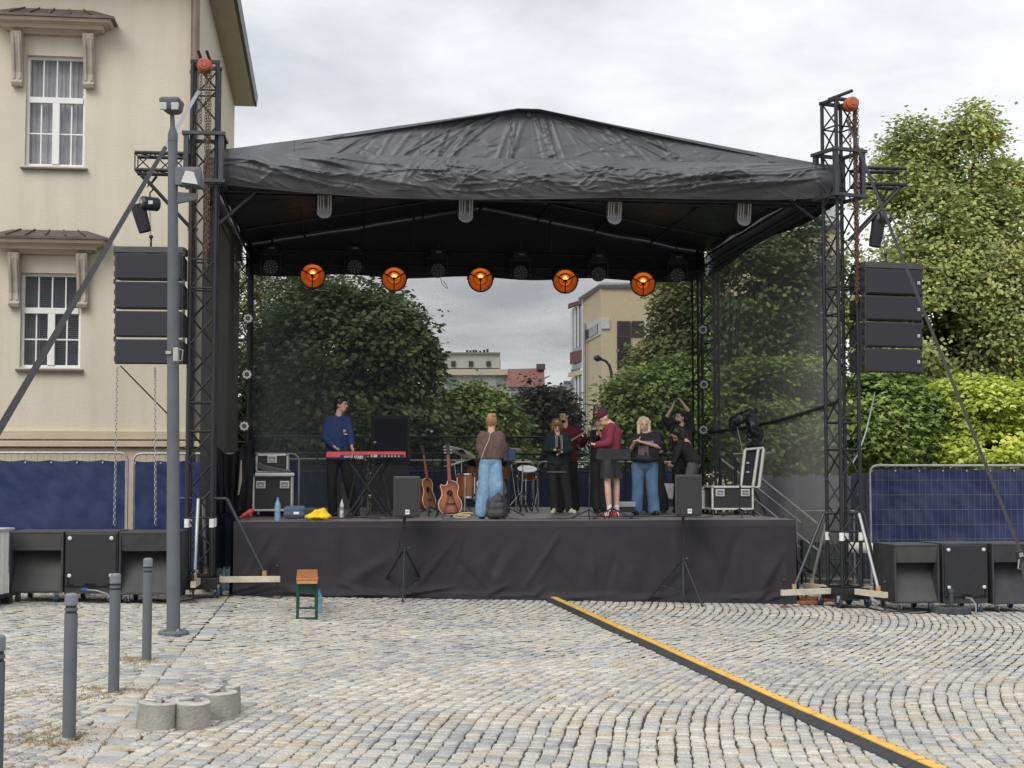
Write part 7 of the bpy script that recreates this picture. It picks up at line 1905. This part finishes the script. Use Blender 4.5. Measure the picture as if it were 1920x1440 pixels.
deck_cable('black cable winding in front of the keyboard stand', [(-3.2, 1.2), (-2.7, .9), (-2.3, 1.3), (-1.9, .8), (-1.4, 1.2)])
deck_cable('black cable crossing behind the music stand', [(1.2, 1.6), (1.8, 1.1), (2.4, 1.5), (3.0, .9), (3.3, 1.3)])
t = thing('pedal_board', 'silver effects box on the deck behind the man in the cap', 'effects box', SP(1172, 955, 2.0), SA)
sbox(1152, 941, 1192, 951, 2.0, .35).build('housing', ALU, t, bevel=.008); sbox(1154, 952, 1190, 960, 1.95, .3).build('front_plate', mat('perforated_black', (.03, .03, .03), .6, 0, .5, 60), t)
t = thing('white_paper_bag', 'white bag hanging behind the bending woman', 'bag', SP(1253, 920, 3.4), SA)
m = MB(); m.hexa([SP(1254, 936, 3.4), SP(1262, 936, 3.4), SP(1262, 936, 3.5), SP(1254, 936, 3.5)], [SP(1245, 906, 3.4), SP(1264, 907, 3.4), SP(1264, 907, 3.5), SP(1245, 906, 3.5)]); m.build('body', mat('white_plastic_bag', (.66, .66, .68), .5), t, bevel=.015)
# cables lying on the setts
def ground_cable(label, px, r=.010):
    t = thing('ground_cable', label, 'cable', G(*px[0]))
    m = MB(); m.path([G(*q) + Vector((0, 0, r + .004)) for q in px], r, 6); m.build('lead', mat('cable_black', (.03, .03, .032), .45), t, smooth=True)
ground_cable('black cable running from the right tower under the worn subwoofer', [(1560, 1137), (1590, 1141), (1620, 1140), (1650, 1146), (1680, 1149), (1720, 1148), (1760, 1143)])
ground_cable('black cable beside the rubber weight', [(1690, 1150), (1720, 1152), (1745, 1149), (1765, 1145), (1790, 1138)])
ground_cable('black cable curling at the left tower foot before the skirt', [(400, 1116), (430, 1119), (455, 1113), (480, 1117), (505, 1121), (530, 1120)])
ground_cable('second black cable behind the lamp post foot', [(250, 1130), (290, 1127), (330, 1131), (365, 1124), (400, 1121)])
# ================================================================== people
SKIN = mat('skin', (.66, .41, .31), .5, 0, .08, 12); SKIN2 = mat('tanned_skin', (.46, .25, .17), .5, 0, .08, 12)
EYEM = mat('dark_eye', (.02, .015, .012), .3); LIP = mat('lip', (.36, .12, .10), .5)
CLOTH = {}
def cl_mat(name, col, rough=.85, **k): return mat('cloth_' + name, col, rough, 0, k.get('var', .16), k.get('vs', 12), .15, 140)
def person(label, Y, J, head, top, trou, shoes, hair, sleeves=1.0, skin=SKIN, facing=0, bulk=1.0, leg_r=(.085, .068, .058), legs_to=1.0, wr=.009, arm_bulk=1.0, hemz=None, extra=None, foot_dir=None):
    sc = 1.0
    base = P((J['an1'][0] + J['an2'][0]) / 2, 960, Y); base.z = DECK
    t = thing('person', label, 'person', base, group='people on the stage')
    K = {}
    for k, j in J.items(): K[k] = P(j[0], j[1], Y + (j[2] if len(j) > 2 else 0))
    for k in ('an1', 'an2'): K[k].z = DECK + .085
    f = Vector((math.sin(facing), -math.cos(facing), 0)); sd = Vector((math.cos(facing), math.sin(facing), 0)); up = Vector((0, 0, 1))
    hc, hyaw, hpitch, hr = K['head'], head['yaw'], head.get('pitch', 0), head.get('r', 1.0)
    hf = Vector((math.sin(hyaw) * math.cos(hpitch), -math.cos(hyaw) * math.cos(hpitch), -math.sin(hpitch))); hs = Vector((math.cos(hyaw), math.sin(hyaw), 0)); hu = hs.cross(hf) * -1
    if hu.z < 0: hu = -hu
    MH = Matrix((hs, -hf, hu)).transposed()
    def Hd(x, y, z): return hc + hs * (x * hr) + hf * (y * hr) + hu * (z * hr)
    sm = (K['sh1'] + K['sh2']) / 2; hm = (K['hip1'] + K['hip2']) / 2
    tu = (sm - hm).normalized(); tb = tu.cross(sd).normalized(); MT = Matrix((sd, tb, tb.cross(sd) if tb.cross(sd).dot(tu) > 0 else -tb.cross(sd))).transposed()
    body = [('ell', Hd(0, -.006, .018), (.074 * hr, .094 * hr, .098 * hr), MH), ('ell', Hd(0, .022, -.050), (.056 * hr, .062 * hr, .066 * hr), MH), ('cap', Hd(0, .086, .004), Hd(0, .104, -.022), .011, .015), ('ell', Hd(0, .072, -.052), (.026, .018, .014), MH)]
    for s in (-1, 1): body.append(('ell', Hd(s * .076, -.008, -.008), (.010, .018, .028), MH))
    body.append(('cap', Hd(0, -.012, -.05), sm + up * .02, .052, .060))
    body += [('cap', K['sh1'].lerp(sm, .2) - up * .012, K['sh2'].lerp(sm, .2) - up * .012, .045, .045), ('ell', sm.lerp(hm, .25), (.145 * bulk, .095 * bulk, .17), MT), ('ell', sm.lerp(hm, .72), (.135 * bulk, .09 * bulk, .16), MT), ('ell', hm, (.145 * bulk, .095 * bulk, .11), MT)]
    for i in ('1', '2'):
        sh, el, wrist, hand = K['sh' + i], K['el' + i], K['wr' + i], K['ha' + i]
        body += [('cap', sh, el, .044, .036), ('cap', el, wrist, .037, .024)]
        d_ = (hand - wrist); d_ = d_.normalized() if d_.length > 1e-4 else (wrist - el).normalized()
        pal = wrist + d_ * .045; M_ = frame(d_, f)
        body.append(('ell', pal, (.018, .038, .048), M_)); body.append(('cap', wrist, pal, .024, .024))
        nx_ = M_.col[1]; nn_ = M_.col[0]
        for q, ln in ((-.028, .052), (-.0095, .064), (.0095, .062), (.028, .046)):
            a = pal + d_ * .038 + nx_ * q; b = a + d_ * ln * .62 + nn_ * .006; c = b + d_ * ln * .35 + nn_ * .024
            body += [('cap', a, b, .0088, .0082), ('cap', b, c, .0082, .0072)]
        a = pal + nx_ * -.030 - d_ * .02; b = a + nx_ * -.022 + d_ * .030 + nn_ * .012; body += [('cap', a, b, .0110, .0095), ('cap', b, b + d_ * .026 + nn_ * .008, .0095, .0080)]
    for i in ('1', '2'):
        hip, kn, an = K['hip' + i], K['kn' + i], K['an' + i]
        body += [('cap', hip, kn, .072, .052), ('cap', kn, kn.lerp(an, .35), .050, .052), ('cap', kn.lerp(an, .35), an, .052, .034)]
        fd = f if foot_dir is None else foot_dir[int(i) - 1]
        toe = an + fd * .17; toe.z = DECK + .035; hl = an - fd * .045; hl.z = DECK + .04
        body += [('cap', hl, toe, .034, .030)]
        K['toe' + i], K['heel' + i] = toe, hl
    fuse('body', body, .0105, skin, t, 1)
    # face
    for s in (-1, 1):
        m = MB(); m.ball(Hd(s * .030, .082, .004), (.011, .008, .007), MH); m.build('eye', EYEM, t, smooth=True)
        m = MB(); m.path([Hd(s * .046, .078, .026), Hd(s * .030, .088, .030), Hd(s * .014, .089, .026)], .005, 5); m.build('eyebrow', hair['mat'], t)
    m = MB(); m.ball(Hd(0, .088, -.054), (.024, .007, .0075), MH); m.build('mouth', LIP, t, smooth=True)
    # hair
    hp = []
    for e in hair['parts']:
        if e[0] == 'e': hp.append(('ell', Hd(*e[1]), tuple(x * hr for x in e[2]), MH))
        else: hp.append(('cap', Hd(*e[1]), Hd(*e[2]), e[3], e[4]))
    if hp: fuse('hair', hp, .010, hair['mat'], t, 1, hair.get('amp', .010), 30)
    # top
    if top:
        g = top.get('loose', .016); tp = []
        nk = Hd(0, -.012, -.085)
        for i in ('1', '2'): tp.append(('cap', nk.lerp(sm, .75), K['sh' + i].lerp(sm, .10) - up * .012, .058, .046 + g * .4))
        hem = sm.lerp(hm, top.get('hem', .95)); zh = hem.z
        for s in (-1, 1):
            rt = .092 * bulk + g * .8
            a = sm - up * .11 + sd * (s * .075 * bulk); b = hem - up * .02 + sd * (s * .068 * bulk)
            tp.append(('cap', a, b, rt, rt * top.get('flare', 1.0)))
        tp.append(('cap', sm - up * .10, hem - up * .02, .10 * bulk + g, .10 * bulk + g))
        if bulk > 1.25: tp.append(('ell', sm.lerp(hm, .6) + f * .05, (.15 * bulk, .11 * bulk, .16), MT))
        for i in ('1', '2'):
            sh, el, wrist = K['sh' + i] - up * .012, K['el' + i], K['wr' + i]; ag = (.010 + g * .45) * arm_bulk
            L_ = top.get('sleeve', 1.0)
            if L_ <= .5: tp.append(('cap', sh, sh.lerp(el, L_ * 2), .046 + ag, .050 + ag))
            else: tp += [('cap', sh, el, .045 + ag, .040 + ag), ('cap', el, el.lerp(wrist, (L_ - .5) * 2 * .93), .040 + ag, .029 + ag)]
        fuse('top', tp, .013, top['mat'], t, 3, top.get('amp', wr), 15, min(zh, min(K['wr1'].z, K['wr2'].z, K['el1'].z, K['el2'].z) - .08) if L_ > .5 and min(K['wr1'].z, K['wr2'].z) < zh + .06 else zh, .45)
    if trou:
        g = trou.get('loose', .014); a, b, c = leg_r; tr = [('ell', hm + up * .03, (.150 * bulk + g * .3, .112 * bulk + g * .3, .13), MT)]
        zc = DECK + .03
        for i in ('1', '2'):
            hip, kn, an = K['hip' + i], K['kn' + i], K['an' + i]
            if legs_to < 1:
                e_ = hip.lerp(kn, 1.0); tr += [('cap', hip, e_, a + g * .5, b + g)]; zc = hip.lerp(kn, legs_to * 2).z
            else: tr += [('cap', hip, kn, a + g, b + g), ('cap', kn, an, b + g, c + g)]
        fuse('trousers', tr, .013, trou['mat'], t, 3, trou.get('amp', wr), 12, zc, .35)
    for i in ('1', '2'):
        sp_ = [('cap', K['heel' + i], K['toe' + i], .043, .038), ('cap', K['heel' + i] + up * .03, K['an' + i].lerp(K['toe' + i], .25), .042, .040)]
        fuse('shoe', sp_, .011, shoes, t, 2)
        if extra and 'sock' in extra:
            fuse('sock', [('cap', K['an' + i] - up * .02, K['an' + i] + up * .085, .043, .047)], .012, extra['sock'], t, 2)
    return t, K, Hd, dict(sd=sd, f=f, up=up, sm=sm, hm=hm, MT=MT, MH=MH)
HBLK = mat('black_hair', (.012, .010, .009), .45, 0, .3, 40); HBRN = mat('brown_hair', (.10, .055, .028), .5, 0, .35, 40); HBLD = mat('blond_hair', (.52, .36, .17), .45, 0, .3, 40, col2=(.70, .55, .32)); HDBL = mat('dark_blond_hair', (.24, .125, .05), .5, 0, .35, 40); HPLAT = mat('platinum_hair', (.66, .56, .38), .45, 0, .2, 40); HAUB = mat('auburn_blond_hair', (.22, .115, .055), .5, 0, .45, 40, col2=(.46, .29, .14))
short = [('e', (0, -.022, .035), (.082, .092, .092)), ('e', (0, .03, .085), (.070, .062, .034)), ('e', (0, -.065, -.015), (.068, .045, .07))]
BLACKT = cl_mat('black', (.016, .016, .018)); BLACK2 = cl_mat('washed_black', (.022, .022, .026))
JEANL = cl_mat('pale_denim', (.20, .33, .48), var=.2); JEANM = cl_mat('mid_denim', (.105, .185, .32), var=.3, vs=5)
# 1 keyboard player
t, K, Hd, F_ = person('man in navy sweatshirt playing the red keyboard, head turned', 23.75, dict(head=(640, 759), sh1=(614, 788, -.05), sh2=(652, 787, .10), el1=(609, 821, -.10), wr1=(625, 836, -.25), ha1=(632, 843, -.32), el2=(657, 815, .0), wr2=(659, 834, -.2), ha2=(660, 843, -.28), hip1=(624, 862, 0), hip2=(645, 862, .05), kn1=(622, 910, 0), kn2=(655, 908, .05), an1=(624, 958, .1), an2=(666, 955, .15)),
    dict(yaw=R(68), pitch=R(4), r=1.06), dict(mat=cl_mat('navy', (.022, .045, .145)), loose=.022, hem=1.0), dict(mat=BLACKT), BLKPLAST, dict(mat=HBLK, parts=short), facing=R(22), bulk=1.12)
m = MB(); m.box(F_['sm'].lerp(F_['hm'], .28) + F_['f'] * .148 + F_['sd'] * .07, (.045, .012, .05), rz(R(22))); m.build('chest_badge', mat('badge_pale', (.55, .30, .24), .7), t)
m = MB(); m.box(F_['sm'].lerp(F_['hm'], .36) + F_['f'] * .152 + F_['sd'] * .085, (.055, .012, .015), rz(R(22))); m.build('chest_print', WHITEPL, t)
# 2 woman from behind
t, K, Hd, F_ = person('woman seen from behind in brown top and wide pale jeans', 22.3, dict(head=(922, 792), sh1=(907, 818), sh2=(936, 817), el1=(902, 842, .0), wr1=(908, 850, .22), ha1=(913, 848, .30), el2=(941, 840, .0), wr2=(936, 849, .22), ha2=(932, 846, .30), hip1=(911, 866), hip2=(928, 866), kn1=(908, 915), kn2=(932, 913, -.02), an1=(903, 960), an2=(927, 960, .1)),
    dict(yaw=R(165), pitch=R(3), r=.98), dict(mat=cl_mat('brown', (.115, .070, .062)), loose=.045, hem=.80, hem_h=.10, sleeve=.62, amp=.009), dict(mat=JEANL, loose=.022, amp=.009), BLKPLAST,
    dict(mat=HAUB, parts=[('e', (0, -.02, .03), (.086, .10, .10)), ('e', (0, -.075, .085), (.05, .045, .05)), ('e', (.01, -.09, .045), (.045, .035, .05)), ('e', (-.04, -.05, .105), (.04, .03, .035))], amp=.012), facing=R(172), leg_r=(.076, .078, .078), arm_bulk=1.5)
m = MB(); m.path([Hd(.0, -.05, -.09) + Vector((0, -.06, 0)), F_['sm'] + Vector((-.03, -.15, -.05)), F_['sm'].lerp(F_['hm'], .5) + Vector((-.09, -.19, 0)), F_['sm'].lerp(F_['hm'], .9) + Vector((-.14, -.17, 0))], .006, 5); m.build('shoulder_cord', mat('pale_cord', (.5, .4, .3), .7), t)
# 3 teal woman
TEAL = cl_mat('dark_teal', (.012, .026, .032))
t, K, Hd, F_ = person('woman in dark embroidered tunic looking down at a phone', 25.0, dict(head=(1044, 799), sh1=(1030, 818), sh2=(1061, 818), el1=(1022, 843), wr1=(1037, 843, -.22), ha1=(1045, 845, -.26), el2=(1068, 843), wr2=(1056, 847, -.22), ha2=(1049, 849, -.26), hip1=(1036, 874), hip2=(1056, 874), kn1=(1038, 913), kn2=(1062, 913), an1=(1040, 954), an2=(1068, 954)),
    dict(yaw=R(8), pitch=R(22), r=1.0), dict(mat=TEAL, loose=.028, hem=.92, hem_h=.14, amp=.006), dict(mat=BLACKT), cl_mat('cream_shoe', (.62, .56, .48)),
    dict(mat=HDBL, parts=[('e', (0, -.030, .035), (.088, .092, .092)), ('e', (-.075, .015, -.03), (.026, .055, .085)), ('e', (.075, .015, -.03), (.026, .055, .085)), ('e', (0, -.055, -.04), (.078, .05, .085)), ('e', (0, .070, .062), (.066, .030, .030))]), facing=R(8), foot_dir=[Vector((-.25, -.97, 0)), Vector((.45, -.89, 0))])
EMB = mat('pale_embroidery', (.30, .28, .25), .8, 0, .5, 90)
for s in (-1, 1):
    m = MB(); a = F_['sm'] + F_['f'] * .10 + F_['sd'] * s * .05 + F_['up'] * .02; b = F_['sm'].lerp(F_['hm'], .48) + F_['f'] * .152 + F_['sd'] * s * .055
    m.path([a, a.lerp(b, .4) + F_['f'] * .035, b], .012, 5, flat=.5); m.path([a - F_['sd'] * s * .03, (a.lerp(b, .4) + F_['f'] * .045) - F_['sd'] * s * .022, b - F_['sd'] * s * .02 + F_['f'] * .004], .007, 5); m.build('embroidered_edge', EMB, t)
m = MB(); m.path([F_['hm'] + F_['MT'] @ Vector((math.cos(a) * .19, math.sin(a) * .14, -.10)) for a in np.linspace(0, 2 * PI, 25)], .006, 5); m.build('hem_trim', EMB, t)
ph = thing('phone', 'dark phone held by the woman in the embroidered tunic', 'phone', (K['ha1'] + K['ha2']) / 2)
m = MB(); m.box((K['ha1'] + K['ha2']) / 2 + Vector((.0, -.03, .03)), (.07, .012, .14), rx(R(-50))); m.build('casing', BLKPLAST, ph, bevel=.004)
# 4 bass player
MAROON = cl_mat('maroon', (.125, .020, .030))
t, K, Hd, F_ = person('bearded bass player in maroon jacket behind the tunic woman', 26.0, dict(head=(1057, 780), sh1=(1040, 804), sh2=(1080, 806), el1=(1034, 835, -.02), wr1=(1052, 848, -.25), ha1=(1060, 850, -.28), el2=(1092, 833), wr2=(1101, 820, -.18), ha2=(1104, 812, -.20), hip1=(1050, 866), hip2=(1072, 866), kn1=(1052, 912), kn2=(1076, 912), an1=(1052, 955), an2=(1079, 955)),
    dict(yaw=R(-38), pitch=R(14), r=1.05), dict(mat=MAROON, loose=.024, hem=1.0), dict(mat=BLACKT), BLKPLAST, dict(mat=HBLK, parts=short + [('e', (0, .040, -.078), (.050, .045, .038))]), facing=R(-12), bulk=1.08)
m = MB(); c = F_['sm'].lerp(F_['hm'], .45); m.ball(c + F_['f'] * .035, (.105, .125, .25), F_['MT'], 16, 10); sh_ = m.build('t_shirt', BLACKT, t, smooth=True)
m = MB(); m.ball(c + F_['f'] * .125 + F_['up'] * .07, (.065, .04, .055), F_['MT']); m.build('shirt_print', mat('orange_print', (.55, .24, .06), .7), sh_, smooth=True)
bs = thing('bass_guitar', 'electric bass with pale wooden neck held by the bearded player', 'bass guitar', P(1060, 845, 25.7))
p0, p1 = P(1066, 829, 25.72), P(1108, 803, 25.72); d_ = (p1 - p0).normalized(); Mb = frame(d_, Vector((0, -1, 0)))
m = MB(); m.box(p0.lerp(p1, .5), (.058, .022, (p1 - p0).length), Mb @ rz(PI / 2)); m.build('neck', mat('maple_neck', (.52, .33, .19), .4, 0, .12, 8), bs, bevel=.004)
m = MB(); q = p1 + d_ * .10; m.box(q, (.085, .018, .20), Mb @ rz(PI / 2)); hs_ = m.build('headstock', mat('maple_head', (.50, .36, .24), .4), bs, bevel=.01)
for k in range(4): m = MB(); m.tube(q + d_ * (-.07 + k * .045) + Vector((.0, 0, .04)), q + d_ * (-.07 + k * .045) + Vector((-.04, 0, .085)), .012, n=6); m.build('tuner', CHROME, hs_)
c = p0 - d_ * .22
m = MB(); pl = [(x * 1.0, y * .92) for x, y in outline(False)]; Xb = Mb @ Vector((0, 1, 0)); Mo = Matrix((Vector((0, 0, 1)).cross(d_).cross(d_).normalized(), d_, Vector((0, -1, 0)))).transposed()
m.prism(pl, .045, Mo, c + Vector((0, .03, 0))); m.build('body', mat('dark_sunburst', (.10, .03, .015), .25, coat=.4), bs, bevel=.006)
# 5 man in cap
SWEAT = cl_mat('raspberry', (.185, .022, .045)); CAPM = cl_mat('wine_cap', (.075, .012, .030)); SHORTS = cl_mat('black_shorts', (.020, .022, .026), .7)
t, K, Hd, F_ = person('man in maroon cap and sweatshirt with black shorts and white socks', 23.2, dict(head=(1132, 784), sh1=(1147, 800, -.16), sh2=(1147, 800, .16), el1=(1141, 831, -.22), wr1=(1120, 834, -.20), ha1=(1113, 833, -.18), el2=(1136, 830, .2), wr2=(1118, 835, .12), ha2=(1112, 834, .06), hip1=(1139, 853, -.07), hip2=(1146, 853, .07), kn1=(1139, 906, -.08), kn2=(1156, 904, .08), an1=(1143, 955, -.08), an2=(1156, 956, .08)),
    dict(yaw=R(-75), pitch=R(32), r=1.08), dict(mat=SWEAT, loose=.034, hem=.86, hem_h=.12, amp=.006), dict(mat=SHORTS, loose=.026), cl_mat('red_sneaker', (.38, .045, .05)), dict(mat=HBRN, parts=[('e', (0, -.05, -.005), (.070, .05, .05))]), facing=R(-72), bulk=1.15, legs_to=.43, leg_r=(.088, .090, .05), extra=dict(sock=cl_mat('white_sock', (.72, .70, .68))), foot_dir=[Vector((-.85, -.5, 0)), Vector((-.2, -.97, 0))])
fuse('cap', [('ell', Hd(0, -.008, .058), (.092, .108, .082), F_['MH']), ('ell', Hd(0, .125, .035), (.068, .075, .014), F_['MH']), ('ell', Hd(0, -.03, .09), (.07, .08, .07), F_['MH'])], .009, CAPM, t, 2)
m = MB(); m.box(Hd(-.085, .05, .07), (.03, .012, .04), F_['MH'].to_3x3() @ rz(R(60))); m.build('cap_badge', mat('grey_patch', (.4, .38, .4), .7), t)
for s, i in ((-1, '1'), (1, '2')):
    for k in range(3): m = MB(); a = K['heel' + i].lerp(K['toe' + i], .45 + k * .14); fd = (K['toe' + i] - K['heel' + i]).normalized(); sdv = Vector((-fd.y, fd.x, 0)); m.path([a + sdv * .047 + Vector((0, 0, -.015)), a + sdv * .030 + Vector((0, 0, .042))], .006, 5); m.path([a - sdv * .047 + Vector((0, 0, -.015)), a - sdv * .030 + Vector((0, 0, .042))], .006, 5); m.build('shoe_stripe', WHITEPL, t)
# 6 person in black half hidden
person('person in black mostly hidden behind the man in the cap', 25.6, dict(head=(1121, 789), sh1=(1113, 812), sh2=(1142, 812), el1=(1108, 838, -.05), wr1=(1118, 818, -.2), ha1=(1124, 806, -.22), el2=(1144, 838), wr2=(1128, 822, -.2), ha2=(1124, 808, -.22), hip1=(1116, 866), hip2=(1134, 866), kn1=(1117, 912), kn2=(1134, 912), an1=(1119, 956), an2=(1134, 956)),
    dict(yaw=R(30), pitch=R(10), r=1.0), dict(mat=BLACKT, loose=.02), dict(mat=BLACK2), BLKPLAST, dict(mat=HBRN, parts=short), facing=R(15))
# 7 blonde woman
t, K, Hd, F_ = person('blonde woman in black printed t-shirt and flared blue jeans', 24.3, dict(head=(1207, 796), sh1=(1190, 819), sh2=(1230, 817), el1=(1183, 843, -.05), wr1=(1189, 830, -.26), ha1=(1195, 826, -.28), el2=(1236, 838, -.06), wr2=(1203, 829, -.28), ha2=(1193, 826, -.30), hip1=(1196, 874), hip2=(1221, 874), kn1=(1196, 915), kn2=(1223, 914), an1=(1194, 958), an2=(1226, 958)),
    dict(yaw=R(4), pitch=R(0), r=1.05), dict(mat=BLACKT, loose=.03, hem=.84, hem_h=.13, sleeve=.36), dict(mat=JEANM, loose=.016, amp=.008), BLKPLAST,
    dict(mat=HPLAT, parts=[('e', (0, -.032, .035), (.090, .092, .092)), ('c', (-.082, -.005, .03), (-.082, .01, -.15), .030, .026), ('c', (.082, -.005, .03), (.082, .01, -.15), .030, .026), ('e', (0, -.05, -.06), (.085, .05, .12)), ('c', (-.05, .045, .10), (-.088, .01, .03), .018, .024), ('c', (.05, .045, .10), (.088, .01, .03), .018, .024)]), facing=R(2), bulk=1.26, leg_r=(.098, .078, .082), arm_bulk=1.2, foot_dir=[Vector((-.2, -.98, 0)), Vector((.2, -.98, 0))])
m = MB(); a = F_['sm'].lerp(F_['hm'], .20) + F_['f'] * .172; m.box(a, (.24, .012, .04), rz(0)); m.build('shirt_lettering', mat('lilac_print', (.20, .15, .32), .7, 0, .7, 40), t)
m = MB(); a = F_['sm'].lerp(F_['hm'], .52) + F_['f'] * .19; m.box(a - F_['sd'] * .05 - F_['f'] * .008, (.17, .012, .20)); m.build('shirt_print', mat('pink_grey_print', (.20, .12, .13), .7, 0, .8, 22, col2=(.05, .06, .075)), t, bevel=.004)
bg = thing('belt_bag', 'black belt bag worn by the blonde woman', 'bag', F_['hm'])
lump('pouch', [('cap', F_['hm'] + F_['f'] * .19 + F_['up'] * .13 - F_['sd'] * .12, F_['hm'] + F_['f'] * .19 + F_['up'] * .11 + F_['sd'] * .05, .06, .055)], BLKCLOTH, bg, .008, 12, .012)
m = MB(); m.path([F_['hm'] + F_['up'] * .12 + F_['MT'] @ Vector((math.cos(a) * .27, math.sin(a) * .21, 0)) for a in np.linspace(0, 2 * PI, 25)], .014, 5); m.build('belt', BLKCLOTH, bg)
# 8 man with raised arms
t, K, Hd, F_ = person('bearded man in black with both arms raised over his head', 26.0, dict(head=(1275, 783), sh1=(1261, 803), sh2=(1296, 805), el1=(1247, 786, -.1), wr1=(1259, 766, -.15), ha1=(1264, 757, -.15), el2=(1294, 775, -.1), wr2=(1281, 757, -.15), ha2=(1276, 750, -.15), hip1=(1270, 868), hip2=(1291, 868), kn1=(1270, 914), kn2=(1292, 914), an1=(1270, 956), an2=(1292, 956)),
    dict(yaw=R(-52), pitch=R(-2), r=1.05), dict(mat=BLACK2, loose=.024, sleeve=.52), dict(mat=BLACKT), BLKPLAST, dict(mat=mat('dark_brown_hair', (.035, .020, .013), .5, 0, .3, 40), parts=short + [('e', (0, .045, -.075), (.050, .045, .040))]), facing=R(-25))
# 9 bending woman
t, K, Hd, F_ = person('woman with long dark hair in black hoodie bending forward', 24.9, dict(head=(1269, 815, -.05), sh1=(1276, 829, -.14), sh2=(1285, 825, .14), el1=(1268, 852, -.18), wr1=(1262, 866, -.20), ha1=(1257, 866, -.2), el2=(1270, 852, .1), wr2=(1264, 868, .02), ha2=(1258, 870, 0), hip1=(1300, 868, -.08), hip2=(1303, 868, .08), kn1=(1288, 914, -.09), kn2=(1294, 914, .09), an1=(1298, 957, -.09), an2=(1304, 957, .09)),
    dict(yaw=R(-60), pitch=R(48), r=1.0), dict(mat=BLACKT, loose=.03, hem=.85), dict(mat=cl_mat('grey_trouser', (.10, .10, .105))), BLKPLAST,
    dict(mat=HBLK, parts=[('e', (0, -.03, .03), (.095, .102, .105)), ('c', (.078, -.01, .03), (.085, .06, -.16), .045, .035), ('c', (-.078, -.01, .03), (-.085, .05, -.18), .042, .03), ('e', (0, -.07, -.05), (.085, .055, .11)), ('c', (0, -.07, -.02), (0, -.05, -.20), .085, .075), ('c', (.05, -.03, -.03), (.06, .02, -.24), .05, .04)]), facing=R(-72))
# 10 hidden behind the blonde
person('person in black behind the blonde woman, only a bare forearm showing', 25.9, dict(head=(1213, 797), sh1=(1203, 818), sh2=(1236, 817), el1=(1202, 846), wr1=(1204, 856, -.15), ha1=(1208, 858, -.2), el2=(1243, 846), wr2=(1231, 850, -.22), ha2=(1224, 852, -.28), hip1=(1212, 868), hip2=(1232, 868), kn1=(1213, 913), kn2=(1240, 913), an1=(1213, 956), an2=(1243, 956)),
    dict(yaw=R(0), pitch=R(20), r=.98), dict(mat=BLACKT, loose=.02, sleeve=.45), dict(mat=BLACK2, loose=.04), BLKPLAST, dict(mat=HBRN, parts=short), facing=R(0), skin=SKIN2)
